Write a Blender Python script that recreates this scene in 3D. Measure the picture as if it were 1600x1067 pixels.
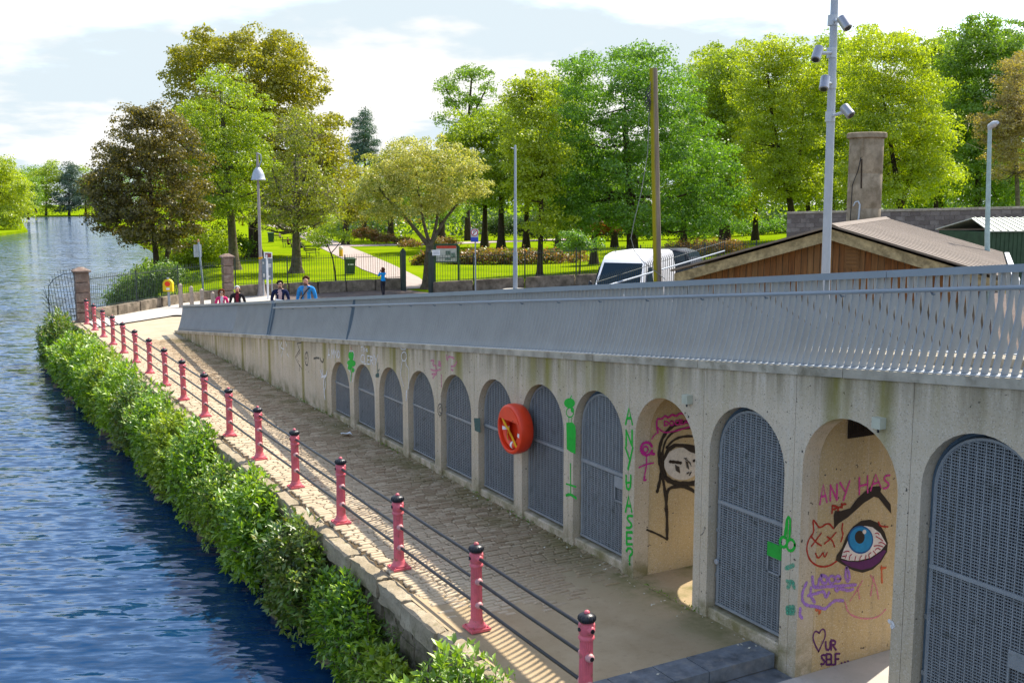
import bpy, bmesh, math, random
import numpy as np
from mathutils import Vector, Matrix
R_ = math.radians
rng = np.random.default_rng(7)
random.seed(7)
for o in list(bpy.data.objects): bpy.data.objects.remove(o)
SC = bpy.context.scene
COL = SC.collection

# ------------------------------------------------------------------ camera
F_PX, CX, CY, YH, XV, CAMH = 1620.0, 800.0, 533.5, 318.0, -105.0, 5.3
TH = math.atan((CY - YH) / F_PX)
HA = math.atan((CX - XV) * math.cos(TH) / F_PX)
FWD = np.array([math.sin(HA) * math.cos(TH), math.cos(HA) * math.cos(TH), -math.sin(TH)])
RGT = np.array([math.cos(HA), -math.sin(HA), 0.0])
UPV = np.cross(RGT, FWD)
HOR = np.array([math.sin(HA), math.cos(HA), 0.0])
CAM = np.array([0, 0, CAMH])
cam = bpy.data.cameras.new('camera')
camo = bpy.data.objects.new('camera', cam)
COL.objects.link(camo)
cam.sensor_width = 36.0
cam.lens = 36.0 * F_PX / 1600.0
cam.clip_start = 0.1
cam.clip_end = 6000
camo.location = CAM
camo.rotation_euler = (math.pi / 2 - TH, 0, -HA)
SC.camera = camo

# ------------------------------------------------------------------ sky, sun, exposure
SUN_AZ, SUN_EL = R_(18), R_(51.3)          # azimuth measured from +x towards +y
world = bpy.data.worlds.new('World'); SC.world = world; world.use_nodes = True
wn = world.node_tree; wn.nodes.clear()
def _n(t, typ, **kw):
    n = t.nodes.new(typ)
    for k, v in kw.items(): setattr(n, k, v)
    return n
sky = _n(wn, 'ShaderNodeTexSky', sky_type='NISHITA', sun_disc=False, sun_elevation=SUN_EL,
         sun_rotation=math.pi / 2 - SUN_AZ, altitude=20, air_density=1.0, dust_density=1.0, ozone_density=1.5)
tc = _n(wn, 'ShaderNodeTexCoord'); sep = _n(wn, 'ShaderNodeSeparateXYZ'); wn.links.new(tc.outputs['Generated'], sep.inputs[0])
add = _n(wn, 'ShaderNodeMath', operation='ADD'); add.inputs[1].default_value = 0.16
wn.links.new(sep.outputs['Z'], add.inputs[0])
mx = _n(wn, 'ShaderNodeMath', operation='MAXIMUM'); mx.inputs[1].default_value = 0.05; wn.links.new(add.outputs[0], mx.inputs[0])
dv = _n(wn, 'ShaderNodeVectorMath', operation='DIVIDE'); cb = _n(wn, 'ShaderNodeCombineXYZ')
for i in range(3): wn.links.new(mx.outputs[0], cb.inputs[i])
wn.links.new(tc.outputs['Generated'], dv.inputs[0]); wn.links.new(cb.outputs[0], dv.inputs[1])
nz = _n(wn, 'ShaderNodeTexNoise'); nz.inputs['Scale'].default_value = 1.1; nz.inputs['Detail'].default_value = 7; nz.inputs['Roughness'].default_value = .55
wn.links.new(dv.outputs[0], nz.inputs['Vector'])
# a veil of bright cloud low down, broken cloud and blue overhead
mr = _n(wn, 'ShaderNodeMapRange'); mr.inputs[1].default_value = 0.10; mr.inputs[2].default_value = 0.21; mr.inputs[3].default_value = .24; mr.inputs[4].default_value = -.09
wn.links.new(sep.outputs['Z'], mr.inputs[0])
ad2 = _n(wn, 'ShaderNodeMath', operation='ADD'); wn.links.new(nz.outputs['Fac'], ad2.inputs[0]); wn.links.new(mr.outputs[0], ad2.inputs[1])
rp = _n(wn, 'ShaderNodeMapRange', interpolation_type='SMOOTHSTEP'); rp.inputs[1].default_value = .42; rp.inputs[2].default_value = .60
wn.links.new(ad2.outputs[0], rp.inputs[0])
nz2 = _n(wn, 'ShaderNodeTexNoise'); nz2.inputs['Scale'].default_value = 1.25; nz2.inputs['Detail'].default_value = 8; nz2.inputs['Roughness'].default_value = .52
mp2 = _n(wn, 'ShaderNodeMapping'); mp2.inputs['Location'].default_value = (3.1, 1.7, .4); mp2.inputs['Scale'].default_value = (1, 1, .6)
wn.links.new(dv.outputs[0], mp2.inputs['Vector']); wn.links.new(mp2.outputs[0], nz2.inputs['Vector'])
rp2 = _n(wn, 'ShaderNodeMapRange', interpolation_type='SMOOTHSTEP'); rp2.inputs[1].default_value = .45; rp2.inputs[2].default_value = .55
wn.links.new(nz2.outputs['Fac'], rp2.inputs[0])
cl = _n(wn, 'ShaderNodeMix', data_type='RGBA'); cl.inputs['A'].default_value = (2.2, 2.52, 2.72, 1); cl.inputs['B'].default_value = (3.1, 3.08, 3.0, 1)
wn.links.new(rp2.outputs[0], cl.inputs['Factor'])
hs = _n(wn, 'ShaderNodeHueSaturation'); hs.inputs['Saturation'].default_value = .85; wn.links.new(sky.outputs[0], hs.inputs['Color'])
mixc = _n(wn, 'ShaderNodeMix', data_type='RGBA'); wn.links.new(cl.outputs['Result'], mixc.inputs['B'])
wn.links.new(rp.outputs[0], mixc.inputs['Factor']); wn.links.new(hs.outputs[0], mixc.inputs['A'])
bg = _n(wn, 'ShaderNodeBackground'); bg.inputs['Strength'].default_value = 0.15
wo = _n(wn, 'ShaderNodeOutputWorld')
wn.links.new(mixc.outputs['Result'], bg.inputs['Color']); wn.links.new(bg.outputs[0], wo.inputs['Surface'])
sun = bpy.data.lights.new('sun', 'SUN'); sun.energy = 3.7; sun.angle = R_(0.5); sun.color = (1.0, .93, .82)
suno = bpy.data.objects.new('sun', sun); COL.objects.link(suno)
sd = Vector((math.cos(SUN_AZ) * math.cos(SUN_EL), math.sin(SUN_AZ) * math.cos(SUN_EL), math.sin(SUN_EL)))
suno.rotation_euler = sd.to_track_quat('Z', 'Y').to_euler()
suno.location = (30, 10, 40)
SC.view_settings.view_transform = 'Standard'
try: SC.view_settings.look = 'None'
except Exception: pass
SC.view_settings.gamma = 1.0
SC.view_settings.use_curve_mapping = False
SC.view_settings.exposure = 1.25
SC.render.engine = 'CYCLES'
SC.cycles.max_bounces = 6; SC.cycles.diffuse_bounces = 3; SC.cycles.transmission_bounces = 4; SC.cycles.transparent_max_bounces = 6
SC.cycles.use_denoising = True
SC.cycles.sample_clamp_indirect = 6

# ------------------------------------------------------------------ survey helpers: photo pixel -> point in the place
def ray(px, py): return FWD + RGT * (px - CX) / F_PX - UPV * (py - CY) / F_PX
def atz(px, py, z=0.0): d = ray(px, py); return CAM + d * (z - CAMH) / d[2]
def atx(px, py, x): d = ray(px, py); return CAM + d * x / d[0]
def aty(px, py, y): d = ray(px, py); return CAM + d * y / d[1]
def atd(px, py, D): d = ray(px, py); return CAM + d * D / (d @ HOR)
def pd(px, D, z=0.0):
    qf = D * math.cos(TH) + (CAMH - z) * math.sin(TH)
    p = D * HOR + RGT * ((px - CX) / F_PX * qf); p[2] = z
    return p
def zc(y): return 4.3 - .0954 * y                 # top of the ramp wall's coping
def sst(t): t = min(1, max(0, t)); return t * t * (3 - 2 * t)
def zg(x, y):                                     # lie of the land behind the ramp
    b = min(3.6, max(0.0, .045 * (x - 22) + .045 * (52 - y)))
    return b * sst((x - 12.5) / 3.0)
def on_land(px, D):
    z = 0
    for _ in range(4):
        p = pd(px, D, z); z = zg(p[0], p[1])
    return pd(px, D, z)

# ------------------------------------------------------------------ object helpers
ORG = {}
def setp(o, label=None, cat=None, group=None, kind=None):
    if label: o['label'] = label
    if cat: o['category'] = cat
    if group: o['group'] = group
    if kind: o['kind'] = kind
    return o
def thing(name, loc, label, cat, group=None):
    o = bpy.data.objects.new(name, None); COL.objects.link(o)
    o.empty_display_size = .2
    o.location = Vector([float(v) for v in loc]); ORG[o.name] = Vector([float(v) for v in loc])
    return setp(o, label, cat, group)
def link(name, me, mat=None, parent=None):
    o = bpy.data.objects.new(name, me); COL.objects.link(o)
    if mat is not None and not me.materials:
        for m in (mat if isinstance(mat, (list, tuple)) else [mat]): me.materials.append(m)
    if parent is not None: o.parent = parent
    ORG[o.name] = ORG[parent.name].copy() if parent is not None else Vector((0, 0, 0))
    return o
def copy_tree(o, parent=None, loc=None):
    c = o.copy(); COL.objects.link(c); c.parent = parent
    if parent is None: ORG[c.name] = Vector(loc) if loc is not None else ORG[o.name].copy()
    else: ORG[c.name] = ORG[parent.name].copy()
    if loc is not None: c.location = loc
    for ch in list(o.children): copy_tree(ch, c)
    return c
class MB:
    def __init__(s): s.v = []; s.f = []; s.m = []
    def add(s, vs, fs, mi=0):
        b = len(s.v); s.v += [tuple(map(float, p)) for p in vs]
        s.f += [tuple(b + i for i in f) for f in fs]; s.m += [mi] * len(fs); return s
    def box(s, c, size, rz=0, mi=0, tilt=None):
        hx, hy, hz = [q / 2 for q in size]; ca, sa = math.cos(rz), math.sin(rz); vs = []
        for z in (-hz, hz):
            for x, y in ((-hx, -hy), (hx, -hy), (hx, hy), (-hx, hy)):
                p = Vector((x, y, z))
                if tilt is not None: p = tilt @ p
                vs.append((c[0] + ca * p.x - sa * p.y, c[1] + sa * p.x + ca * p.y, c[2] + p.z))
        return s.add(vs, [(3, 2, 1, 0), (4, 5, 6, 7), (0, 1, 5, 4), (1, 2, 6, 5), (2, 3, 7, 6), (3, 0, 4, 7)], mi)
    def tube(s, pts, rad, n=8, cap=True, mi=0):
        pts = [Vector([float(q) for q in p]) for p in pts]
        rad = rad if isinstance(rad, (list, tuple)) else [rad] * len(pts)
        vs = []; fs = []; prev = None
        for i, p in enumerate(pts):
            t = (pts[min(i + 1, len(pts) - 1)] - pts[max(i - 1, 0)])
            if t.length < 1e-9: t = Vector((0, 0, 1))
            t.normalize()
            if prev is None: a = t.orthogonal().normalized()
            else:
                a = prev - t * prev.dot(t)
                a = a.normalized() if a.length > 1e-6 else t.orthogonal().normalized()
            prev = a; b = t.cross(a)
            for k in range(n):
                an = 2 * math.pi * k / n
                vs.append(p + (a * math.cos(an) + b * math.sin(an)) * rad[i])
        for i in range(len(pts) - 1):
            for k in range(n):
                k2 = (k + 1) % n
                fs.append((i * n + k, i * n + k2, (i + 1) * n + k2, (i + 1) * n + k))
        if cap:
            fs.append(tuple(range(n))[::-1]); fs.append(tuple((len(pts) - 1) * n + k for k in range(n)))
        return s.add(vs, fs, mi)
    def lathe(s, c, prof, n=16, mi=0, flute=None):
        vs = []; fs = []
        for (r, z) in prof:
            for k in range(n):
                an = 2 * math.pi * k / n
                rr = r
                if flute and flute[0] < z < flute[1]: rr = r * (1 - flute[2] * (k % 2))
                vs.append((c[0] + rr * math.cos(an), c[1] + rr * math.sin(an), c[2] + z))
        for i in range(len(prof) - 1):
            for k in range(n):
                k2 = (k + 1) % n
                fs.append((i * n + k, i * n + k2, (i + 1) * n + k2, (i + 1) * n + k))
        fs.append(tuple(range(n))[::-1]); fs.append(tuple((len(prof) - 1) * n + k for k in range(n)))
        return s.add(vs, fs, mi)
    def prism(s, poly, depth_vec, mi=0):           # closed 3-D polygon pushed along a vector
        n = len(poly); d = Vector([float(q) for q in depth_vec])
        vs = [Vector([float(q) for q in p]) for p in poly]; vs += [p + d for p in vs]
        fs = [tuple(range(n))[::-1], tuple(range(n, 2 * n))]
        fs += [(i, (i + 1) % n, n + (i + 1) % n, n + i) for i in range(n)]
        return s.add(vs, fs, mi)
    def ball(s, c, r, nu=8, nv=6, mi=0):
        r = r if isinstance(r, (list, tuple)) else (r, r, r)
        prof = []
        vs = []; fs = []
        for i in range(nv + 1):
            ph = -math.pi / 2 + math.pi * i / nv
            for k in range(nu):
                an = 2 * math.pi * k / nu
                vs.append((c[0] + r[0] * math.cos(ph) * math.cos(an), c[1] + r[1] * math.cos(ph) * math.sin(an), c[2] + r[2] * math.sin(ph)))
        for i in range(nv):
            for k in range(nu):
                k2 = (k + 1) % nu
                fs.append((i * nu + k, i * nu + k2, (i + 1) * nu + k2, (i + 1) * nu + k))
        return s.add(vs, fs, mi)
    def mesh(s, name, org=None, smooth=False, fix=True):
        me = bpy.data.meshes.new(name)
        o = org if org is not None else Vector((0, 0, 0))
        me.from_pydata([(p[0] - o[0], p[1] - o[1], p[2] - o[2]) for p in s.v], [], s.f)
        if len(set(s.m)) > 1: me.polygons.foreach_set('material_index', s.m)
        if fix:
            bm = bmesh.new(); bm.from_mesh(me); bmesh.ops.recalc_face_normals(bm, faces=bm.faces); bm.to_mesh(me); bm.free()
        if smooth: smooth_mesh(me, smooth if not isinstance(smooth, bool) else 40)
        return me
    def build(s, name, mat, parent=None, smooth=False, label=None, kind=None, fix=True):
        org = ORG[parent.name] if parent is not None else None
        o = link(name, s.mesh(name, org, smooth, fix), mat, parent)
        if label: o['label'] = label
        if kind: o['kind'] = kind
        return o
def smooth_mesh(me, deg=40):
    me.polygons.foreach_set('use_smooth', [True] * len(me.polygons))
    try: me.set_sharp_from_angle(angle=R_(deg))
    except Exception: pass
def np_mesh(name, verts, faces, mi=None):
    verts = np.asarray(verts, np.float32); faces = np.asarray(faces, np.int32)
    me = bpy.data.meshes.new(name); k = faces.shape[1]
    me.vertices.add(len(verts)); me.vertices.foreach_set('co', verts.ravel())
    me.loops.add(faces.size); me.loops.foreach_set('vertex_index', faces.ravel())
    me.polygons.add(len(faces)); me.polygons.foreach_set('loop_start', np.arange(0, faces.size, k, dtype=np.int32))
    if mi is not None: me.polygons.foreach_set('material_index', np.asarray(mi, np.int32))
    me.update(calc_edges=True)
    return me

# ------------------------------------------------------------------ materials
MATS = {}
def base_mat(name, rough=.7, spec=.3):
    m = bpy.data.materials.new(name); m.use_nodes = True; t = m.node_tree
    p = t.nodes['Principled BSDF']; p.inputs['Roughness'].default_value = rough
    if 'Specular IOR Level' in p.inputs: p.inputs['Specular IOR Level'].default_value = spec
    MATS[name] = m
    return m, t, p
def noise(t, scale, detail=4, rough=.6, vec=None, dist=0):
    n = _n(t, 'ShaderNodeTexNoise'); n.inputs['Scale'].default_value = scale; n.inputs['Detail'].default_value = detail
    n.inputs['Roughness'].default_value = rough; n.inputs['Distortion'].default_value = dist
    if vec is not None: t.links.new(vec, n.inputs['Vector'])
    return n.outputs['Fac']
def ramp(t, fac, stops, interp='LINEAR'):
    r = _n(t, 'ShaderNodeValToRGB'); cr = r.color_ramp; cr.interpolation = interp
    while len(cr.elements) > 1: cr.elements.remove(cr.elements[-1])
    for i, (pos, c) in enumerate(stops):
        e = cr.elements[0] if i == 0 else cr.elements.new(pos)
        e.position = pos; e.color = (*c, 1) if len(c) == 3 else c
    t.links.new(fac, r.inputs['Fac']); return r.outputs['Color']
def mixcol(t, fac, a, b, mode='MIX'):
    m = _n(t, 'ShaderNodeMix', data_type='RGBA', blend_type=mode)
    for sock, v in (('Factor', fac), ('A', a), ('B', b)):
        if isinstance(v, (int, float)): m.inputs[sock].default_value = v
        elif isinstance(v, tuple): m.inputs[sock].default_value = (*v, 1)
        else: t.links.new(v, m.inputs[sock])
    return m.outputs['Result']
def math_(t, op, a, b=None, c=None, clamp=False):
    m = _n(t, 'ShaderNodeMath', operation=op); m.use_clamp = clamp
    for i, v in enumerate((a, b, c)):
        if v is None: continue
        if isinstance(v, (int, float)): m.inputs[i].default_value = v
        else: t.links.new(v, m.inputs[i])
    return m.outputs[0]
def maprange(t, v, a, b, c=0, d=1, smooth=False):
    m = _n(t, 'ShaderNodeMapRange'); m.interpolation_type = 'SMOOTHSTEP' if smooth else 'LINEAR'
    t.links.new(v, m.inputs[0])
    for i, q in zip((1, 2, 3, 4), (a, b, c, d)): m.inputs[i].default_value = q
    return m.outputs[0]
def bump(t, p, h, strength=.3, dist=.01):
    b = _n(t, 'ShaderNodeBump'); b.inputs['Strength'].default_value = strength; b.inputs['Distance'].default_value = dist
    t.links.new(h, b.inputs['Height']); t.links.new(b.outputs[0], p.inputs['Normal'])
def pos(t): return _n(t, 'ShaderNodeNewGeometry').outputs['Position']
def scaled(t, vec, s):
    m = _n(t, 'ShaderNodeVectorMath', operation='MULTIPLY'); t.links.new(vec, m.inputs[0]); m.inputs[1].default_value = s
    return m.outputs[0]
def sepxyz(t, vec):
    s_ = _n(t, 'ShaderNodeSeparateXYZ'); t.links.new(vec, s_.inputs[0]); return s_.outputs
def simple(name, col, rough=.6, spec=.3, var=.12, scale=6, metal=0, bmp=0, bscale=40, dirt=None):
    m, t, p = base_mat(name, rough, spec); P = pos(t)
    n = noise(t, scale, 5, .6, P)
    a = tuple(max(0, c * (1 - var * 1.6)) for c in col); b = tuple(min(1, c * (1 + var)) for c in col)
    c = ramp(t, n, [(.3, a), (.7, b)])
    if dirt: c = mixcol(t, maprange(t, noise(t, dirt[1], 6, .65, P), dirt[2], dirt[3]), c, dirt[0])
    t.links.new(c, p.inputs['Base Color']); p.inputs['Metallic'].default_value = metal
    if bmp: bump(t, p, noise(t, bscale, 4, .6, P), bmp, .01)
    return m
def obj_random(t): return _n(t, 'ShaderNodeObjectInfo').outputs['Random']
def island_random(t): return _n(t, 'ShaderNodeNewGeometry').outputs['Random Per Island']

def concrete_mat(name, warm=False, streaks=True):
    m, t, p = base_mat(name, .9, .15); P = pos(t); X = sepxyz(t, P)
    big = noise(t, .55, 5, .6, P); med = noise(t, 2.5, 6, .65, P); fine = noise(t, 55, 3, .7, P)
    lo, hi = ((.46, .345, .18), (.58, .455, .265)) if warm else ((.465, .38, .255), (.62, .515, .375))
    c = ramp(t, big, [(.3, lo), (.7, hi)])
    c = mixcol(t, maprange(t, med, .45, .75, 0, .5), c, (.46, .41, .33) if not warm else (.5, .4, .22))
    # vertical rain staining
    rv = noise(t, 1.0, 5, .6, scaled(t, P, (6.0, 6.0, .35)))
    c = mixcol(t, maprange(t, rv, .52, .72, 0, .45), c, (.33, .275, .19))
    c = mixcol(t, maprange(t, rv, .30, .40, .35, 0), c, (.62, .58, .50))
    # exposed aggregate
    vo = _n(t, 'ShaderNodeTexVoronoi'); vo.inputs['Scale'].default_value = 85; t.links.new(P, vo.inputs['Vector'])
    vcol = sepxyz(t, vo.outputs['Color'])
    c = mixcol(t, maprange(t, vcol[0], .80, .9, 0, .4), c, (.66, .60, .50))
    c = mixcol(t, maprange(t, vcol[1], .86, .94, 0, .45), c, (.24, .19, .14))
    pit = noise(t, 18, 2, .5, P)
    c = mixcol(t, maprange(t, pit, .71, .74), c, (.08, .07, .06))
    # hairline cracks and pour lines
    if streaks:
        st = None
        for y0, w, k in ((39.98, .14, .7), (36.74, .12, .9), (33.12, .11, 1), (30.01, .11, 1), (26.81, .10, 1), (24.97, .09, .9), (23.69, .10, 1),
                         (20.40, .09, 1), (19.95, .12, .5), (17.28, .15, 1), (14.50, .2, .65), (14.05, .10, 1), (12.6, .22, .6), (11.07, .13, .9), (8.0, .11, 1), (7.83, .08, .55), (7.30, .10, .9), (4.0, .1, .8)):
            d_ = math_(t, 'ABSOLUTE', math_(t, 'SUBTRACT', X[1], y0))
            q_ = maprange(t, d_, .35 * w, 1.7 * w, k, 0)
            st = q_ if st is None else math_(t, 'MAXIMUM', st, q_)
        top = math_(t, 'SUBTRACT', math_(t, 'MULTIPLY_ADD', X[1], -.0954, 4.3), X[2])      # metres below the coping
        wob = noise(t, 5, 4, .6, scaled(t, P, (1, 3, .7)))
        fall = maprange(t, math_(t, 'ADD', top, math_(t, 'MULTIPLY', wob, .9)), .5, 1.7, 1, .06)
        far = maprange(t, X[1], 20, 27, 0, .75)
        fall = math_(t, 'MAXIMUM', fall, far)
        st = math_(t, 'MULTIPLY', st, fall, None, True)
        st = math_(t, 'MULTIPLY', st, maprange(t, wob, .25, .55, .55, 1.2), None, True)
        c = mixcol(t, math_(t, 'MULTIPLY', st, .92), c, (.20, .175, .008))
        band = math_(t, 'MULTIPLY', maprange(t, top, .10, .55, 1, 0), maprange(t, rv, .36, .6))
        c = mixcol(t, math_(t, 'MULTIPLY', band, .75), c, (.20, .165, .10))
        band2 = math_(t, 'MULTIPLY', math_(t, 'MULTIPLY', maprange(t, top, .1, 1.1, 1, 0), maprange(t, noise(t, 1.0, 4, .6, scaled(t, P, (4, 4, .15))), .5, .66)), maprange(t, X[1], 8, 20, .25, .8))
        c = mixcol(t, band2, c, (.26, .225, .04))
        damp = math_(t, 'MULTIPLY', maprange(t, X[2], .05, .42, 1, 0), maprange(t, med, .42, .62))
        c = mixcol(t, math_(t, 'MULTIPLY', damp, .8), c, (.15, .13, .03))
    t.links.new(c, p.inputs['Base Color'])
    hgt = math_(t, 'ADD', math_(t, 'MULTIPLY', fine, .5), med)
    bump(t, p, hgt, .35, .012)
    return m
M_CONC = concrete_mat('ramp_concrete')
M_CONCW = concrete_mat('passage_concrete', warm=True, streaks=False)
M_COPING = simple('coping_concrete', (.44, .39, .30), .9, .1, .2, 3, 0, .3, 60, ((.22, .19, .13), 4, .5, .7))
M_STEEL = simple('slate_blue_paint', (.26, .29, .31), .42, .45, .06, 2.0, 0, .06, 30, ((.33, .39, .43), 30, .68, .74))
M_STEELD = simple('dark_slate_paint', (.10, .15, .20), .45, .4, .08)
M_GRILLE = simple('grille_steel', (.25, .265, .27), .45, .45, .08, 8, 0, 0, 40, ((.14, .15, .14), 5, .58, .72))
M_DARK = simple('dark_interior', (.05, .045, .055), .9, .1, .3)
M_PINK = simple('pink_paint', (.68, .135, .165), .45, .4, .13, 7, 0, .08, 60, ((.36, .12, .085), 13, .57, .66))
M_BLACK = simple('black_paint', (.016, .017, .021), .38, .35, .2, 12)
M_BOSS = simple('worn_boss_paint', (.62, .30, .29), .5, .35, .2, 25)
M_WHITE = simple('white_paint', (.80, .80, .80), .35, .5, .03)
M_BLUESTONE = simple('bluestone', (.15, .165, .18), .65, .3, .3, 5, 0, .25, 25, ((.24, .23, .21), 7, .52, .72))
M_GREYGALV = simple('galvanised_steel', (.42, .45, .48), .45, .5, .08, 8, .3)
M_ORANGE = simple('orange_plastic', (.80, .052, .012), .38, .45, .06)
M_ROPE = simple('yellow_rope', (.75, .38, .02), .8, .1, .15, 60)
M_DKGREEN = simple('dark_green_metal', (.035, .075, .035), .6, .3, .2, 3)
M_IRON = simple('painted_iron_railing', (.03, .045, .04), .5, .4, .2)
M_GREYPOST = simple('grey_post', (.30, .34, .38), .5, .4, .08)
M_TAN = simple('weathered_timber_post', (.40, .33, .26), .85, .15, .15)
M_RUBBER = simple('tyre_rubber', (.02, .02, .02), .8, .2)
M_STONEP = simple('pillar_stone', (.23, .165, .13), .9, .1, .22, 3, 0, .5, 14, ((.33, .29, .24), 6, .55, .72))
M_STONELOW = simple('low_wall_stone', (.21, .17, .125), .95, .1, .35, 2.2, 0, .6, 9, ((.10, .085, .06), 3, .5, .66))
M_MORTAR = simple('sett_bedding', (.10, .072, .042), .95, .1, .3, 8, 0, .4, 50)

def sett_mat():
    m, t, p = base_mat('granite_setts', .85, .2); P = pos(t)
    rv = island_random(t)
    c = ramp(t, rv, [(0, (.29, .205, .12)), (.5, (.39, .285, .175)), (1, (.53, .41, .27))])
    n = noise(t, 22, 5, .65, P)
    c = mixcol(t, maprange(t, n, .42, .68, 0, .55), c, (.25, .175, .10))
    X = sepxyz(t, P)
    big = noise(t, 1.3, 4, .6, P)
    edge = math_(t, 'MULTIPLY', maprange(t, X[0], 7.4, 8.4), maprange(t, big, .38, .6))
    c = mixcol(t, math_(t, 'MULTIPLY', edge, .75), c, (.13, .12, .03))
    lo = maprange(t, X[0], 7.3, 6.3)
    c = mixcol(t, math_(t, 'MULTIPLY', lo, .55), c, (.60, .50, .35))
    t.links.new(c, p.inputs['Base Color']); bump(t, p, n, .5, .008); return m
M_SETT = sett_mat()
def ground_mat(name, lo, hi, patch, moss=False):
    m, t, p = base_mat(name, .92, .12); P = pos(t)
    n = noise(t, 1.4, 6, .65, P); f = noise(t, 90, 3, .7, P)
    c = ramp(t, n, [(.3, lo), (.7, hi)])
    c = mixcol(t, maprange(t, f, .5, .75, 0, .4), c, patch)
    f2 = noise(t, 9, 5, .7, P)
    c = mixcol(t, maprange(t, f2, .55, .72, 0, .35), c, tuple(q * .6 for q in lo))
    if moss:
        X = sepxyz(t, P)
        e = math_(t, 'MULTIPLY', maprange(t, X[0], 7.5, 8.42), maprange(t, n, .4, .62))
        c = mixcol(t, math_(t, 'MULTIPLY', e, .85), c, (.11, .11, .025))
    t.links.new(c, p.inputs['Base Color']); bump(t, p, f, .35, .006); return m
M_LANDING = ground_mat('landing_concrete', (.34, .245, .135), (.46, .35, .215), (.55, .44, .30), True)
M_QUAYPAVE = ground_mat('quay_paving', (.35, .29, .195), (.44, .37, .265), (.36, .28, .18))
M_ROAD = ground_mat('road_tarmac', (.10, .075, .065), (.15, .12, .105), (.2, .17, .15))
M_FOOTWAY = ground_mat('footway_concrete', (.40, .37, .32), (.5, .46, .41), (.35, .32, .28))
M_PATH = ground_mat('park_path_tarmac', (.33, .27, .235), (.42, .35, .31), (.28, .23, .2))
M_SOIL = ground_mat('bank_soil', (.05, .04, .025), (.10, .08, .05), (.14, .11, .07))
def lawn_mat():
    m, t, p = base_mat('lawn_grass', 1.0, .0); P = pos(t)
    n = noise(t, .22, 5, .6, P); f = noise(t, 3.0, 6, .75, P); g = noise(t, 14, 3, .8, P)
    c = ramp(t, n, [(.28, (.11, .18, .003)), (.5, (.165, .24, .004)), (.72, (.23, .29, .006))])
    c = mixcol(t, maprange(t, f, .45, .75, 0, .5), c, (.10, .155, .006))
    worn = noise(t, .55, 6, .7, P)
    c = mixcol(t, maprange(t, worn, .60, .74, 0, .6), c, (.27, .23, .08))
    c = mixcol(t, maprange(t, g, .70, .75, 0, .35), c, (.42, .44, .22))
    t.links.new(c, p.inputs['Base Color']); bump(t, p, g, .6, .05); return m
M_LAWN = lawn_mat()
def water_mat():
    m, t, p = base_mat('river_water', .06, .5); P = pos(t)
    p.inputs['Base Color'].default_value = (.004, .030, .085, 1)
    p.inputs['IOR'].default_value = 1.33
    if 'Specular Tint' in p.inputs: p.inputs['Specular Tint'].default_value = (.60, .80, 1.0, 1)
    # ripples run roughly across the stream; slopes taken straight from noise so that they hold at any distance
    rot = _n(t, 'ShaderNodeMapping'); rot.inputs['Rotation'].default_value = (0, 0, R_(28)); t.links.new(P, rot.inputs['Vector'])
    acc = None
    for sc_, k, det in (((1.0, 3.6, 1), .74, 2), ((3.0, 9.5, 1), .58, 2), ((.24, .8, 1), .26, 2)):
        n = _n(t, 'ShaderNodeTexNoise'); n.inputs['Scale'].default_value = 1; n.inputs['Detail'].default_value = det; n.inputs['Roughness'].default_value = .5; n.inputs['Distortion'].default_value = .3
        t.links.new(scaled(t, rot.outputs[0], sc_), n.inputs['Vector'])
        s_ = _n(t, 'ShaderNodeVectorMath', operation='SUBTRACT'); t.links.new(n.outputs['Color'], s_.inputs[0]); s_.inputs[1].default_value = (.5, .5, .5)
        q = scaled(t, s_.outputs[0], (k, k * 1.15, 0))
        if acc is None: acc = q
        else:
            a_ = _n(t, 'ShaderNodeVectorMath', operation='ADD'); t.links.new(acc, a_.inputs[0]); t.links.new(q, a_.inputs[1]); acc = a_.outputs[0]
    c3 = noise(t, 1.0, 3, .5, scaled(t, P, (.035, .08, 1)))
    amp = maprange(t, c3, .35, .65, .6, 1.25); sc2 = _n(t, 'ShaderNodeVectorMath', operation='SCALE'); t.links.new(acc, sc2.inputs[0]); t.links.new(amp, sc2.inputs['Scale'])
    a_ = _n(t, 'ShaderNodeVectorMath', operation='ADD'); t.links.new(sc2.outputs[0], a_.inputs[0]); a_.inputs[1].default_value = (0, 0, 1)
    nm = _n(t, 'ShaderNodeVectorMath', operation='NORMALIZE'); t.links.new(a_.outputs[0], nm.inputs[0]); t.links.new(nm.outputs[0], p.inputs['Normal'])
    return m
M_WATER = water_mat()
def leaf_mat(name, cols, trans=.45, gloss=.05, flowers=None):
    m = bpy.data.materials.new(name); m.use_nodes = True; t = m.node_tree; t.nodes.clear()
    rv = island_random(t)
    n = len(cols)
    c = ramp(t, rv, [(i / (n - 1), q) for i, q in enumerate(cols)])
    P = pos(t)
    big = noise(t, .35, 3, .5, P)
    c = mixcol(t, maprange(t, big, .35, .65, 0, .45), c, cols[-1])
    d = _n(t, 'ShaderNodeBsdfDiffuse'); tr = _n(t, 'ShaderNodeBsdfTranslucent'); g = _n(t, 'ShaderNodeBsdfGlossy'); g.inputs['Roughness'].default_value = .45
    t.links.new(c, d.inputs['Color'])
    tcx = mixcol(t, 1.0, c, (1.6, 1.6, .45), 'MULTIPLY'); t.links.new(tcx, tr.inputs['Color'])
    m1 = _n(t, 'ShaderNodeMixShader'); m1.inputs[0].default_value = trans; t.links.new(d.outputs[0], m1.inputs[1]); t.links.new(tr.outputs[0], m1.inputs[2])
    m2 = _n(t, 'ShaderNodeMixShader'); m2.inputs[0].default_value = gloss; t.links.new(m1.outputs[0], m2.inputs[1]); t.links.new(g.outputs[0], m2.inputs[2])
    o = _n(t, 'ShaderNodeOutputMaterial'); t.links.new(m2.outputs[0], o.inputs['Surface']); return m
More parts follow.
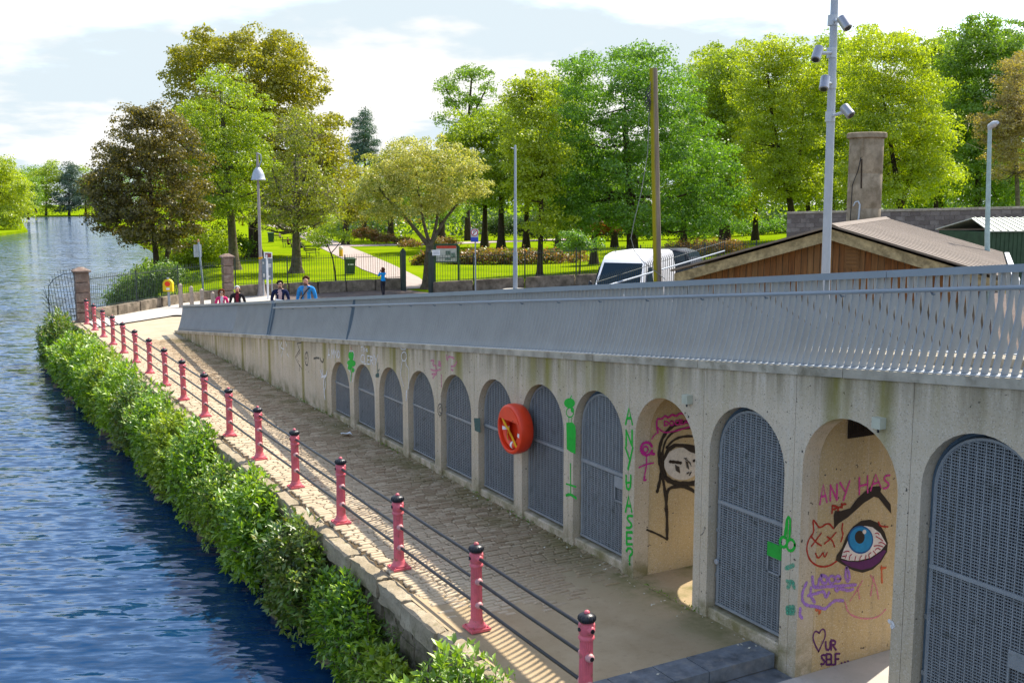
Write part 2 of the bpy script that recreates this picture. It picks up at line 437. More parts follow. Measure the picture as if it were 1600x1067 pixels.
L_GREEN = leaf_mat('leaves_mid_green', [(.085, .155, .014), (.135, .235, .016), (.20, .32, .020)], .45)
L_LIME = leaf_mat('leaves_lime', [(.135, .205, .010), (.21, .295, .012), (.30, .375, .016)], .5)
L_YELLOW = leaf_mat('leaves_yellow_green', [(.18, .25, .009), (.28, .355, .011), (.38, .43, .014)], .52)
L_DEEP = leaf_mat('leaves_deep_green', [(.058, .135, .014), (.105, .215, .018), (.175, .32, .025)], .45, .05)
L_BRONZE = leaf_mat('leaves_bronze', [(.045, .045, .014), (.095, .088, .018), (.22, .17, .028)], .4, .05)
L_GOLD = leaf_mat('leaves_old_gold', [(.145, .155, .008), (.225, .225, .010), (.32, .295, .014)], .45)
L_CONIFER = leaf_mat('conifer_needles', [(0.038, 0.080, 0.061), (0.061, 0.123, 0.095), (0.095, 0.162, 0.114)], .2)
L_OLIVE = leaf_mat('leaves_sparse_olive', [(.13, .175, .014), (.20, .245, .018), (.28, .29, .03)], .45)
L_FLOWER = leaf_mat('cream_flower_leaves', [(.10, .165, .010), (.18, .24, .014), (.36, .35, .05), (.64, .58, .22)], .38)
L_COPPER = leaf_mat('leaves_copper_red', [(0.098, 0.025, 0.017), (0.224, 0.056, 0.028), (0.420, 0.126, 0.049)], .4)
L_TAN = leaf_mat('leaves_tan_brown', [(0.176, 0.136, 0.048), (0.272, 0.208, 0.080), (0.352, 0.288, 0.096)], .4)
L_LAUREL = leaf_mat('shrub_leaves', [(.040, .115, .010), (.095, .22, .013), (.20, .36, .017), (.36, .50, .024)], .32, .07)
L_LAUREL2 = leaf_mat('shrub_leaves_pale', [(.050, .125, .012), (.12, .24, .014), (.22, .36, .020), (.38, .44, .04)], .3, .06)
L_LAUREL3 = leaf_mat('shrub_leaves_red_tips', [(.035, .095, .014), (.07, .17, .018), (.13, .26, .024), (.25, .24, .04)], .26, .07)
L_NETTLE = leaf_mat('bank_undergrowth', [(0.064, 0.136, 0.022), (0.112, 0.208, 0.032), (0.192, 0.272, 0.048)], .4, .05)
L_ROSE = leaf_mat('rose_bed_leaves', [(0.075, 0.135, 0.021), (0.150, 0.180, 0.030), (0.240, 0.150, 0.045), (0.330, 0.135, 0.075)], .35)
L_BLUISH = leaf_mat('far_yew_leaves', [(0.038, 0.076, 0.065), (0.067, 0.110, 0.091), (0.104, 0.152, 0.095)], .2)
M_BARK = simple('bark_grey_brown', (.13, .105, .075), .95, .1, .35, 5, 0, .6, 9, ((.10, .115, .05), 2, .52, .7))
M_BARKD = simple('bark_dark', (.06, .045, .032), .95, .1, .3, 5, 0, .6, 9)
M_TWIG = simple('bare_twigs', (.27, .23, .17), .9, .1, .2)

# ================================================================== LAND, WATER, QUAY
WZ = -1.7
mb = MB(); mb.add([(-500, -60, WZ), (700, -60, WZ), (700, 1400, WZ), (-500, 1400, WZ)], [(0, 1, 2, 3)])
setp(mb.build('river_water', M_WATER), kind='structure')

def xbank(y):
    pts = [(50, 5.4), (60, 8.5), (90, 14.5), (144, 25.5), (250, 36), (440, 55), (520, 75), (560, 140), (575, 300)]
    ys, xs = [q[0] for q in pts], [q[1] for q in pts]
    return float(np.interp(y, ys, xs))
mb = MB()
ys = [50.6, 53, 56, 60, 65, 70, 76, 83, 92, 104, 118, 135, 160, 200, 260, 340, 430, 500, 540, 560, 573]
us = [0, .004, .012, .025, .04, .06, .08, .1, .13, .16, .2, .25, .31, .4, .55, .75, 1]
vs = []
for y in ys:
    x0 = xbank(y)
    for k, u in enumerate(us):
        x = x0 + (500 - x0) * u
        z = zg(x, y) - .02
        if k == 0: z = -2.3
        if k == 1: z = -.55
        vs.append((x, y, z))
n = len(us)
fs = [(j * n + i, j * n + i + 1, (j + 1) * n + i + 1, (j + 1) * n + i) for j in range(len(ys) - 1) for i in range(n - 1)]
mb.add(vs, fs)
# ground east of the ramp, up to the same row
ys2 = [-60, -30, -10, 0, 4, 8, 12, 16, 20, 24, 28, 32, 36, 40, 44, 47, 50.6]
xs2 = [10.9, 12.0, 12.5, 13.2, 14, 14.8, 15.5, 17, 19, 22, 26, 30, 35, 42, 55, 80, 130, 250, 500]
vs = [(x, y, zg(x, y) - .02) for y in ys2 for x in xs2]; n = len(xs2)
mb.add(vs, [(j * n + i, j * n + i + 1, (j + 1) * n + i + 1, (j + 1) * n + i) for j in range(len(ys2) - 1) for i in range(n - 1)])
setp(mb.build('park_lawn', M_LAWN), kind='structure')

# far and left banks
mb = MB()
poly = [(-900, 60), (-40, 60), (-16, 130), (9.5, 240), (20, 282), (22, 320), (30, 450), (38, 600), (73, 606), (140, 596), (300, 590), (700, 590), (3500, 590), (3500, 4500), (-3500, 4500), (-3500, 60)]
top = [(x, y, -1.15) for x, y in poly]; low = [(x, y, -2.4) for x, y in poly]
bmx = bmesh.new()
vt = [bmx.verts.new(p) for p in top]; f = bmx.faces.new(vt); vl = [bmx.verts.new(p) for p in low]
for i in range(len(poly)):
    j = (i + 1) % len(poly); bmx.faces.new((vt[i], vt[j], vl[j], vl[i]))
bmesh.ops.triangulate(bmx, faces=[f]); bmesh.ops.recalc_face_normals(bmx, faces=bmx.faces)
me = bpy.data.meshes.new('far_bank_ground'); bmx.to_mesh(me); bmx.free()
setp(link('far_bank_ground', me, M_LAWN), kind='structure')

# ---- park boundary (survey from the photo)
B_P1 = atz(131, 503, 0)
FENCE_A = [atz(150, 499.5, 0), atz(215, 488, 0), atz(280, 475.5, 0), atz(345, 467, 0)]
B_P2 = atz(357, 466.5, 0)
FENCE_B = [atz(369, 465.5, 0), atz(450, 461, 0), atz(540, 456.5, 0), atz(629, 452.3, 0)]
def FR(px, D): return on_land(px, D)
FENCE_C = [FR(676, 61.2), FR(740, 61), FR(820, 60.6), FR(900, 60), FR(1000, 57.5), FR(1100, 55), FR(1180, 53), FR(1232, 52)]

def ribbon_sheet(mb, A, B, dz, nx=8):
    vs = []
    for a, b in zip(A, B):
        for k in range(nx + 1):
            x = a[0] + (b[0] - a[0]) * k / nx; y = a[1] + (b[1] - a[1]) * k / nx
            vs.append((x, y, zg(x, y) + dz))
    n = nx + 1
    mb.add(vs, [(j * n + i, j * n + i + 1, (j + 1) * n + i + 1, (j + 1) * n + i) for j in range(len(A) - 1) for i in range(nx)])
def dens(P, k=6):
    out = []
    for a, b in zip(P[:-1], P[1:]):
        for i in range(k): out.append(a + (b - a) * i / k)
    return out + [P[-1]]
allF = [np.array([5.75, 50.65, 0])] + FENCE_A + [B_P2] + FENCE_B + FENCE_C + [np.array([60., 30., 0]), np.array([62., -30., 0])]
Fd = dens(allF, 4)
G0 = [np.array(q, float) for q in ([5.75, 50.62, 0], [10.95, 50.62, 0], [10.95, 46, 0], [10.95, 40, 0], [10.95, 33, 0], [10.95, 26, 0], [10.95, 18, 0], [10.95, 9, 0], [10.95, -2, 0], [10.95, -30, 0])]
idx = np.linspace(0, len(G0) - 1, len(Fd))
Gd = [G0[int(i)] + (G0[min(int(i) + 1, len(G0) - 1)] - G0[int(i)]) * (i - int(i)) for i in idx]
mb = MB(); ribbon_sheet(mb, Fd, Gd, .035, 14)
setp(mb.build('park_road', M_ROAD), kind='structure')
# pale footway along the foot of the railings
def offset_towards(P, d):
    return [p + (g - p) / max(1e-6, np.linalg.norm((g - p)[:2])) * d for p, g in zip(P, Gd)]
mb = MB(); nA = 4 * (len(FENCE_A) + len(FENCE_B) - 1)
ribbon_sheet(mb, Fd[:nA], offset_towards(Fd[:nA], 3.6), .065, 6)
setp(mb.build('footway', M_FOOTWAY), kind='structure')
# park paths
def px_path(name, L, Rr, dz=.02):
    A = dens([atz(*p, 0) for p in L], 5); B = dens([atz(*p, 0) for p in Rr], 5)
    m_ = MB(); ribbon_sheet(m_, A, B, dz, 4); return setp(m_.build(name, M_PATH), kind='structure')
px_path('park_path', [(634, 452), (606, 436), (566, 421), (530, 402), (498, 386), (470, 371), (440, 358), (415, 352)],
                     [(674, 450), (655, 434), (612, 413), (572, 396), (534, 381), (505, 368), (478, 358), (440, 350)])
px_path('side_path', [(520, 386), (600, 384.5), (700, 382), (800, 378.5), (900, 375)], [(520, 383.2), (600, 381.5), (700, 379), (800, 376), (900, 372.5)], .03)

# ---- quay deck: landing slab and bedding under the setts
QX0, QX1 = 5.43, 8.42
mb = MB(); mb.add([(5.33, 9.18, -.012), (8.9, 9.18, -.012), (8.9, 12.6, -.012), (5.33, 12.6, -.012)], [(0, 1, 2, 3)])
mb.add([(QX0, 9.18, -.35), (8.9, 9.18, -.35), (8.9, 9.18, -.012), (QX0, 9.18, -.012)], [(0, 1, 2, 3)])
for y0 in (): pass
setp(mb.build('landing_slab', M_LANDING), kind='structure')
mb = MB(); mb.add([(5.33, 11.0, -.035), (8.9, 11.0, -.035), (8.9, 46, -.035), (5.33, 46, -.035)], [(0, 1, 2, 3)])
paving = setp(mb.build('quay_sett_paving', M_MORTAR), kind='structure')
mb = MB(); vs = []
for j in range(13):
    y = 41.5 + (50.62 - 41.5) * j / 12
    for i in range(6): vs.append((QX0 + (10.95 - QX0) * i / 5, y, .004 if j else -.03))
mb.add(vs, [(j * 6 + i, j * 6 + i + 1, (j + 1) * 6 + i + 1, (j + 1) * 6 + i) for j in range(12) for i in range(5) if not (j < 2 and i > 2)])
setp(mb.build('quay_head_paving', M_QUAYPAVE), kind='structure')

# setts: one mesh per piece shape, the 300 nearest as objects of their own
r2 = np.random.default_rng(21)
setts = []
y = 11.1
while y < 42.6:
    cw = r2.uniform(.088, .104); x = QX0 + r2.uniform(0, .1)
    while x < 8.44:
        ln = r2.uniform(.16, .27)
        yb = y + .04 * math.sin(x * 1.9) + .008 * math.sin(x * 7 + y)
        lim = 11.3 + .9 * (.5 + .5 * math.sin(x * 2.6)) + .3 * math.sin(x * 11)
        if yb > lim or (yb > lim - .5 and r2.random() < .3):
            setts.append((x + ln / 2, yb, ln - .011, cw - .022, r2.uniform(-.007, .009), r2.uniform(-.012, .012)))
        x += ln
    y += cw
def sett_geo(mb, c, L, W, zt, rz, jit):
    j = lambda: jit.uniform(-.005, .005)
    ca, sa = math.cos(rz), math.sin(rz); vs = []
    for (sx, sy, z, k) in ((-1, -1, -.06, 1), (1, -1, -.06, 1), (1, 1, -.06, 1), (-1, 1, -.06, 1),
                           (-1, -1, zt - .012, .99), (1, -1, zt - .012, .99), (1, 1, zt - .012, .99), (-1, 1, zt - .012, .99),
                           (-1, -1, zt, .8), (1, -1, zt, .8), (1, 1, zt, .8), (-1, 1, zt, .8)):
        x = sx * (L / 2 * (k if k > .9 else 1) - (.016 if k < .9 else 0)) + j(); y_ = sy * (W / 2 - (.014 if k < .9 else 0)) + j() * .6
        vs.append((c[0] + ca * x - sa * y_, c[1] + sa * x + ca * y_, c[2] + z + (j() * .5 if k < .95 else 0)))
    fs = [(8, 9, 10, 11)]
    for b in (0, 4):
        for i in range(4): fs.append((b + i, b + (i + 1) % 4, b + 4 + (i + 1) % 4, b + 4 + i))
    mb.add(vs, fs)
setts.sort(key=lambda s_: s_[1])
variants = []
for k in range(24):
    m_ = MB(); sett_geo(m_, (0, 0, 0), .19, .08, 0, 0, r2); me = m_.mesh('sett'); me.materials.append(M_SETT); variants.append(me)
for i, (x, yy, L, W, zt, rz) in enumerate(setts[:300]):
    o = bpy.data.objects.new('sett', variants[i % 24]); COL.objects.link(o); o.parent = paving
    o.location = (x, yy, zt); o.rotation_euler = (0, 0, rz + (math.pi if r2.random() < .5 else 0)); o.scale = (L / .19, W / .08, 1)
mb = MB()
for (x, yy, L, W, zt, rz) in setts[300:]: sett_geo(mb, (x, yy, 0), L, W, zt, rz, r2)
mb.build('farther_setts', M_SETT, paving, kind='stuff', fix=False)

# steps at the near end: bluestone slabs
steps = setp(MB().box((6.95, 7.9, -.53), (3.9, 2.6, .3)).build('lower_landing', M_LANDING), kind='structure')
cuts = [5.1, 5.75, 6.3, 6.93, 7.42, 8.415]
for a, b in zip(cuts[:-1], cuts[1:]):
    MB().prism([(a + .006, 8.745, -.17), (b - .006, 8.745, -.17), (b - .006, 9.176, -.17), (a + .006, 9.176, -.17)], (0, 0, .172)).build('step_slab', M_BLUESTONE, steps)
cuts = [5.1, 5.9, 6.6, 7.25, 7.8, 8.415]
for a, b in zip(cuts[:-1], cuts[1:]):
    MB().prism([(a + .006, 8.33, -.36), (b - .006, 8.33, -.36), (b - .006, 8.742, -.36), (a + .006, 8.742, -.36)], (0, 0, .185)).build('step_slab', M_BLUESTONE, steps)

# ---- quay wall: body, coping stones along the lip, face stones
qroot = thing('quay_wall', (5.4, 25, 0), 'rough stone quay wall under the row of pink bollards', 'wall')
def rough_block(mb, lo, hi, jit, n=(3, 3, 2), amp=.03):
    nx, ny, nz = n; g = {}
    vs = []; fs = []
    def vid(i, j, k):
        if (i, j, k) not in g:
            p = [lo[0] + (hi[0] - lo[0]) * i / nx, lo[1] + (hi[1] - lo[1]) * j / ny, lo[2] + (hi[2] - lo[2]) * k / nz]
            corner = sum(q in (0, m) for q, m in zip((i, j, k), n))
            p = [q + jit.uniform(-amp, amp) * (1 if d != 2 else .5) for d, q in enumerate(p)]
            if corner >= 2:
                ctr = [(a + b) / 2 for a, b in zip(lo, hi)]
                p = [q + (c_ - q) * .06 for q, c_ in zip(p, ctr)]
            g[(i, j, k)] = len(vs); vs.append(p)
        return g[(i, j, k)]
    for k in (0, nz):
        for i in range(nx):
            for j in range(ny): fs.append((vid(i, j, k), vid(i + 1, j, k), vid(i + 1, j + 1, k), vid(i, j + 1, k)))
    for j in (0, ny):
        for i in range(nx):
            for k in range(nz): fs.append((vid(i, j, k), vid(i + 1, j, k), vid(i + 1, j, k + 1), vid(i, j, k + 1)))
    for i in (0, nx):
        for j in range(ny):
            for k in range(nz): fs.append((vid(i, j, k), vid(i, j + 1, k), vid(i, j + 1, k + 1), vid(i, j, k + 1)))
    mb.add(vs, fs)
def qstone_mat():
    m, t, p = base_mat('quay_coping_stone', .95, .1); P = pos(t)
    n = noise(t, 2.2, 6, .65, P); f = noise(t, 24, 4, .7, P)
    c = ramp(t, n, [(.3, (.24, .195, .125)), (.55, (.36, .295, .20)), (.75, (.50, .43, .31))])
    c = mixcol(t, maprange(t, f, .5, .7, 0, .6), c, (.14, .12, .085))
    c = mixcol(t, maprange(t, noise(t, 5, 4, .6, P), .58, .7, 0, .6), c, (.12, .115, .04))
    t.links.new(c, p.inputs['Base Color']); bump(t, p, f, .7, .02); return m
M_QSTONE = qstone_mat()
M_QFACE = simple('quay_face_stone', (.20, .165, .115), .95, .1, .35, 4, 0, .7, 16, ((.07, .07, .03), 3, .5, .64))
r3 = np.random.default_rng(5)
mb = MB(); mb.box((5.50, 27.0, -1.27), (.45, 49, 2.4)); mb.build('wall_core', M_QFACE, qroot)
y = 5.0
while y < 50.4:
    L = min(r3.uniform(.8, 1.25), 50.6 - y)
    m_ = MB(); rough_block(m_, (5.16 + r3.uniform(-.04, .03), y + .008, -.30), (5.425, y + L - .008, r3.uniform(-.02, .012)), r3, (4, 6, 3), .026)
    m_.build('coping_stone', M_QSTONE, qroot, smooth=35); y += L
cnt = 0; rest = MB()
for row, (z0, z1) in enumerate(((-.56, -.31), (-.86, -.57), (-1.16, -.87), (-1.5, -1.17), (-1.95, -1.51))):
    y = 6.0 + r3.uniform(0, .3)
    while y < 22:
        L = r3.uniform(.25, .6)
        m_ = MB() if y < 16.5 else rest
        rough_block(m_, (5.24 + r3.uniform(-.03, .04), y + .012, z0 + .01), (5.5, y + L - .012, z1 - .008), r3, (2, 3, 2), .025)
        if y < 16.5: m_.build('face_stone', M_QFACE, qroot, smooth=35)
        y += L
rest.build('farther_face_stones', M_QFACE, qroot, kind='stuff', smooth=35)
# sloping earth bank at the foot of the wall
mb = MB(); vs = []
yy = np.linspace(4, 52, 49)
for y in yy:
    xo = float(np.interp(y, [4, 13, 17, 24, 34, 44, 48, 52], [5.15, 5.12, 4.95, 4.72, 4.45, 4.1, 4.2, 5.0])) + .18 * math.sin(y * 1.7)
    vs += [(5.45, y, -.9 + .1 * math.sin(y * 2.3)), (5.45 + (xo - 5.45) * .55, y, -1.25 + .12 * math.sin(y * 3.1)), (xo, y, -1.72), (xo - .35, y, -2.3)]
mb.add(vs, [(j * 4 + i, j * 4 + i + 1, (j + 1) * 4 + i + 1, (j + 1) * 4 + i) for j in range(48) for i in range(3)])
setp(mb.build('earth_bank', M_SOIL, smooth=True), kind='structure')
# boulders along the waterline
ORD = 'first second third fourth fifth sixth seventh eighth ninth tenth eleventh twelfth thirteenth'.split()
BOULD = [ORD[i] + ' of the row counted from the steps' for i in range(13)] + [ORD[25 - i] + ' of the row counted from the fan railing' for i in range(13, 26)]
for i in range(26):
    y = float(np.interp(i, [0, 25], [9.0, 48])) + r3.uniform(-.6, .6)
    xo = float(np.interp(y, [4, 13, 17, 24, 34, 44, 48, 52], [5.15, 5.12, 4.95, 4.72, 4.45, 4.1, 4.2, 5.0])) + .18 * math.sin(y * 1.7)
    s_ = r3.uniform(.14, .34); m_ = MB()
    rough_block(m_, (-s_, -s_ * 1.2, -s_ * .6), (s_, s_ * 1.2, s_ * .5), r3, (3, 3, 2), s_ * .16)
    for q in range(len(m_.v)):
        v_ = Vector(m_.v[q]); l = v_.length; m_.v[q] = tuple(v_ * (s_ * .9 / max(l, .01)) * .5 + v_ * .5)
    o = m_.build('boulder', M_QFACE, smooth=60); o.location = (xo - r3.uniform(-.15, .2), y, WZ + r3.uniform(-.05, .12)); o.rotation_euler = (0, 0, r3.uniform(0, 6))
    setp(o, 'dark wet boulder at the waterline, ' + BOULD[i], 'boulder', 'boulders along the waterline')

# ================================================================== RAMP WALL
XW, TW, SP, AW = 8.42, .26, 1.6115, 1.33
wall = thing('arcade_wall', (XW, 25, 0), 'long concrete ramp wall with a row of round-headed arches', 'wall')
XB, TB = 10.20, .30                                     # back wall of the ramp
def yR(k): return 24.53 - SP * (k - 1) - AW             # near edge of arch k (1 = farthest)
NARCH = 15
def z_ap(k): return zc(yR(k) + AW / 2) - .545
def arch_pts(y0, w, z0, zap, n=18):
    r = w / 2; zs = zap - r
    return [(y0, z0)] + [(y0 + r - r * math.cos(math.pi * i / n), zs + r * math.sin(math.pi * i / n)) for i in range(n + 1)] + [(y0 + w, z0)]
def wall_face(ya, yb, hole, z0, x, th, topf, gap=.003):
    """vertical slab between ya and yb with an optional arched hole, as one closed mesh"""
    bm = bmesh.new(); quads = []
    ya += gap; yb -= gap
    if hole is None:
        m = max(1, int((yb - ya) / .6))
        quads = [[(ya + (yb - ya) * i / m, z0), (ya + (yb - ya) * (i + 1) / m, z0), (ya + (yb - ya) * (i + 1) / m, topf(ya + (yb - ya) * (i + 1) / m)), (ya + (yb - ya) * i / m, topf(ya + (yb - ya) * i / m))] for i in range(m)]
    else:
        y0, w, zb, zap = hole; A = arch_pts(y0, w, zb, zap); zs = zap - w / 2
        quads.append([(ya, z0), (y0, z0), (y0, zs), (ya, zs)]); quads.append([(ya, zs), (y0, zs), (y0, topf(y0)), (ya, topf(ya))])
        quads.append([(y0 + w, z0), (yb, z0), (yb, zs), (y0 + w, zs)]); quads.append([(y0 + w, zs), (yb, zs), (yb, topf(yb)), (y0 + w, topf(y0 + w))])
        arc = A[1:-1]
        for a, b in zip(arc[:-1], arc[1:]): quads.append([a, b, (b[0], topf(b[0])), (a[0], topf(a[0]))])
    cache = {}
    def v(p):
        key = (round(p[0], 5), round(p[1], 5))
        if key not in cache: cache[key] = bm.verts.new((x, p[0], p[1]))
        return cache[key]
    for q in quads:
        vs = []
        for p in q:
            vv = v(p)
            if vv not in vs: vs.append(vv)
        if len(vs) >= 3:
            try: bm.faces.new(vs)
            except ValueError: pass
    ret = bmesh.ops.extrude_face_region(bm, geom=list(bm.faces))
    nv = [e for e in ret['geom'] if isinstance(e, bmesh.types.BMVert)]
    bmesh.ops.translate(bm, verts=nv, vec=(th, 0, 0))
    bmesh.ops.recalc_face_normals(bm, faces=bm.faces)
    return bm
def bm_part(bm, name, mat, parent, label=None):
    me = bpy.data.meshes.new(name); o0 = ORG[parent.name]
    bmesh.ops.translate(bm, verts=bm.verts, vec=-o0); bm.to_mesh(me); bm.free()
    o = link(name, me, mat, parent)
    if label: o['label'] = label
    return o
topw = lambda y: zc(y) - .10
OPEN = (9, 11)
for k in range(1, NARCH + 1):
    a = yR(k) - (SP - AW) / 2; b = a + SP
    z0 = -.6 if k >= 10 else -.1
    bm_part(wall_face(a, b, (yR(k), AW, z0, z_ap(k)), z0, XW, TW, topw), 'wall_panel', M_CONC, wall)
    if k in OPEN: bm_part(wall_face(a, b, (yR(k) + .03, AW - .06, z0, z_ap(k)), z0, XB, TB, topw), 'back_wall_panel', M_CONCW, wall)
    else: bm_part(wall_face(a, b, None, z0, XB, TB, topw), 'back_wall_panel', M_CONCW, wall)
# solid panels beyond the arches
joints = [24.53 + (SP - AW) / 2, 26.81, 30.01, 33.12, 36.74, 39.98, 43.9]
for a, b in zip(joints[:-1], joints[1:]):
    bm_part(wall_face(a, b, None, -.1, XW, TW, topw), 'wall_panel', M_CONC, wall)
    bm_part(wall_face(a, b, None, -.1, XB, TB, topw), 'back_wall_panel', M_CONCW, wall)
# coping, in lengths
cj = [y for y in np.arange(0.6, 43.9, 2.42)] + [43.95]
for a, b in zip(cj[:-1], cj[1:]):
    for (x0, x1, nm) in ((XW - .025, XW + .34, 'coping'), (XB - .04, XB + .66, 'back_coping')):
        MB().prism([(x0, a + .004, zc(a) - .098), (x0, b - .004, zc(b) - .098), (x0, b - .004, zc(b)), (x0, a + .004, zc(a))], (x1 - x0, 0, 0)).build(nm, M_COPING, wall)
# ramp deck
mb = MB(); dk = lambda y: zc(y) - .10
mb.prism([(XW + .345, .6, dk(.6) - .28), (XW + .345, 43.9, min(dk(43.9) - .28, -.3)), (XW + .345, 43.9, dk(43.9)), (XW + .345, .6, dk(.6))], (XB - .045 - XW - .345, 0, 0))
setp(mb.build('ramp_deck', M_COPING), kind='structure')
# passages through the ramp (arches 9 and 11) : side walls flush with the piers
for k in OPEN:
    for (yw, th) in ((yR(k) + AW, .14), (yR(k) - .14, .14)):
        z0 = -.6
        MB().prism([(XW + TW + .004, yw + .0015, z0), (XB - .003, yw + .0015, z0), (XB - .003, yw + .0015, zc(yw) - .385), (XW + TW + .004, yw + .0015, zc(yw) - .385)], (0, th - .003, 0)).build('passage_wall', M_CONCW, wall)
    fz = -.006 if k == 9 else -.16
    y0 = yR(k)
    mb = MB().prism([(XW - .02 if k == 9 else XW - .3, y0 + .002, fz - .4), (XB + 1.6, y0 + .002, fz - .4), (XB + 1.6, y0 + .002, fz), (XW - .02 if k == 9 else XW - .3, y0 + .002, fz)], (0, AW - .004, 0))
    setp(mb.build('passage_floor', M_LANDING if k == 9 else M_FOOTWAY), kind='structure')
# dark sheets that paint the shade of the rooms behind the grilles
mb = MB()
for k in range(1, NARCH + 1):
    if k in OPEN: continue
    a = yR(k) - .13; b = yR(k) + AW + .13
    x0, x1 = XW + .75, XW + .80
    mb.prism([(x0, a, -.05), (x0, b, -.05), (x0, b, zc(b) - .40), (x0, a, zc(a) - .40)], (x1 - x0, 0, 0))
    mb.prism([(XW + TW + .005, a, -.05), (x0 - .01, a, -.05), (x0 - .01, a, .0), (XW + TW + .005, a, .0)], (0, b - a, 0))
mb.build('room_shade_sheet', M_DARK, wall)

# sills
XD = XW + .125
for k in range(1, NARCH + 1):
    if k in OPEN: continue
    zt = .13
    MB().prism([(XW + .035, yR(k) + .003, -.3), (XW + TW + .1, yR(k) + .003, -.3), (XW + TW + .1, yR(k) + .003, zt), (XW + .05, yR(k) + .003, zt - .01), (XW + .035, yR(k) + .003, zt - .03)], (0, AW - .006, 0)).build('sill', M_CONC, wall)
# grille doors
for k in range(1, NARCH + 1):
    if k in OPEN: continue
    y0, zap = yR(k), z_ap(k); near = k >= 8
    ins = .055 if near else .02
    ya, w, ztop, zb = y0 + ins, AW - 2 * ins, zap - ins * .9, .17
    r = w / 2; zs = ztop - r
    inside = lambda y, z: z <= zs or (y - ya - r) ** 2 + (z - zs) ** 2 <= (r - .02) ** 2
    mb = MB(); fr = .022 if near else .018
    P_ = [(XD, ya + fr, zb)] + [(XD, ya + r - (r - fr) * math.cos(math.pi * i / 20), zs + (r - fr) * math.sin(math.pi * i / 20)) for i in range(21)] + [(XD, ya + w - fr, zb)]
    mb.tube(P_, fr, 6); mb.box((XD, ya + r, zb + .018), (.05, w - .01, .036))
    door = mb.build('grille_door', M_GRILLE, wall, smooth=50)
    if near:                                                  # fixed outer frame set in the reveal
        P2 = [(XD + .05, y0 + .02, .13)] + [(XD + .05, y0 + AW / 2 - (AW / 2 - .02) * math.cos(math.pi * i / 20), zap - AW / 2 + (AW / 2 - .02) * math.sin(math.pi * i / 20)) for i in range(21)] + [(XD + .05, y0 + AW - .02, .13)]
        MB().tube(P2, .028, 6).build('outer_frame', M_STEELD, door, smooth=50)
        for z in (.55, 1.15, min(2.0, zs - .1)):
            MB().box((XD + .02, y0 + AW - .045, z), (.04, .06, .05)).build('hinge', M_GRILLE, door)
    zm = zb + (.52 if k > 7 else .56) * (ztop - zb)
    MB().box((XD - .022, ya + r, zm), (.02, w - .03, .045)).build('mid_rail', M_GRILLE, door)
    nb = 13
    for i in range(1, nb):
        yy_ = ya + w * i / nb
        zt = zs + math.sqrt(max(0, (r - .02) ** 2 - (yy_ - ya - r) ** 2))
        MB().box((XD + .002, yy_, (zb + zt) / 2), (.032, .011, zt - zb)).build('bar', M_GRILLE, door)
    mb = MB(); z = zb + .03
    stepz = .031
    while z < ztop - .03:
        hw = w / 2 - .01 if z <= zs else math.sqrt(max(0, (r - .015) ** 2 - (z - zs) ** 2))
        c = ya + r
        v0 = (XD - .012, c - hw, z - .0042)
        mb.add([(XD - .012, c - hw, z - .0045), (XD - .012, c + hw, z - .0045), (XD - .012, c + hw, z + .0045), (XD - .012, c - hw, z + .0045),
                (XD + .012, c - hw, z - .0045), (XD + .012, c + hw, z - .0045), (XD + .012, c + hw, z + .0045), (XD + .012, c - hw, z + .0045)],
               [(0, 1, 2, 3), (3, 2, 6, 7), (4, 7, 6, 5), (0, 4, 5, 1)])
        z += stepz
    if near:                                                 # finer uprights of the mesh on the nearer doors
        for i in range(nb * 3):
            if i % 3 == 0: continue
            yy_ = ya + w * i / (nb * 3)
            zt = zs + math.sqrt(max(0, (r - .02) ** 2 - (yy_ - ya - r) ** 2))
            mb.box((XD + .004, yy_, (zb + zt) / 2), (.012, .0055, zt - zb))
    mb.build('wire_mesh', M_GRILLE, door, kind='stuff', fix=False)
    if k in (8, 10, 12):                                    # lock plate and hand hole at the free edge
        yl = ya + .10
        zl = {8: 1.16, 10: 1.10, 12: 1.0}[k]
        lm = M_GRILLE if k != 10 else simple('green_spray_on_steel', (.012, .36, .035), .5, .4, .1)
        MB().box((XD - .032, yl + .06, zl + .1), (.015, .24, .17)).build('lock_plate', lm, door)
        mb = MB()
        for (cy_, cz_, sy, sz) in ((yl + .17, zl - .09, .02, .2), (yl - .04, zl - .09, .02, .2), (yl + .065, zl - .18, .23, .02)):
            mb.box((XD - .03, cy_, cz_), (.02, sy, sz))
        mb.build('hand_hole_frame', M_GRILLE, door)
        MB().box((XD + .018, yl + .065, zl - .08), (.008, .18, .17)).build('hand_hole', simple('hand_hole_rust', (.10, .06, .04), .8, .2), door)
    if k == 10:
        MB().tube([(XD - .05, ya + w - .03, .75), (XD - .02, ya + w - .03, .75)], .035, 12).build('padlock', M_GREYGALV, door, smooth=40)

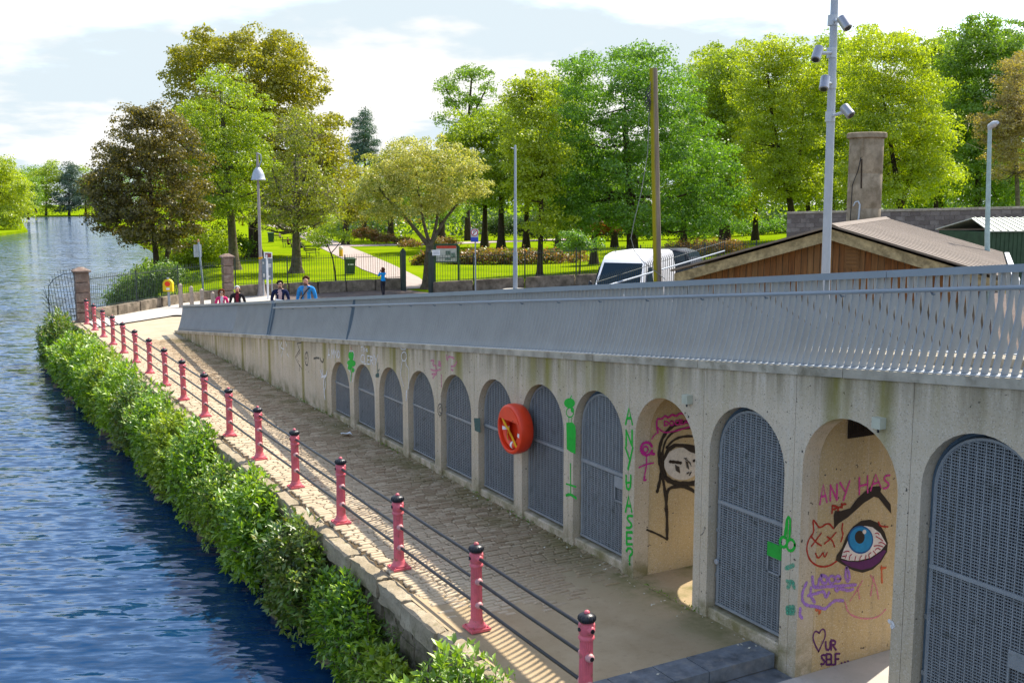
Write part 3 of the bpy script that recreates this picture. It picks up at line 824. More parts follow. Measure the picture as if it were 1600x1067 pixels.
# ================================================================== RAMP RAILINGS
def fin_mesh(mirror=1, hgt=.955):
    mb = MB(); n = 8; vs = []
    for i in range(n + 1):
        t_ = i / n; z = hgt * t_
        cx_ = .03 + .20 * (1 - (1 - t_) ** 1.7); w = .102 - .046 * t_
        for (dx, dy) in ((-w / 2, -.005), (w / 2, -.005), (w / 2, .005), (-w / 2, .005)):
            vs.append((mirror * (cx_ + dx), dy, z))
    fs = [(3, 2, 1, 0), tuple(n * 4 + q for q in range(4))]
    for i in range(n):
        for q in range(4):
            q2 = (q + 1) % 4; fs.append((i * 4 + q, i * 4 + q2, i * 4 + 4 + q2, i * 4 + 4 + q))
    mb.add(vs, fs); me = mb.mesh('slat'); me.materials.append(M_STEEL); return me
def railing(x0, mirror, label, near):
    root = thing('ramp_railing', (x0, 24, zc(24)), label, 'railing', None)
    o0 = ORG[root.name]; me = fin_mesh(mirror)
    ya, yb = 3.0, 43.55; gaps = [30.25] if near else []
    ylist = []; y = ya
    while y < yb:
        if not any(abs(y - g) < .16 for g in gaps): ylist.append(y)
        y += .1045
    for y in ylist[:300]:
        o = bpy.data.objects.new('slat', me); COL.objects.link(o); o.parent = root; o.location = Vector((x0, y, zc(y) + .012)) - o0
    base = np.array([v.co[:] for v in me.vertices]); fb = np.array([list(p.vertices) for p in me.polygons if len(p.vertices) == 4])
    V = []; F_ = []
    for i, y in enumerate(ylist[300:]):
        V.append(base + np.array([x0, y, zc(y) + .012]) - np.array(o0)); F_.append(fb + i * len(base))
    if V:
        o = link('farther_slats', np_mesh('farther_slats', np.vstack(V), np.vstack(F_)), M_STEEL, root); o['kind'] = 'stuff'
    m = mirror
    def rail(name, xa, xb, za, zb_, y0, y1, mat=M_STEEL):
        xa, xb = x0 + m * xa, x0 + m * xb
        mb = MB(); mb.prism([(xa, y0, zc(y0) + za), (xa, y1, zc(y1) + za), (xa, y1, zc(y1) + zb_), (xa, y0, zc(y0) + zb_)], (xb - xa, 0, 0)); mb.build(name, mat, root)
    for (y0, y1) in ((ya, 7.55), (7.56, 12.6), (12.61, 18.0), (18.01, 23.3), (23.31, 30.1)) if near else ((ya, 12.0), (12.01, 20), (20.01, 30), (30.01, 43.5)):
        rail('top_rail', .165, .305, .955, 1.03, y0, y1)
    if near: rail('top_rail', .165, .305, .955, 1.03, 30.4, 43.6)
    rail('base_plate', -.045, .125, 0.0015, .0118, ya, yb, M_GREYGALV)  # pale finish puts the sunlit look of the plate into its colour
    if near:
        P_ = [(x0 + .105 * m, y, zc(y) + .815) for y in np.linspace(ya, 30.0, 24)]
        MB().tube(P_, .024, 8).build('handrail', M_STEEL, root, smooth=50)
        for y in np.arange(ya + .4, 30, 1.18):
            MB().tube([(x0 + .105 * m, y, zc(y) + .80), (x0 + .13 * m, y, zc(y) + .77), (x0 + .16 * m, y, zc(y) + .77)], .011, 6).build('bracket', M_STEELD, root)
        for y in (30.13, 30.37): MB().prism([(x0 - .03, y - .02, zc(y) + .012), (x0 + .12, y - .02, zc(y) + .012), (x0 + .30, y - .02, zc(y) + .955), (x0 + .17, y - .02, zc(y) + .955)], (0, .04, 0)).build('post', M_STEELD, root)  # dark posts added to stand for the shadowed gap between panels
        y = 23.45; MB().prism([(x0 - .035, y - .008, zc(y) + .012), (x0 + .1, y - .008, zc(y) + .012), (x0 + .26, y - .008, zc(y) + .955), (x0 + .17, y - .008, zc(y) + .955)], (0, .016, 0)).build('post', M_STEELD, root)  # thin dark strip added to stand for a shaded panel seam
    return root
railing(XW + .055, 1, 'slate blue slatted railing with a tubular handrail on the arched wall', True)
railing(XB + .56, -1, 'slate blue slatted railing along the landward side of the ramp', False)

# ================================================================== BOLLARDS AND RAILS
BX, BY0, BSP, NB_ = 5.65, 8.62, 2.50, 17
def bollard():
    b = thing('bollard', (0, 0, 0), 'pink bollard', 'bollard', 'pink bollards along the quay edge')
    mb = MB(); mb.box((0, 0, .016), (.27, .27, .032))
    mb.build('base_plate', M_PINK, b)
    mb = MB()
    for sx in (-1, 1):
        for sy in (-1, 1): mb.lathe((sx * .105, sy * .105, .032), [(.013, 0), (.013, .014), (.006, .018)], 6)
    mb.build('bolts', M_PINK, b)
    prof = [(.118, .032), (.118, .055), (.105, .07), (.095, .085), (.088, .11), (.080, .125), (.078, .13)]
    MB().lathe((0, 0, 0), prof, 24).build('foot', M_PINK, b, smooth=35)
    MB().lathe((0, 0, 0), [(.076, .128), (.076, .14), (.076, .16), (.070, .80), (.070, .815), (.070, .82)], 40, flute=(.15, .805, .10)).build('shaft', M_PINK, b, smooth=20)
    MB().lathe((0, 0, 0), [(.072, .815), (.085, .82), (.088, .835), (.082, .85), (.074, .862), (.080, .88), (.088, .90), (.090, .95), (.086, .985), (.070, 1.0), (.055, 1.005)], 24).build('collar', M_PINK, b, smooth=35)
    MB().lathe((0, 0, 0), [(.062, 1.0), (.085, 1.012), (.098, 1.032), (.100, 1.048), (.092, 1.068), (.07, 1.085), (.04, 1.095), (.02, 1.1)], 32, flute=(1.02, 1.09, .10)).build('cap', M_BLACK, b, smooth=30)
    MB().lathe((0, 0, 0), [(.03, 1.095), (.032, 1.105), (.025, 1.118), (.01, 1.128), (.002, 1.13)], 12).build('finial', M_PINK, b, smooth=40)
    for z in (.33, .635, .935):
        for s_ in (-1, 1):
            m_ = MB(); m_.tube([(0, s_ * .05, z), (0, s_ * .085, z), (0, s_ * .105, z), (0, s_ * .112, z)], [.05, .046, .036, .024], 12)
            m_.build('boss', M_BOSS if z < .9 else M_PINK, b, smooth=40)
    mb = MB(); mb.tube([(.078, 0, .935), (.097, 0, .935)], [.022, .022], 10); mb.tube([(-.097, 0, .935), (-.078, 0, .935)], [.022, .022], 10)
    mb.build('side_plug', M_BLACK, b, smooth=40)
    return b
b0 = bollard()
names = ['nearest the steps, sockets empty', 'second from the steps, shrub at its foot', 'third from the steps, on bare stone', 'fourth from the steps, a shrub at its foot',
         'fifth from the steps', 'sixth from the steps', 'seventh from the steps', 'eighth from the steps', 'ninth from the steps, in the middle of the row', 'eighth from the stone pillar',
         'seventh from the stone pillar', 'sixth from the stone pillar', 'fifth from the stone pillar', 'fourth from the stone pillar', 'third from the stone pillar', 'second from the stone pillar', 'standing right beside the stone pillar']
bys = []
for i in range(NB_):
    y = BY0 + i * BSP + (.0 if i < 8 else .05 * (i - 7)); bys.append(y)
    o = b0 if i == 0 else copy_tree(b0, None, (BX, y, 0))
    o.location = (BX, y, 0); ORG[o.name] = Vector((BX, y, 0))
    o.rotation_euler = (R_(.5) * math.sin(i * 2.7), R_(.6) * math.cos(i * 1.9), 0)
    o['label'] = 'pink fluted bollard with black cap, ' + names[i]
for c in list(b0.children):
    if c.name.startswith('boss') and False: pass
sock = MB()
for z in (.33, .635, .935): sock.tube([(BX, BY0 - .117, z), (BX, BY0 - .108, z)], .024, 10)
sock.build('socket', M_BLACK, b0, smooth=40)
for z, nm in ((.935, 'top'), (.635, 'middle'), (.33, 'bottom')):
    P_ = []
    for a, b in zip(bys[:-1], bys[1:]):
        P_ += [(BX, a, z), (BX, (a + b) / 2, z - .006)]
    P_.append((BX, bys[-1], z))
    o = MB().tube(P_, .0215, 8).build('handrail', M_BLACK, smooth=50)
    setp(o, nm + ' black rail of the three strung between the pink bollards', 'rail')

# ================================================================== LIFE RING STATION, WALL LIGHTS
LRY, LRZ = 14.85, 1.57
lr = thing('life_ring_station', (XW, LRY, LRZ), 'round orange life ring housing on the pier between two grilles', 'life ring')
def to_wall(mb):                                   # lathe axis z -> out of the wall (-x)
    mb.v = [(XW - c, LRY - a, LRZ + b) for a, b, c in mb.v]; return mb
mb = MB(); n = 40
prof = [(.30, .002), (.385, .004), (.405, .03), (.425, .12), (.425, .20), (.412, .245), (.385, .262), (.365, .262), (.355, .25), (.35, .10), (.34, .06)]
mb.lathe((0, 0, 0), prof, n); to_wall(mb).build('housing', M_ORANGE, lr, smooth=35)
mb = MB(); A0 = math.asin(.40)
seg = [(.372 * math.cos(a), .372 * math.sin(a)) for a in np.linspace(A0, math.pi - A0, 22)]
mb.prism([(x, y, .225) for x, y in seg], (0, 0, .045)); to_wall(mb).build('hood', M_ORANGE, lr)
def torus(mb, c, R, r, n1=36, n2=12, a0=0, a1=2 * math.pi, mi=0):
    vs = []; full = abs(a1 - a0 - 2 * math.pi) < 1e-6; m = n1 if full else n1 + 1
    for i in range(m):
        a = a0 + (a1 - a0) * i / n1
        for k in range(n2):
            b = 2 * math.pi * k / n2; vs.append((c[0] + (R + r * math.cos(b)) * math.cos(a), c[1] + (R + r * math.cos(b)) * math.sin(a), c[2] + r * math.sin(b)))
    fs = []
    for i in range(n1):
        i2 = (i + 1) % m
        for k in range(n2): k2 = (k + 1) % n2; fs.append((i * n2 + k, i2 * n2 + k, i2 * n2 + k2, i * n2 + k2))
    mb.add(vs, fs, mi); return mb
ring = to_wall(torus(MB(), (0, -.01, .165), .265, .062)).build('ring', M_ORANGE, lr, smooth=60)
for a in (1.45, 3.2, 4.75, 6.1):
    to_wall(torus(MB(), (0, -.01, .165), .265, .0655, 4, 12, a - .12, a + .12)).build('white_band', M_WHITE, ring, smooth=60)
r4 = np.random.default_rng(3); mb = MB()
for q in range(9):
    o1, o2 = r4.uniform(-.02, .02, 2)
    mb.tube([(-.30 + o1, .17 + o2, .235), (-.1 + o2, .03 + o1, .25), (.02, -.02 + o2 * .5, .262), (.10 + o1, -.12 + o2, .25), (.22 + o2, -.26 + o1, .235)], .008, 5)
for q in range(5): mb.tube([(-.02 + .012 * q, .035 - .02 * q, .245), (.035 + .012 * q, -.005 - .02 * q, .28), (.05 + .01 * q, -.07 - .01 * q, .245)], .009, 5)
mb.tube([(-.02, .0, .25), (-.06, -.1, .255), (-.03, -.2, .25), (-.08, -.13, .25)], .006, 5)
to_wall(mb).build('rope', M_ROPE, lr, smooth=60)
mb = MB(); mb.lathe((.16, .17, .22), [(.03, 0), (.03, .012), (.012, .03), (.012, .05)], 10); to_wall(mb).build('latch', M_BLACK, lr, smooth=40)

for (px, py, lab) in ((1078, 623, 'small cream lamp box on the wall between the pale mural arch and its right neighbour'), (1378, 660, 'small cream lamp box on the wall to the right of the blue eye mural')):
    p = atx(px, py, XW); w_ = thing('wall_lamp', p, lab, 'wall lamp', 'lamp boxes on the arcade wall')
    MB().box((XW - .045, p[1], p[2]), (.09, .11, .115)).build('casing', simple('cream_enamel', (.50, .50, .38), .5, .4, .1), w_)
    MB().tube([(XW - .05, p[1] + .0, p[2] - .058), (XW - .05, p[1], p[2] - .10)], .012, 8).build('sensor', M_BLACK, w_)
# vent grating inside the eye passage
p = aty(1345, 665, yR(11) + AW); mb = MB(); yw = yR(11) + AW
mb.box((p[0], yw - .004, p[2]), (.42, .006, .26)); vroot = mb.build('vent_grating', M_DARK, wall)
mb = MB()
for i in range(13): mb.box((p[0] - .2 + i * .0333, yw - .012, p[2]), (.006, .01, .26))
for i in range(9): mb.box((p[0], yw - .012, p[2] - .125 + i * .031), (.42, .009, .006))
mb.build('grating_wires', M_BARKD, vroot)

# ================================================================== GRAFFITI (flat paint films lying on the concrete)
def paint(name, col, fade=0.0, rough=.6):
    m, t, p_ = base_mat(name, rough, .25); P = pos(t)
    n = noise(t, 14, 5, .7, P)
    c = ramp(t, n, [(.25, tuple(q * .75 for q in col)), (.7, tuple(min(1, q * 1.1) for q in col))])
    t.links.new(c, p_.inputs['Base Color'])
    a = maprange(t, noise(t, 60, 4, .75, P), .22 + fade * .28, .42 + fade * .28, .15 if fade else .72, 1)
    sf_ = _n(t, 'ShaderNodeAttribute'); sf_.attribute_name = 'soft'
    a = math_(t, 'MULTIPLY', a, maprange(t, math_(t, 'ADD', sf_.outputs['Fac'], math_(t, 'MULTIPLY_ADD', noise(t, 110, 2, .6, P), .5, -.25)), .12, .7))
    t.links.new(a, p_.inputs['Alpha']); return m
PT = dict(green=paint('green_spray', (.012, .42, .035)), black=paint('black_spray', (.030, .022, .018)), pink=paint('pink_spray', (.70, .06, .34), .25),
          magenta=paint('magenta_spray', (.55, .02, .27), .1), red=paint('red_spray', (.42, .028, .018)), purple=paint('lilac_spray', (.38, .20, .62), .35),
          dpurple=paint('dark_purple_spray', (.105, .022, .12)), white=paint('white_spray', (.76, .75, .74), .32), face=paint('chalk_white_paint', (.66, .63, .58), .05),
          blue=paint('eye_blue_paint', (.02, .26, .56)), dblue=paint('eye_blue_dark_paint', (.012, .11, .32)), eyewhite=paint('eye_white_paint', (.74, .70, .69)), teal=paint('teal_spray', (.10, .40, .24), .6),
          fpink=paint('faded_pink_spray', (.70, .22, .33), .6), orange=paint('orange_spray', (.62, .13, .05), .4), dkteal=paint('dark_teal_spray', (.05, .11, .10), .25), dgrey=paint('grey_black_spray', (.09, .085, .075), .5), vein=paint('vein_red_paint', (.40, .015, .05)))
class Pl:                                          # plane: ('x', x) faces -x, ('y', y) faces -y
    def __init__(s, kind, c): s.k, s.c = kind, c
    def uv(s, px, py):
        p = atx(px, py, s.c) if s.k == 'x' else aty(px, py, s.c)
        return (p[1], p[2]) if s.k == 'x' else (p[0], p[2])
    def w(s, u, v, off): return (s.c - off, u, v) if s.k == 'x' else (u, s.c - off, v)
WALLP = Pl('x', XW); EYEP = Pl('y', yR(11) + AW); MURP = Pl('y', yR(9) + AW)
OFFC = [0]
def smooth_line(P, it=2):
    for _ in range(it):
        Q = [P[0]]
        for a, b in zip(P[:-1], P[1:]):
            Q += [(a[0] * .75 + b[0] * .25, a[1] * .75 + b[1] * .25), (a[0] * .25 + b[0] * .75, a[1] * .25 + b[1] * .75)]
        P = Q + [P[-1]]
    return P
class Graf:
    def __init__(s, plane, ox=0, oy=0, sc=1.0): s.pl, s.ox, s.oy, s.sc = plane, ox, oy, sc; s.mb = MB(); s.lay = 0; s.al = []
    def P(s, pts): return [s.pl.uv(s.ox + x / s.sc, s.oy + y / s.sc) for x, y in pts]
    def off(s): s.lay += 1; return .0022 + .00022 * s.lay
    def line(s, pts, w, curve=True, taper=False):
        p = s.P(pts)
        if curve and len(p) > 2: p = smooth_line(p)
        d = s.off(); rows = [[], [], [], []]; n = len(p)
        for i, q in enumerate(p):
            a = p[max(0, i - 1)]; b = p[min(n - 1, i + 1)]; tx, ty = b[0] - a[0], b[1] - a[1]; l = math.hypot(tx, ty) or 1
            ww = w * (1 if not taper else (1 - .7 * i / (n - 1))) * (1 + .16 * math.sin(i * 1.9 + len(s.mb.v))) / 2
            for k, m in enumerate((-1.25, -.62, .62, 1.25)): rows[k].append(s.pl.w(q[0] + ty / l * ww * m, q[1] - tx / l * ww * m, d))
        s.mb.add(sum(rows, []), [(k * n + i, k * n + i + 1, (k + 1) * n + i + 1, (k + 1) * n + i) for k in range(3) for i in range(n - 1)])
        s.al += [0.0] * n + [1.0] * (2 * n) + [0.0] * n
        for q in (p[0], p[-1]):
            d2 = d + .00008; an = np.linspace(0, 2 * math.pi, 9)[:-1]
            s.mb.add([s.pl.w(q[0] + w * m * math.cos(a), q[1] + w * m * math.sin(a), d2) for m in (.3, .62) for a in an], [tuple(range(8))] + [(k, (k + 1) % 8, 8 + (k + 1) % 8, 8 + k) for k in range(8)])
            s.al += [1.0] * 8 + [0.0] * 8
        return s
    def fill(s, pts, curve=False):
        p = s.P(pts)
        if curve: p = smooth_line(p + [p[0]], 2)[:-1]
        d = s.off(); s.mb.add([s.pl.w(u, v, d) for u, v in p], [tuple(range(len(p)))]); s.al += [1.0] * len(p); return s
    def blob(s, x, y, rx, ry, n=14):
        return s.fill([(x + rx * math.cos(a), y + ry * math.sin(a)) for a in np.linspace(0, 2 * math.pi, n + 1)[:-1]])
    def ringl(s, x, y, rx, ry, w, a0=0, a1=2 * math.pi): return s.line([(x + rx * math.cos(a), y + ry * math.sin(a)) for a in np.linspace(a0, a1, 14)], w)
    FONT = {'A': [[(0, 1), (.5, 0), (1, 1)], [(.2, .62), (.8, .62)]], 'N': [[(0, 1), (0, 0)], [(0, 0), (1, 1)], [(1, 1), (1, 0)]], 'Y': [[(0, 0), (.5, .5)], [(1, 0), (.35, 1)]],
            'H': [[(0, 0), (0, 1)], [(1, 0), (1, 1)], [(0, .5), (1, .5)]], 'S': [[(1, .05), (.3, .02), (.05, .25), (.5, .5), (.95, .72), (.6, .98), (0, .95)]], 'E': [[(1, 0), (0, 0)], [(0, 0), (0, 1)], [(0, .5), (.8, .5)], [(0, 1), (1, 1)]],
            '?': [[(0, .2), (.3, 0), (.9, .08), (.95, .35), (.5, .5), (.5, .75)], [(.5, .93), (.52, 1)]], 'U': [[(0, 0), (.02, .8), (.5, 1), (.95, .8), (1, 0)]], 'R': [[(0, 1), (0, 0)], [(0, 0), (.9, .08), (.85, .45), (0, .5)], [(.3, .5), (1, 1)]],
            'L': [[(0, 0), (0, 1)], [(0, 1), (.9, 1)]], 'F': [[(0, 1), (0, 0)], [(0, 0), (1, 0)], [(0, .5), (.75, .5)]], 'P': [[(0, 1), (.1, 0)], [(.1, 0), (.95, .1), (.8, .45), (.05, .52)]], 'r': [[(.1, .2), (.2, 1)], [(.2, .6), (.6, .25), (1, .3)]],
            'D': [[(0, 0), (0, 1)], [(0, 0), (.8, .1), (1, .5), (.8, .9), (0, 1)]], 'O': [[(.5, 0), (0, .3), (.05, .8), (.5, 1), (.95, .75), (1, .3), (.5, 0)]], 'C': [[(1, .1), (.5, 0), (.05, .4), (.2, .9), (1, .95)]],
            'T': [[(0, 0), (1, 0)], [(.5, 0), (.5, 1)]], 'M': [[(0, 1), (.1, 0)], [(.1, 0), (.5, .6)], [(.5, .6), (.9, 0)], [(.9, 0), (1, 1)]], 't': [[(.5, 0), (.5, 1)], [(.1, .35), (.95, .3)]], 'h': [[(.1, 0), (.1, 1)], [(.1, .6), (.6, .45), (.8, 1)]],
            'e': [[(.1, .65), (.9, .6), (.5, .35), (.1, .7), (.5, 1), (.95, .9)]], '.': [[(.4, .95), (.5, 1)]], 'V': [[(0, 0), (.45, 1)], [(.45, 1), (1, 0)]]}
    def text(s, ch, x0, y0, x1, y1, w, sh=0, dy=0):
        for st in s.FONT[ch]:
            s.line([(x0 + (x1 - x0) * u + sh * (1 - v), y0 + (y1 - y0) * v + dy * u) for u, v in st], w, curve=len(st) > 3)
        return s
    def done(s, col, label):
        o = s.mb.build('graffiti', PT[col], wall, label=label, fix=False)
        at = o.data.attributes.new('soft', 'FLOAT', 'POINT'); at.data.foreach_set('value', s.al)
        return o

# green block-letter column between two arches
g = Graf(WALLP, 960, 600, 3.556)
for ch, (x0, y0, x1, y1) in zip('ANYUASE?', ((63, 135, 100, 222), (66, 257, 99, 343), (62, 352, 103, 472), (66, 507, 92, 588), (63, 622, 97, 708), (69, 728, 101, 800), (69, 822, 100, 888), (68, 908, 103, 1000))):
    g.text(ch, x0, y0, x1, y1, .038)
g.line([(66, 548), (93, 545)], .035)
g.done('green', 'green letters reading ANYHASE? down the pier')
g = Graf(WALLP, 860, 600, 5.333)
g.blob(160, 158, 46, 42).line([(168, 118), (178, 96)], .018).ringl(164, 236, 31, 40, .02).line([(155, 280), (154, 322)], .016).line([(176, 280), (176, 322)], .016)
g.blob(184, 215, 14, 22).fill([(134, 320), (185, 318), (208, 345), (214, 400), (210, 582), (170, 565), (138, 540)])
g.line([(168, 662), (170, 925)], .026).line([(134, 830), (214, 855)], .03).line([(134, 925), (170, 915), (216, 950)], .045)
g.done('green', 'green capped figure with a solid green body')
g = Graf(WALLP, 480, 520, 6.667); g.line([(460, 185), (492, 205), (482, 300), (505, 330), (488, 415), (470, 515)], .03).line([(452, 185), (432, 210), (438, 285), (415, 320), (425, 380), (455, 410), (450, 515)], .03)
g.done('white', 'white outline round the green shamrock')
g = Graf(WALLP, 480, 520, 6.667); g.lay = 14; g.blob(447, 235, 16, 40).blob(473, 235, 14, 40).blob(440, 312, 22, 28).blob(485, 318, 20, 32).blob(445, 362, 22, 26).blob(478, 388, 16, 24).blob(462, 310, 18, 60).line([(466, 400), (458, 450), (456, 498)], .035)
g.done('green', 'green shamrock above the two farthest arches')
g = Graf(WALLP, 480, 520, 6.667); g.line([(455, 150), (460, 182)], .03).done('orange', 'small orange dab above the shamrock')
g = Graf(WALLP, 480, 520, 6.667)
for ch, b in zip('AMNO', ((215, 165, 240, 270), (252, 175, 280, 260), (290, 180, 312, 262), (318, 185, 338, 262))): g.text(ch, *b, .03)
for ch, b in zip('the', ((560, 120, 582, 195), (586, 130, 606, 200), (610, 145, 634, 195))): g.text(ch, *b, .025)
for ch, b in zip('CLERY', ((557, 225, 590, 310), (598, 235, 620, 322), (628, 240, 652, 325), (660, 245, 690, 330), (698, 230, 738, 335))): g.text(ch, *b, .03)
g.ringl(1005, 160, 28, 14, .02).ringl(1012, 245, 28, 48, .022).line([(985, 335), (975, 430), (985, 480), (1010, 560)], .022).line([(1035, 335), (1062, 370), (1062, 580)], .022).line([(995, 290), (985, 340)], .02).line([(1030, 290), (1040, 340)], .02).line([(1040, 600), (1035, 700)], .05)
g.line([(140, 390), (160, 450), (195, 470), (210, 400)], .05).line([(160, 380), (165, 440)], .04).line([(178, 470), (175, 560), (190, 690)], .05).line([(190, 480), (200, 560), (180, 600), (185, 680)], .03).line([(150, 460), (205, 440)], .05)
g.done('white', 'faded white scrawls and outline figure over the far arches')
g = Graf(WALLP, 480, 520, 6.667)
for pts in ([(1290, 290), (1330, 285), (1300, 330), (1345, 345)], [(1370, 300), (1395, 305), (1365, 340), (1395, 345)], [(1300, 430), (1340, 425), (1310, 470)], [(1450, 230), (1460, 300), (1470, 240), (1530, 265)], [(1500, 350), (1540, 345), (1560, 300)], [(1290, 380), (1330, 400), (1390, 380)], [(1340, 350), (1350, 420)], [(1400, 440), (1400, 560)], [(1500, 380), (1520, 390)]): g.line(pts, .04)
g.blob(1380, 325, 16, 22).blob(1335, 430, 18, 16).done('fpink', 'faded pink blotches and scribble above the fourth and fifth arches')
g = Graf(WALLP, 480, 520, 6.667)
g.ringl(1385, 800, 24, 62, .03).line([(1395, 770), (1372, 790), (1378, 830), (1400, 835)], .025)
g.done('dgrey', 'dark swirl on a pier')
g = Graf(WALLP, 480, 520, 6.667); g.blob(738, 440, 12, 28).blob(722, 445, 10, 22).line([(738, 315), (732, 380), (738, 430)], .03).line([(752, 380), (740, 400)], .03)
g.done('dkteal', 'dark green drips beside the second arch')
g = Graf(WALLP, 420, 520, 8.89)
g.line([(395, 145), (452, 138)], .03).line([(400, 150), (412, 200), (428, 235)], .03, False).line([(428, 240), (366, 340), (428, 455)], .035, False).line([(436, 270), (376, 345), (422, 400)], .02, False).line([(425, 440), (425, 530)], .03).line([(430, 450), (462, 500)], .025)
g.ringl(527, 360, 24, 95, .03).ringl(520, 320, 14, 40, .025).line([(520, 390), (510, 430), (545, 455)], .025)
g.line([(628, 358), (660, 345), (700, 352)], .05).line([(715, 350), (722, 385), (752, 415), (765, 365)], .05).line([(655, 350), (650, 660)], .008).line([(716, 370), (716, 520)], .008).line([(775, 400), (778, 560)], .008)
for pts in ([(140, 120), (150, 260)], [(180, 120), (160, 200), (200, 240)], [(240, 150), (250, 190)], [(260, 300), (275, 320)]): pass
g.done('dgrey', 'black arrow, spiral and smeared letters on the blank far wall')
g = Graf(WALLP, 420, 520, 8.89)
for pts in ([(140, 125), (150, 260)], [(180, 130), (160, 200), (210, 230)], [(235, 120), (250, 190)], [(255, 290), (275, 325)], [(190, 250), (180, 330)]): g.line(pts, .04)
g.done('white', 'faint white marks on the blank far wall')
g = Graf(WALLP, 500, 500, 4); g.fill([(962, 612), (1002, 612), (1004, 705), (968, 690)]); g.done('dkteal', 'dark painted-out patch on a pier left of the life ring')
g = Graf(WALLP, 1180, 780, 3.72)
g.ringl(165, 247, 22, 30, .035).ringl(207, 265, 24, 34, .035).line([(172, 222), (184, 120), (196, 98), (206, 120), (198, 235)], .035).line([(190, 130), (186, 222)], .02)
g.done('green', 'green outline like a pair of scissors on the pier')
g = Graf(WALLP, 1200, 800, 4)
for pts in ([(120, 596), (162, 592)], [(120, 612), (164, 612)], [(122, 628), (160, 630)], [(140, 590), (140, 632)], [(120, 600), (120, 630)], [(120, 430), (160, 440)], [(115, 350), (160, 330)], [(125, 470), (150, 420), (165, 470)]): g.line(pts, .05)
g.done('teal', 'faded teal smears low on the pier')
g = Graf(WALLP, 1200, 800, 4); g.line([(760, 680), (785, 700), (775, 715)], .05).done('white', 'white smudge on the pier')
g = Graf(WALLP, 960, 600, 3.556); g.line([(500, 795), (498, 825), (480, 838)], .012).done('dgrey', 'thin dark hook drawn on the pier')

# hooded face mural in the first open arch
g = Graf(MURP, 960, 600, 3.556)
face = [(376 + 100 * math.cos(a), 442 + 90 * math.sin(a)) for a in np.linspace(0, 2 * math.pi, 30)[:-1]]
g.fill(face).done('face', 'round chalk-white mask face of the mural')
g = Graf(MURP, 960, 600, 3.556); g.lay = 4
g.fill([(268, 440), (275, 395), (292, 352), (330, 330), (400, 332), (470, 345), (500, 350), (500, 395), (455, 388), (420, 376), (380, 350), (340, 350), (305, 372), (286, 410)])
g.line([(238, 596), (256, 520), (262, 470), (250, 440), (247, 370), (262, 305), (300, 248), (350, 218), (420, 205), (520, 205)], .055)
g.line([(266, 385), (280, 315), (320, 268), (380, 244), (460, 240), (520, 245)], .035).line([(288, 352), (330, 306), (390, 287), (470, 292), (520, 300)], .035)
g.line([(262, 400), (262, 460), (285, 525), (330, 548), (380, 556), (460, 548), (530, 540)], .075).line([(266, 380), (266, 470), (280, 520)], .05)
g.line([(262, 490), (284, 610), (292, 730), (292, 858)], .05).line([(286, 700), (290, 610), (306, 570), (400, 566), (470, 615), (530, 640)], .05).line([(180, 808), (240, 832), (294, 862)], .03, True)
g.line([(308, 430), (335, 432), (368, 437)], .045).line([(440, 425), (470, 420)], .045)
for k in range(5): g.line([(338 + 5 * k, 448 + 3 * k), (342 + 5 * k, 480 + 3 * k)], .012)
for k in range(6): g.line([(384 + 7 * k, 412 + 4 * k), (400 + 5 * k, 410 + 9 * k)], .011)
for k in range(3): g.line([(395 + 5 * k, 425 + 4 * k), (402 + 5 * k, 465 + 3 * k)], .011)
g.line([(402, 496), (412, 490)], .02).line([(415, 505), (424, 488)], .02)
g.done('black', 'black hood, hair and features of the hooded face mural')
g = Graf(MURP, 960, 600, 3.556); g.lay = 34
g.line([(240, 270), (232, 230), (235, 190), (262, 195), (280, 172), (298, 190), (318, 165), (340, 180), (365, 158), (390, 170), (430, 165)], .03).line([(238, 240), (270, 270), (330, 262), (420, 235), (470, 220)], .022)
for ch, b in zip('DOCEA', ((276, 205, 298, 230), (304, 203, 328, 230), (334, 200, 352, 226), (358, 198, 378, 222), (384, 193, 410, 222))): g.text(ch, *b, .022)
g.ringl(176, 358, 32, 36, .04, .3, 5.9).ringl(170, 362, 14, 18, .025).line([(175, 396), (176, 450), (166, 500)], .022).line([(134, 462), (170, 445), (214, 436)], .022).line([(165, 510), (160, 535), (172, 530)], .03).line([(205, 305), (210, 292), (230, 272)], .02).line([(205, 385), (218, 388)], .04)
g.done('magenta', 'pink speech cloud and stick figure beside the mural')
# eye mural in the second open arch
g = Graf(EYEP, 1200, 800, 4); g.lay = 2
lid = [(424, 300), (428, 270), (462, 222), (492, 145), (530, 90), (582, 52), (640, 46), (692, 68), (728, 125), (748, 190), (744, 245), (704, 312), (652, 357), (590, 377), (530, 362), (476, 332)]
g.fill(lid); g.fill([(410, 20), (418, -10), (452, -8), (512, -26), (560, -90), (640, -160), (700, -164), (708, -150), (702, -130), (765, -50), (770, 10), (690, -90), (662, -98), (600, -60), (500, 30), (440, 70), (412, 105)])
g.done('black', 'heavy dark brow and lids of the eye mural')
g = Graf(EYEP, 1200, 800, 4); g.lay = 8; g.fill([(456, 286), (468, 240), (500, 172), (545, 112), (600, 84), (650, 92), (700, 130), (738, 196), (702, 240), (640, 282), (560, 302), (500, 300)]).done('eyewhite', 'white of the painted eye')
g = Graf(EYEP, 1200, 800, 4); g.lay = 10; g.fill([(452, 296), (505, 307), (562, 310), (642, 291), (720, 235), (738, 240), (692, 312), (640, 347), (582, 358), (522, 343), (480, 322)]).done('dpurple', 'purple lower lid of the painted eye')
g = Graf(EYEP, 1200, 800, 4); g.lay = 12; g.blob(576, 171, 80, 88, 26).done('dblue', 'dark rim of the painted iris')
g = Graf(EYEP, 1200, 800, 4); g.lay = 14; g.blob(577, 170, 71, 78, 26)
g.done('blue', 'bright blue painted iris')
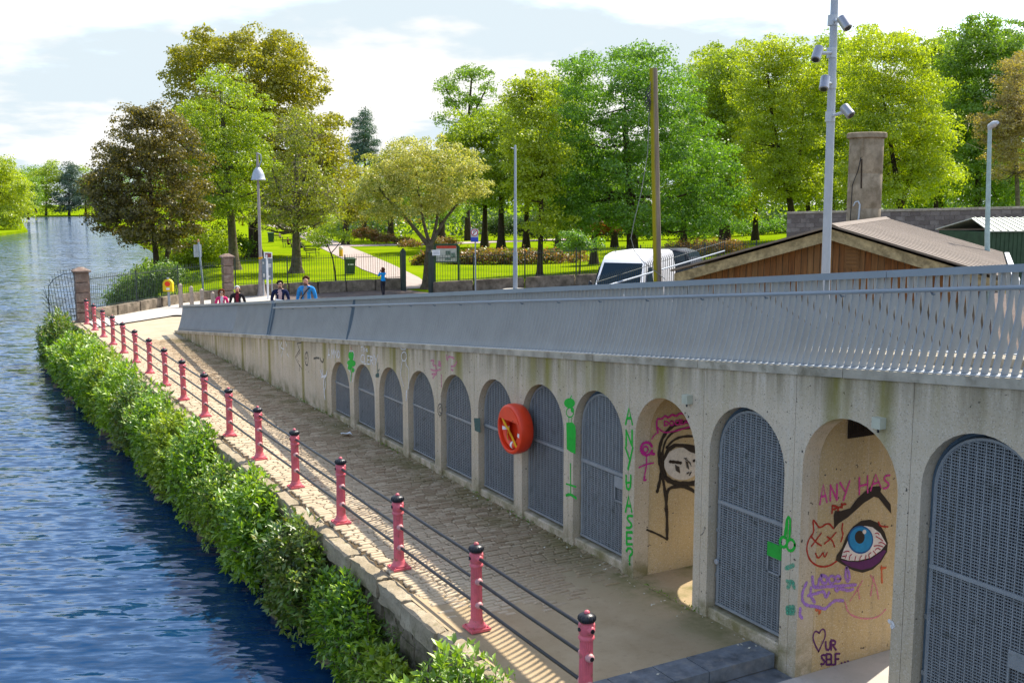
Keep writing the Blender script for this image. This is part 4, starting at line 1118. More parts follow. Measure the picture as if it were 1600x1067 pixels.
g = Graf(EYEP, 1200, 800, 4); g.lay = 16; g.blob(571, 154, 31, 41, 20).done('black', 'black pupil of the painted eye')
g = Graf(EYEP, 1200, 800, 4); g.lay = 18; g.blob(600, 121, 12, 14).done('eyewhite', 'highlight in the painted eye')
g = Graf(EYEP, 1200, 800, 4); g.lay = 20
for pts in ([(668, 130), (685, 128), (692, 140)], [(672, 150), (700, 165), (715, 178)], [(660, 210), (690, 205), (715, 215)], [(668, 235), (680, 220), (700, 232)], [(690, 190), (708, 185), (730, 200)], [(655, 240), (672, 262)], [(470, 250), (490, 240), (505, 245)], [(480, 285), (488, 265)], [(505, 295), (508, 270), (520, 262)], [(540, 300), (545, 275)], [(570, 300), (572, 280), (582, 270)], [(605, 293), (610, 268)], [(630, 285), (625, 262), (640, 250)], [(462, 275), (478, 272)]): g.line(pts, .012)
g.done('vein', 'red veins of the painted eye')
g = Graf(EYEP, 1200, 800, 4); g.lay = 1
g.line([(408, 100), (375, 62), (322, 102), (302, 72), (280, 42), (282, 80), (287, 125), (252, 170), (238, 230), (258, 298), (300, 332), (345, 342), (390, 332), (428, 305)], .022).line([(466, 70), (460, 112), (470, 140), (455, 182)], .022)
for pts in ([(272, 155), (302, 190), (332, 208)], [(332, 130), (298, 175), (270, 212)], [(368, 152), (402, 175), (415, 216)], [(424, 125), (390, 165), (352, 196)], [(296, 256), (310, 290), (330, 272), (344, 246), (346, 272), (356, 280), (368, 252)], [(690, 60), (700, 88), (748, 90)]): g.line(pts, .02)
g.text('P', 398, -42, 430, 5, .025).text('r', 432, -40, 455, -12, .025).text('r', 456, -60, 484, -30, .025)
g.done('red', 'red cat face outline with crossed eyes')
g = Graf(EYEP, 1230, 640, 4.85); g.lay = 1
for ch, b, dy in (('A', (246, 575, 300, 715), -15), ('N', (326, 572, 376, 690), -8), ('Y', (398, 550, 472, 690), -10), ('H', (545, 515, 608, 640), -15), ('A', (630, 500, 708, 610), -25), ('S', (728, 500, 775, 600), -10)): g.text(ch, *b, .026, 0, dy)
g.done('pink', 'pink letters reading ANY HAS')
g = Graf(EYEP, 1200, 800, 4); g.lay = 1
for pts in ([(212, 660), (196, 640), (202, 610), (200, 600)], [(276, 402), (282, 470), (312, 462), (320, 415)], [(240, 440), (212, 500), (214, 560), (248, 585), (300, 586), (355, 608), (385, 575), (420, 548), (468, 552)], [(490, 345), (480, 400), (500, 440), (512, 400), (492, 348)], [(300, 470), (380, 462), (470, 458), (548, 452)], [(250, 520), (320, 500), (350, 490), (360, 540), (380, 500)], [(330, 395), (335, 440), (365, 445), (372, 405), (335, 392)], [(420, 480), (430, 495), (440, 475), (470, 480), (500, 490), (530, 480)], [(268, 470), (262, 520), (290, 560)]): g.line(pts, .04)
g.ringl(398, 420, 20, 24, .035).ringl(436, 414, 16, 18, .035)
g.done('purple', 'lilac bubble scrawl under the cat face')
g = Graf(EYEP, 1200, 800, 4); g.lay = 2
for pts in ([(512, 552), (560, 480), (588, 428)], [(560, 470), (572, 540)], [(640, 395), (670, 440), (690, 540)], [(660, 400), (640, 520)], [(478, 560), (505, 640), (600, 668), (690, 655), (735, 605)]): g.line(pts, .022)
g.done('fpink', 'faded pink face scrawl under the eye')
g = Graf(EYEP, 1200, 800, 4); g.line([(708, 335), (712, 440)], .025).line([(705, 350), (735, 345)], .03).line([(300, 608), (330, 612), (318, 630)], .04).done('orange', 'orange marks near the passage corner')
g = Graf(EYEP, 1200, 800, 4); g.lay = 1
g.line([(316, 870), (292, 825), (278, 780), (292, 738), (320, 752), (318, 760), (330, 732), (352, 728), (360, 770), (340, 815), (316, 870)], .022)
for ch, b in (('U', (360, 808, 388, 862)), ('R', (394, 798, 424, 858)), ('S', (330, 888, 356, 950)), ('E', (364, 885, 388, 950)), ('L', (394, 890, 414, 950)), ('F', (420, 882, 446, 948))): g.text(ch, *b, .028)
for x in (458, 478, 498): g.blob(x, 940 - (x - 458) * .3, 6, 6, 8)
g.done('dpurple', 'purple heart and the words UR SELF...')

# ================================================================== PARK BOUNDARY: PILLARS, LOW WALLS, RAILINGS, GATE
def pillar(p, w, h, capw, label):
    r_ = thing('stone_pillar', p, label, 'pillar', None)
    m_ = MB(); z = 0
    rj = np.random.default_rng(int(p[1] * 10))
    for k in range(5):
        hh = h / 5; m_ = MB(); rough_block(m_, (p[0] - w / 2, p[1] - w / 2, p[2] - (.3 if k == 0 else 0) + z), (p[0] + w / 2, p[1] + w / 2, p[2] + z + hh - .004), rj, (3, 3, 3), .008); z += hh
        m_.build('block', M_STONEP, r_)
    m_ = MB(); c = capw / 2
    m_.add([(p[0] + sx * a, p[1] + sy * a, p[2] + zz) for zz, a in ((h, c), (h + .07, c), (h + .22, c * .3)) for sx, sy in ((-1, -1), (1, -1), (1, 1), (-1, 1))],
           [(3, 2, 1, 0), (8, 9, 10, 11)] + [(b * 4 + i, b * 4 + (i + 1) % 4, b * 4 + 4 + (i + 1) % 4, b * 4 + 4 + i) for b in range(2) for i in range(4)])
    m_.build('cap', M_STONEP, r_)
pillar(B_P1, .62, 2.25, .76, 'square stone pillar with pyramid cap at the river end of the railings')
pillar(B_P2, .58, 2.3, .72, 'square stone pillar with pyramid cap between the couple and the big lawn')

def low_wall(P, h, label, hb=None):
    r_ = thing('low_wall', P[0], label, 'wall', None)
    rj = np.random.default_rng(int(P[0][0] * 7))
    for a, b in zip(P[:-1], P[1:]):
        L = np.linalg.norm((b - a)[:2]); n = max(1, int(L / 1.6)); d = (b - a) / L; nrm = np.array([-d[1], d[0], 0])
        for i in range(n):
            p0 = a + (b - a) * i / n; p1 = a + (b - a) * (i + 1) / n
            m_ = MB(); rough_block(m_, (0, -.19, -.3), (L / n - .004, .19, h), rj, (4, 2, 3), .018)
            m_.v = [tuple(np.array([p0[0], p0[1], p0[2] + (p1[2] - p0[2]) * q[0] / (L / n)]) + np.array([d[0], d[1], 0]) * q[0] + nrm * q[1] + np.array([0, 0, q[2]])) for q in m_.v]
            m_.build('wall_block', M_STONELOW, r_)
low_wall([B_P1 + np.array([.3, .3, 0])] + FENCE_A[1:], .55, 'low rubble wall under the riverside railings')
low_wall([FENCE_B[0] + (FENCE_B[1] - FENCE_B[0]) * .03] + FENCE_B[1:], .72, 'low rubble wall left of the park gate')
low_wall(FENCE_C, .72, 'low rubble wall right of the park gate')

def spear_fence(P, zb, h, label, sp=.15, postevery=2.6):
    r_ = thing('park_railings', P[0], label, 'railings', None)
    bars = MB()
    for a, b in zip(P[:-1], P[1:]):
        L = np.linalg.norm((b - a)[:2]); n = max(2, int(L / sp))
        for i in range(n):
            p = a + (b - a) * i / n
            bars.add([(p[0] + .012 * math.cos(q), p[1] + .012 * math.sin(q), p[2] + z) for z in (zb, zb + h - .08) for q in (0, 2.09, 4.19)] + [(p[0], p[1], p[2] + zb + h)],
                     [(0, 1, 4, 3), (1, 2, 5, 4), (2, 0, 3, 5), (3, 4, 6), (4, 5, 6), (5, 3, 6)])
        for z in (zb + .10, zb + h - .22):
            MB().tube([a + np.array([0, 0, z]), b + np.array([0, 0, z])], .020, 4).build('rail', M_IRON, r_)
        m = max(1, int(L / postevery))
        for i in range(m):
            p = a + (b - a) * i / m
            MB().box((p[0], p[1], p[2] + zb + h / 2 - .05), (.06, .06, h)).build('post', M_IRON, r_)
    bars.build('bars', M_IRON, r_, kind='stuff', fix=False)
spear_fence([B_P1 + np.array([.35, .35, 0])] + FENCE_A[1:], .5, 1.62, 'iron spear railings on the low wall beside the river')
spear_fence(FENCE_B, .68, 1.62, 'iron spear railings between the stone pillar and the park gate')
spear_fence(FENCE_C, .68, 1.62, 'iron spear railings right of the park gate in front of the rose bed')
# fan of spikes reaching out over the water
fr = thing('fan_railing', B_P1 + np.array([-.3, .1, 0]), 'fan-shaped iron spike railing reaching over the water beside the pillar', 'railings')
fy = B_P1[1] + .12
fan = [((132, 508), (117, 421)), ((128, 508), (113, 420)), ((124, 509), (108, 420)), ((119, 509), (103, 421)), ((114, 509), (99, 422)), ((109, 509), (94, 422)), ((104, 509), (90, 424)), ((100, 508), (85, 427)), ((95, 508), (81, 431)), ((90, 507), (77, 436)),
       ((85, 505), (75, 443)), ((82, 500), (69, 447)), ((79, 478), (67, 452)), ((78, 470), (66, 460)), ((78, 477), (66, 465)), ((78, 484), (67, 473)), ((77, 490), (68, 482)), ((78, 496), (69, 488)), ((78, 502), (70, 497)), ((80, 509), (71, 505)), ((83, 515), (76, 508))]
for a, b in fan: MB().tube([aty(*a, fy), aty(*b, fy)], [.014, .009], 5).build('spike', M_IRON, fr)
for L in ([(132, 493), (105, 493), (80, 494.5)], [(117, 427), (100, 428), (84, 436), (76, 447), (76, 470), (78, 500)]): MB().tube([aty(*q, fy - .015) for q in L], .018, 5).build('rail', M_IRON, fr)

# gate: two stout posts and an open leaf
for px, D, lab in ((630.5, 63.2, 'dark green iron gate post at the left side of the park gate'), (674, 61.2, 'dark green iron gate post beside the blossoming tree')):
    p = on_land(px, D); g_ = thing('gate_post', p, lab, 'gate post', 'posts of the park gate')
    MB().box((p[0], p[1], p[2] + 1.15), (.26, .26, 2.5)).build('shaft', M_IRON, g_)
    MB().lathe((p[0], p[1], p[2] + 2.4), [(.17, 0), (.17, .05), (.10, .12), (.03, .2)], 8).build('cap', M_IRON, g_)
p0, p1 = on_land(626, 64.2), on_land(633, 66.5)
g_ = thing('gate_leaf', p0, 'open leaf of the iron park gate folded back by its post', 'gate')
m_ = MB()
for i in range(15):
    q = p0 + (p1 - p0) * i / 14; m_.tube([q + np.array([0, 0, .1]), q + np.array([0, 0, 2.35 + .1 * math.sin(i / 14 * 3.1)])], .014, 4)
m_.build('bars', M_IRON, g_, kind='stuff')
for z in (.15, 1.2, 2.2): MB().tube([p0 + np.array([0, 0, z]), p1 + np.array([0, 0, z])], .02, 4).build('rail', M_IRON, g_)

# ================================================================== STREET FURNITURE
def up(p, z): return np.array([p[0], p[1], p[2] + z])
vn = -HOR                                                     # towards the bridge
def face_axes(turn=0):                                        # right and normal of a panel that faces the bridge, turned by degrees
    a = R_(turn); ca, sa = math.cos(a), math.sin(a)
    r_ = np.array([RGT[0] * ca - RGT[1] * sa, RGT[0] * sa + RGT[1] * ca, 0]); n_ = np.array([r_[1], -r_[0], 0]); return r_, n_
def panel(mb, c, w, h, t, turn=0):
    r_, n_ = face_axes(turn); c = np.array(c, float)
    poly = [c - r_ * w / 2 + np.array([0, 0, -h / 2]), c + r_ * w / 2 + np.array([0, 0, -h / 2]), c + r_ * w / 2 + np.array([0, 0, h / 2]), c - r_ * w / 2 + np.array([0, 0, h / 2])]
    return mb.prism(poly, -n_ * t)
def zpix(p, py):                                              # height at which a photo row meets the vertical through p
    D = p @ HOR; d = ray(800, py); q = ray(CX + F_PX * ((p - CAM) @ RGT) / max(1e-6, ((p - CAM) @ FWD)), py); return (CAM + q * (D / (q @ HOR)))[2]
# lamp with bell shade
p = atz(409, 464, 0); L = thing('street_lamp', p, 'tall grey street lamp with a bell-shaped shade in front of the lawn', 'street lamp')
zt = zpix(p, 238)
MB().lathe(p, [(.32, 0), (.30, .05), (.22, .35), (.15, 1.2), (.11, 1.8), (.10, 2.4), (.085, 4), (.07, zt - .6), (.05, zt)], 12).build('pole', simple('lamp_pole_paint', (.33, .29, .27), .6, .3), L, smooth=40)
zs = zpix(p, 282); sc_ = p + np.array([0, 0, 0]) + RGT * .0
MB().lathe((p[0] + RGT[0] * .02, p[1] + RGT[1] * .02, zs), [(.40, 0), (.41, .05), (.37, .12), (.34, .3), (.26, .52), (.14, .68), (.05, .74)], 20).build('shade', M_GREYGALV, L, smooth=40)
MB().tube([(p[0] + RGT[0] * .05, p[1] + RGT[1] * .05, zs + .72), (p[0] + RGT[0] * .22, p[1] + RGT[1] * .22, zs + 1.1), (p[0] + RGT[0] * .2, p[1] + RGT[1] * .2, zs + 1.42), (p[0] + RGT[0] * .03, p[1] + RGT[1] * .03, zs + 1.5)], .035, 8).build('hook', M_GREYPOST, L, smooth=40)
MB().lathe((p[0], p[1], zpix(p, 405)), [(.115, 0), (.115, .12)], 12).build('band', M_ROPE, L)
# slim pole seen edge-on with a sign on its back
p = atz(319, 465, 0); L = thing('sign_pole', p, 'leaning slim grey pole with a small sign seen from behind, near the riverside railings', 'pole')
MB().tube([p, atd(310, 378, p @ HOR)], .055, 8).build('pole', M_GREYPOST, L, smooth=40)
m_ = MB(); panel(m_, atd(309, 392, p @ HOR + .1), .5, .7, .03, 50); m_.build('plate', M_GREYGALV, L)
MB().lathe(atd(309.5, 379, p @ HOR), [(.06, 0), (.07, .12), (.03, .2)], 8).build('cap', simple('rust_cap', (.45, .22, .1), .7), L)
# finger post and information column
p = atz(419, 469, 0); L = thing('finger_post', p, 'white finger post with a small brown sign beside the lamp', 'sign')
MB().tube([p, up(p, zpix(p, 398))], .06, 8).build('pole', M_WHITE, L, smooth=40)
m_ = MB(); panel(m_, up(p, zpix(p, 399)) + RGT * .05, .62, .34, .05, -35); m_.build('sign_plate', M_WHITE, L)
m_ = MB(); panel(m_, up(p, zpix(p, 399)) + RGT * .08 - HOR * .05, .46, .22, .02, -35); m_.build('sign_print', simple('brown_sign_print', (.25, .06, .05), .5), L)
p = atz(415, 466, 0) + HOR * .6; L = thing('info_panel', p, 'grey information panel standing behind the white finger post', 'sign')
m_ = MB(); panel(m_, up(p, (zpix(p, 404) + zpix(p, 437)) / 2), .62, zpix(p, 404) - zpix(p, 437), .06, -10); m_.build('panel', simple('info_grey', (.17, .21, .24), .5), L)
for sx in (-.24, .24): MB().tube([p + RGT * sx, up(p + RGT * sx, zpix(p, 437))], .03, 6).build('leg', M_GREYPOST, L)
M_IPR = simple('info_print', (.55, .55, .52), .5)
for (dx, dz, w, h) in ((-.2, .35, .1, .13), (-.18, -.35, .12, .2), (.12, -.42, .12, .12), (.16, .2, .18, .22)):
    m_ = MB(); panel(m_, up(p, (zpix(p, 404) + zpix(p, 437)) / 2 + dz) + RGT * dx - HOR * .035, w, h, .006, -10); m_.build('print', M_IPR, L)
# yellow lifebuoy box on a post
p = atz(264.5, 481, 0); L = thing('lifebuoy_box', p, 'yellow lifebuoy box with orange ring symbol on a grey post', 'lifebuoy box')
MB().box((p[0], p[1], .75), (.11, .11, 1.6)).build('post', M_GREYPOST, L)
c = up(p, zpix(p, 446)); r_, n_ = face_axes(-8); w = .52; h = .62
outl = [(-w / 2, -h / 2), (w / 2, -h / 2), (w / 2, .08)] + [(w / 2 * math.cos(a), .08 + .24 * math.sin(a)) for a in np.linspace(.15, math.pi - .15, 8)] + [(-w / 2, .08)]
MB().prism([c + r_ * u + np.array([0, 0, v]) + n_ * .09 for u, v in outl], -n_ * .18).build('box', simple('yellow_plastic', (.78, .55, .01), .4, .4), L)
MB().prism([c + n_ * .095 + r_ * (.15 * math.cos(a)) + np.array([0, 0, .08 + .13 * math.sin(a)]) for a in np.linspace(0, 2 * math.pi, 17)[:-1]], n_ * .004).build('symbol', M_ORANGE, L)
m_ = MB(); m_.prism([c + n_ * .095 + r_ * (u + .02) + np.array([0, 0, v - .17]) for u, v in ((-.09, -.05), (.09, -.05), (.09, .05), (-.09, .05))], n_ * .004); m_.build('sticker', M_WHITE, L)
# four timber posts at the head of the quay
for i, (px, py0, py1) in enumerate(((283, 475, 445), (300, 474, 449), (316, 473, 453), (333, 472, 458))):
    b = atz(px, py0 + 2, 0); b[1] -= 2.0 + i * .3; b = on_land(px, b @ HOR); b[2] = 0
    t_ = thing('timber_post', b, ['first pale timber post from the yellow lifebuoy box', 'second pale timber post from the yellow lifebuoy box', 'third pale timber post from the yellow lifebuoy box', 'pale timber post nearest the woman in pink'][i], 'post', 'pale posts at the head of the quay')
    MB().box((b[0], b[1], zpix(b, py1) / 2), (.17, .17, zpix(b, py1))).build('shaft', M_TAN, t_)
    MB().lathe((b[0], b[1], zpix(b, py1)), [(.09, 0), (.05, .05), (.02, .07)], 6).build('top', M_TAN, t_)
# parking sign
p = on_land(743, 59.6); L = thing('parking_sign', p, 'tall sign post with a no-parking roundel over a blue plate', 'road sign')
MB().tube([p, up(p, zpix(p, 357) - p[2])], .04, 8).build('pole', M_GREYPOST, L, smooth=40)
zc1 = zpix(p, 363.5); r_, n_ = face_axes(0); c = np.array([p[0], p[1], zpix(p, 368)]) + n_ * .05
m_ = MB(); panel(m_, c - RGT * .04, .43, zpix(p, 358) - zpix(p, 378.5), .02); m_.build('back_plate', M_GREYGALV, L)
def disc(mb, c, r, n_, t): mb.prism([c + RGT * (r * math.cos(a)) + np.array([0, 0, r * math.sin(a)]) for a in np.linspace(0, 2 * math.pi, 25)[:-1]], n_ * t); return mb
cc = np.array([p[0], p[1], zc1]) + n_ * .052 - RGT * .04
M_REDS = simple('sign_red', (.50, .02, .02), .4, .4, .03); M_BLUES = simple('sign_blue', (.02, .06, .42), .4, .4, .03); M_BLK = simple('sign_black', (.015, .015, .015), .4, .4, .03)
disc(MB(), cc, .20, n_, .004).build('roundel', M_REDS, L); disc(MB(), cc + n_ * .0045, .155, n_, .003).build('roundel_face', M_WHITE, L)
m_ = MB(); q = cc + n_ * .009
for a, b, w in (((-.04, -.11), (-.04, .11), .035), ((-.04, .1), (.05, .09), .03), ((.05, .1), (.06, .02), .03), ((-.04, .005), (.055, .015), .03)):
    A = q + RGT * a[0] + np.array([0, 0, a[1]]); B = q + RGT * b[0] + np.array([0, 0, b[1]]); d = (B - A) / np.linalg.norm(B - A); s_ = np.cross(d, n_) * w / 2
    m_.prism([A - s_, B - s_, B + s_, A + s_], n_ * .003)
m_.build('letter', M_BLK, L)
m_ = MB(); A = q + RGT * .11 + np.array([0, 0, .11]) + n_ * .004; B = q - RGT * .11 - np.array([0, 0, .11]) + n_ * .004; d = (B - A) / np.linalg.norm(B - A); s_ = np.cross(d, n_) * .014
m_.prism([A - s_, B - s_, B + s_, A + s_], n_ * .003); m_.build('slash', M_REDS, L)
m_ = MB(); panel(m_, np.array([p[0], p[1], zpix(p, 374.5)]) + n_ * .07 - RGT * .04, .43, .26, .01); m_.build('blue_plate', M_BLUES, L)
# plain lamp pole in front of the railings
p = on_land(805, 59.2); L = thing('lamp_pole', p, 'tall plain grey pole on a round base in front of the park railings', 'pole')
MB().lathe((p[0], p[1], p[2]), [(.75, 0), (.75, .10), (.66, .14)], 20).build('base', M_FOOTWAY, L)
zt = zpix(p, 228)
MB().lathe((p[0], p[1], 0), [(.13, p[2] + .1), (.13, p[2] + 2.2), (.10, p[2] + 2.3), (.095, zpix(p, 320)), (.075, zpix(p, 318)), (.06, zt), (.02, zt + .05)], 12).build('pole', M_GREYPOST, L, smooth=40)
MB().tube([(p[0], p[1], zt - .2), (p[0] - RGT[0] * .25, p[1] - RGT[1] * .25, zt - .1)], .025, 6).build('stub', M_GREYPOST, L)
# notice board
p = on_land(698, 63.5); L = thing('notice_board', p, 'dark green notice board with a red heading behind the railings', 'notice board')
za, zb_ = zpix(p, 381), zpix(p, 411); r_, n_ = face_axes(5)
m_ = MB(); panel(m_, np.array([p[0], p[1], (za + zb_) / 2]), 1.42, za - zb_, .08, 5); m_.build('frame', M_DKGREEN, L)
q = np.array([p[0], p[1], (za + zb_) / 2]) + n_ * .004
m_ = MB(); panel(m_, q + np.array([0, 0, -.05]) + n_ * .004, 1.24, za - zb_ - .28, .004, 5)
m_.build('sheet', simple('notice_sheet', (.46, .45, .40), .5, .3, .1), L)
m_ = MB(); panel(m_, q + np.array([0, 0, .38]) + n_ * .008, 1.2, .16, .004, 5); m_.build('heading', simple('notice_red', (.55, .06, .03), .5), L)
m_ = MB()
for (dx, dz, w, h) in ((-.3, .0, .3, .3), (.1, .05, .3, .25), (.4, -.1, .25, .3), (-.35, -.33, .35, .16), (.1, -.32, .35, .14)): panel(m_, q + RGT * dx + np.array([0, 0, dz - .02]) + n_ * .009, w, h, .004, 5)
m_.build('pictures', simple('notice_pictures', (.16, .22, .17), .5, .3, .5, 9), L)
for sx in (-.72, .74): MB().box((p[0] + r_[0] * sx, p[1] + r_[1] * sx, p[2] + 1.3), (.10, .10, 2.9)).build('leg', M_DKGREEN, L)
p = on_land(682, 61.0); L = thing('small_sign', p, 'small white sign fixed to the railings beside the gate', 'sign')
m_ = MB(); panel(m_, np.array([p[0], p[1], zpix(p, 395)]), .45, .32, .02); m_.build('plate', M_WHITE, L)
m_ = MB()
for k in range(3): panel(m_, np.array([p[0], p[1], zpix(p, 395) + .08 - .08 * k]) + n_ * .004, .34, .03, .003)
m_.build('print', M_GREYPOST, L)

# ================================================================== CCTV MAST, TIMBER POLE, GREEN LAMP COLUMN
p = on_land(1289.5, 19.3); D = p @ HOR
L = thing('cctv_mast', p, 'tall pale grey mast carrying four cylindrical cameras', 'camera mast')
MB().tube([p, atd(1290, 430, D), atd(1304, 0, D), atd(1306, -60, D)], [.085, .08, .068, .066], 16).build('mast', simple('mast_grey', (.38, .41, .45), .45, .4, .05), L, smooth=50)
M_CCTV = simple('camera_steel', (.34, .34, .36), .32, .5, .08, 10, .55)
def cctv(px_m, py_m, px_a, py_a, px_b, py_b):
    c = atd(px_m, py_m, D - .09); m_ = MB(); m_.lathe((c[0] + HOR[0] * .09, c[1] + HOR[1] * .09, c[2] - .09), [(.088, 0), (.088, .18)], 14); collar = m_.build('collar', M_GREYGALV, L, smooth=40)
    a = atd(px_a, py_a, D - .25); b = atd(px_b, py_b, D - .38); mid = (a + b) / 2
    MB().tube([c + HOR * .05, (c + mid) / 2, mid], .03, 8).build('bracket', M_GREYGALV, collar)
    d = (b - a); d /= np.linalg.norm(d)
    MB().tube([a, a + d * .01, b - d * .01, b], [.075, .085, .085, .075], 16).build('housing', M_CCTV, collar, smooth=40)
    MB().tube([b - d * .002, b + d * .012], [.06, .055], 14).build('lens', M_BLACK, collar)
cctv(1303.5, 31, 1314, 28, 1325, 45); cctv(1302, 82, 1280, 75, 1274, 94); cctv(1301.5, 130, 1290, 121, 1287, 140); cctv(1299.5, 182, 1318, 167, 1330, 181)
p = on_land(1027.5, 31); D = p @ HOR
L = thing('timber_pole', p, 'mossy timber telegraph pole standing in front of the white van', 'pole')
def pole_mat():
    m, t, pr = base_mat('mossy_pole', .9, .15); P = pos(t); X = sepxyz(t, P)
    g = noise(t, 1, 4, .6, scaled(t, P, (20, 20, 1.2)))
    c = ramp(t, g, [(.3, (.15, .115, .08)), (.7, (.27, .22, .17))])
    nrm = sepxyz(t, _n(t, 'ShaderNodeNewGeometry').outputs['Normal'])
    sx = math_(t, 'MULTIPLY_ADD', nrm[0], -float(RGT[0]), math_(t, 'MULTIPLY', nrm[1], -float(RGT[1])))
    w = maprange(t, math_(t, 'ADD', sx, math_(t, 'MULTIPLY', g, .5)), .2, .75)
    c = mixcol(t, w, c, (.30, .26, .012)); t.links.new(c, pr.inputs['Base Color']); bump(t, pr, g, .5, .01); return m
MB().tube([p, atd(1027.5, 438, D), atd(1021, 107, D)], [.13, .125, .115], 16).build('shaft', pole_mat(), L, smooth=50)
m_ = MB(); a = atd(1015, 150, D - .2)
rr = np.random.default_rng(4)
for k in range(7): m_.tube([atd(1017, 132 + 4 * k, D - .1), atd(1008 + rr.uniform(-3, 3), 140 + 5 * k, D - .2), atd(1012, 150 + 4 * k, D - .25), atd(1017, 160 + 2 * k, D - .14)], .014, 5)
m_.build('cable_bunch', M_BLACK, L)
MB().tube([atd(x, y, D - .12) for x, y in ((1016, 128), (1012, 240), (1002, 300), (990, 350), (986, 372), (991, 392), (1004, 408), (1024, 424), (1040, 437))], .012, 6).build('slack_cable', simple('cable_grey', (.2, .2, .19), .6), L, smooth=60)
p = on_land(1543, 33.5); D = p @ HOR
L = thing('green_lamp_column', p, 'slim pale green lamp column in front of the block wall', 'street lamp')
MB().tube([p, atd(1542.5, 370, D), atd(1546.5, 203, D)], [.09, .08, .06], 12).build('column', simple('pale_green_paint', (.33, .44, .42), .5), L, smooth=40)
a = atd(1546.5, 204, D); MB().tube([a, a + np.array([0, 0, .12]), a + np.array([0, 0, .18]) + RGT * .05 - HOR * .15, a + np.array([0, 0, .22]) + RGT * .08 - HOR * .35], [.06, .09, .11, .05], 10).build('lantern', M_GREYGALV, L, smooth=40)

# ================================================================== TIMBER SHED BEHIND THE RAMP
def boards_mat():
    m, t, p = base_mat('stained_boards', .75, .25); P = pos(t); rv = island_random(t)
    g = noise(t, 1, 5, .65, scaled(t, P, (14, 14, 1.3)))
    c = ramp(t, g, [(.28, (.075, .032, .012)), (.55, (.19, .075, .022)), (.75, (.30, .15, .055))])
    c = mixcol(t, math_(t, 'MULTIPLY', obj_random(t), .55), c, (.21, .125, .055))
    t.links.new(c, p.inputs['Base Color']); bump(t, p, g, .4, .006); return m
M_BOARD = boards_mat()
M_BARGE = simple('weathered_bargeboard', (.36, .29, .165), .9, .15, .3, 7, 0, .4, 20, ((.2, .16, .09), 6, .5, .68))
def felt_mat():
    m, t, p = base_mat('brown_roof_sheet', .8, .2); P = pos(t)
    n = noise(t, 1.6, 6, .65, P); f = noise(t, 26, 4, .7, P)
    c = ramp(t, n, [(.3, (.17, .135, .105)), (.7, (.235, .19, .15))]); c = mixcol(t, maprange(t, f, .5, .75, 0, .4), c, (.29, .24, .195))
    c = mixcol(t, math_(t, 'MULTIPLY', obj_random(t), .45), c, (.14, .11, .085))
    t.links.new(c, p.inputs['Base Color']); bump(t, p, f, .3, .01); return m
M_FELT = felt_mat()
ap = atd(1300, 352, 24.6)                                     # gable apex
phi = R_(53.5); rd = np.array([math.sin(phi), math.cos(phi), 0]); gd = np.array([math.cos(phi), -math.sin(phi), 0])   # ridge and gable directions
SL, HW = 14.0, 3.75                                           # ridge length, half width
el = atd(1070, 425, (ap - gd * HW) @ HOR); er = atd(1552, 429, (ap + gd * HW) @ HOR)
EZ = (el[2] + er[2]) / 2; AZ = ap[2]; A0_ = np.array([ap[0], ap[1], 0])
def sp(u, v, z): return A0_ + gd * u + rd * v + np.array([0, 0, z])
gz = zg(ap[0], ap[1])
shed = thing('timber_shed', sp(0, 0, gz), 'long timber shed with brown sheeted roof and a vertically boarded gable', 'shed')
rise = AZ - EZ
# walls
mb = MB(); w = HW - .35
hw_z = lambda u: AZ - .16 - rise * abs(u) / HW
mb.prism([sp(-w, .45, gz - .8), sp(w, .45, gz - .8), sp(w, .45, hw_z(w)), sp(0, .45, hw_z(0)), sp(-w, .45, hw_z(w))], rd * (SL - .9))
mb.build('wall', M_STONELOW, shed)
nb = 46
for i in range(nb):
    u0 = -w + 2 * w * i / nb; u1 = u0 + 2 * w / nb - .014; jz = .012 * ((i * 7) % 3)
    zb_ = EZ - .62
    MB().prism([sp(u0, .43 - jz, zb_), sp(u1, .43 - jz, zb_), sp(u1, .43 - jz, hw_z(u1) - .02), sp(u0, .43 - jz, hw_z(u0) - .02)], rd * .022).build('board', M_BOARD, shed)
m_ = MB(); 
for k in range(6): m_.prism([sp(.30, .37, AZ - 1.0 + .09 * k), sp(.58, .37, AZ - 1.0 + .09 * k), sp(.58, .37, AZ - .95 + .09 * k), sp(.30, .37, AZ - .95 + .09 * k)], rd * .03)
m_.prism([sp(.27, .40, AZ - 1.04), sp(.61, .40, AZ - 1.04), sp(.61, .40, AZ - .44), sp(.27, .40, AZ - .44)], rd * .012); m_.build('vent', M_BOARD, shed)
# bargeboards and roof sheets
for s_ in (-1, 1):
    MB().prism([sp(0, .02, AZ - .10), sp(s_ * (HW + .05), .02, EZ - .12), sp(s_ * (HW + .05), .02, EZ - .36), sp(0, .02, AZ - .36)], rd * .05).build('bargeboard', M_BARGE, shed)
    MB().prism([sp(s_ * .05, .1, AZ - .36), sp(s_ * (HW), .1, EZ - .36), sp(s_ * HW, .1, EZ - .30), sp(s_ * .05, .1, AZ - .28)], rd * (SL - .3)).build('soffit', M_BARGE, shed)
    nst = 24; sw = (SL + .25) / nst
    for k in range(nst):                                      # sheets laid side by side, each lapping the next
        v0, v1 = -.12 + sw * k, -.12 + sw * (k + 1) - .02; lift = .011
        a0, a1 = sp(0, v0, AZ + lift), sp(s_ * HW * 1.03, v0, AZ - rise * 1.02 + lift)
        b0_, b1 = sp(0, v1, AZ), sp(s_ * HW * 1.03, v1, AZ - rise * 1.02)
        MB().prism([a0, a1, b1, b0_], np.array([0, 0, -.05])).build('roof_sheet', M_FELT, shed)
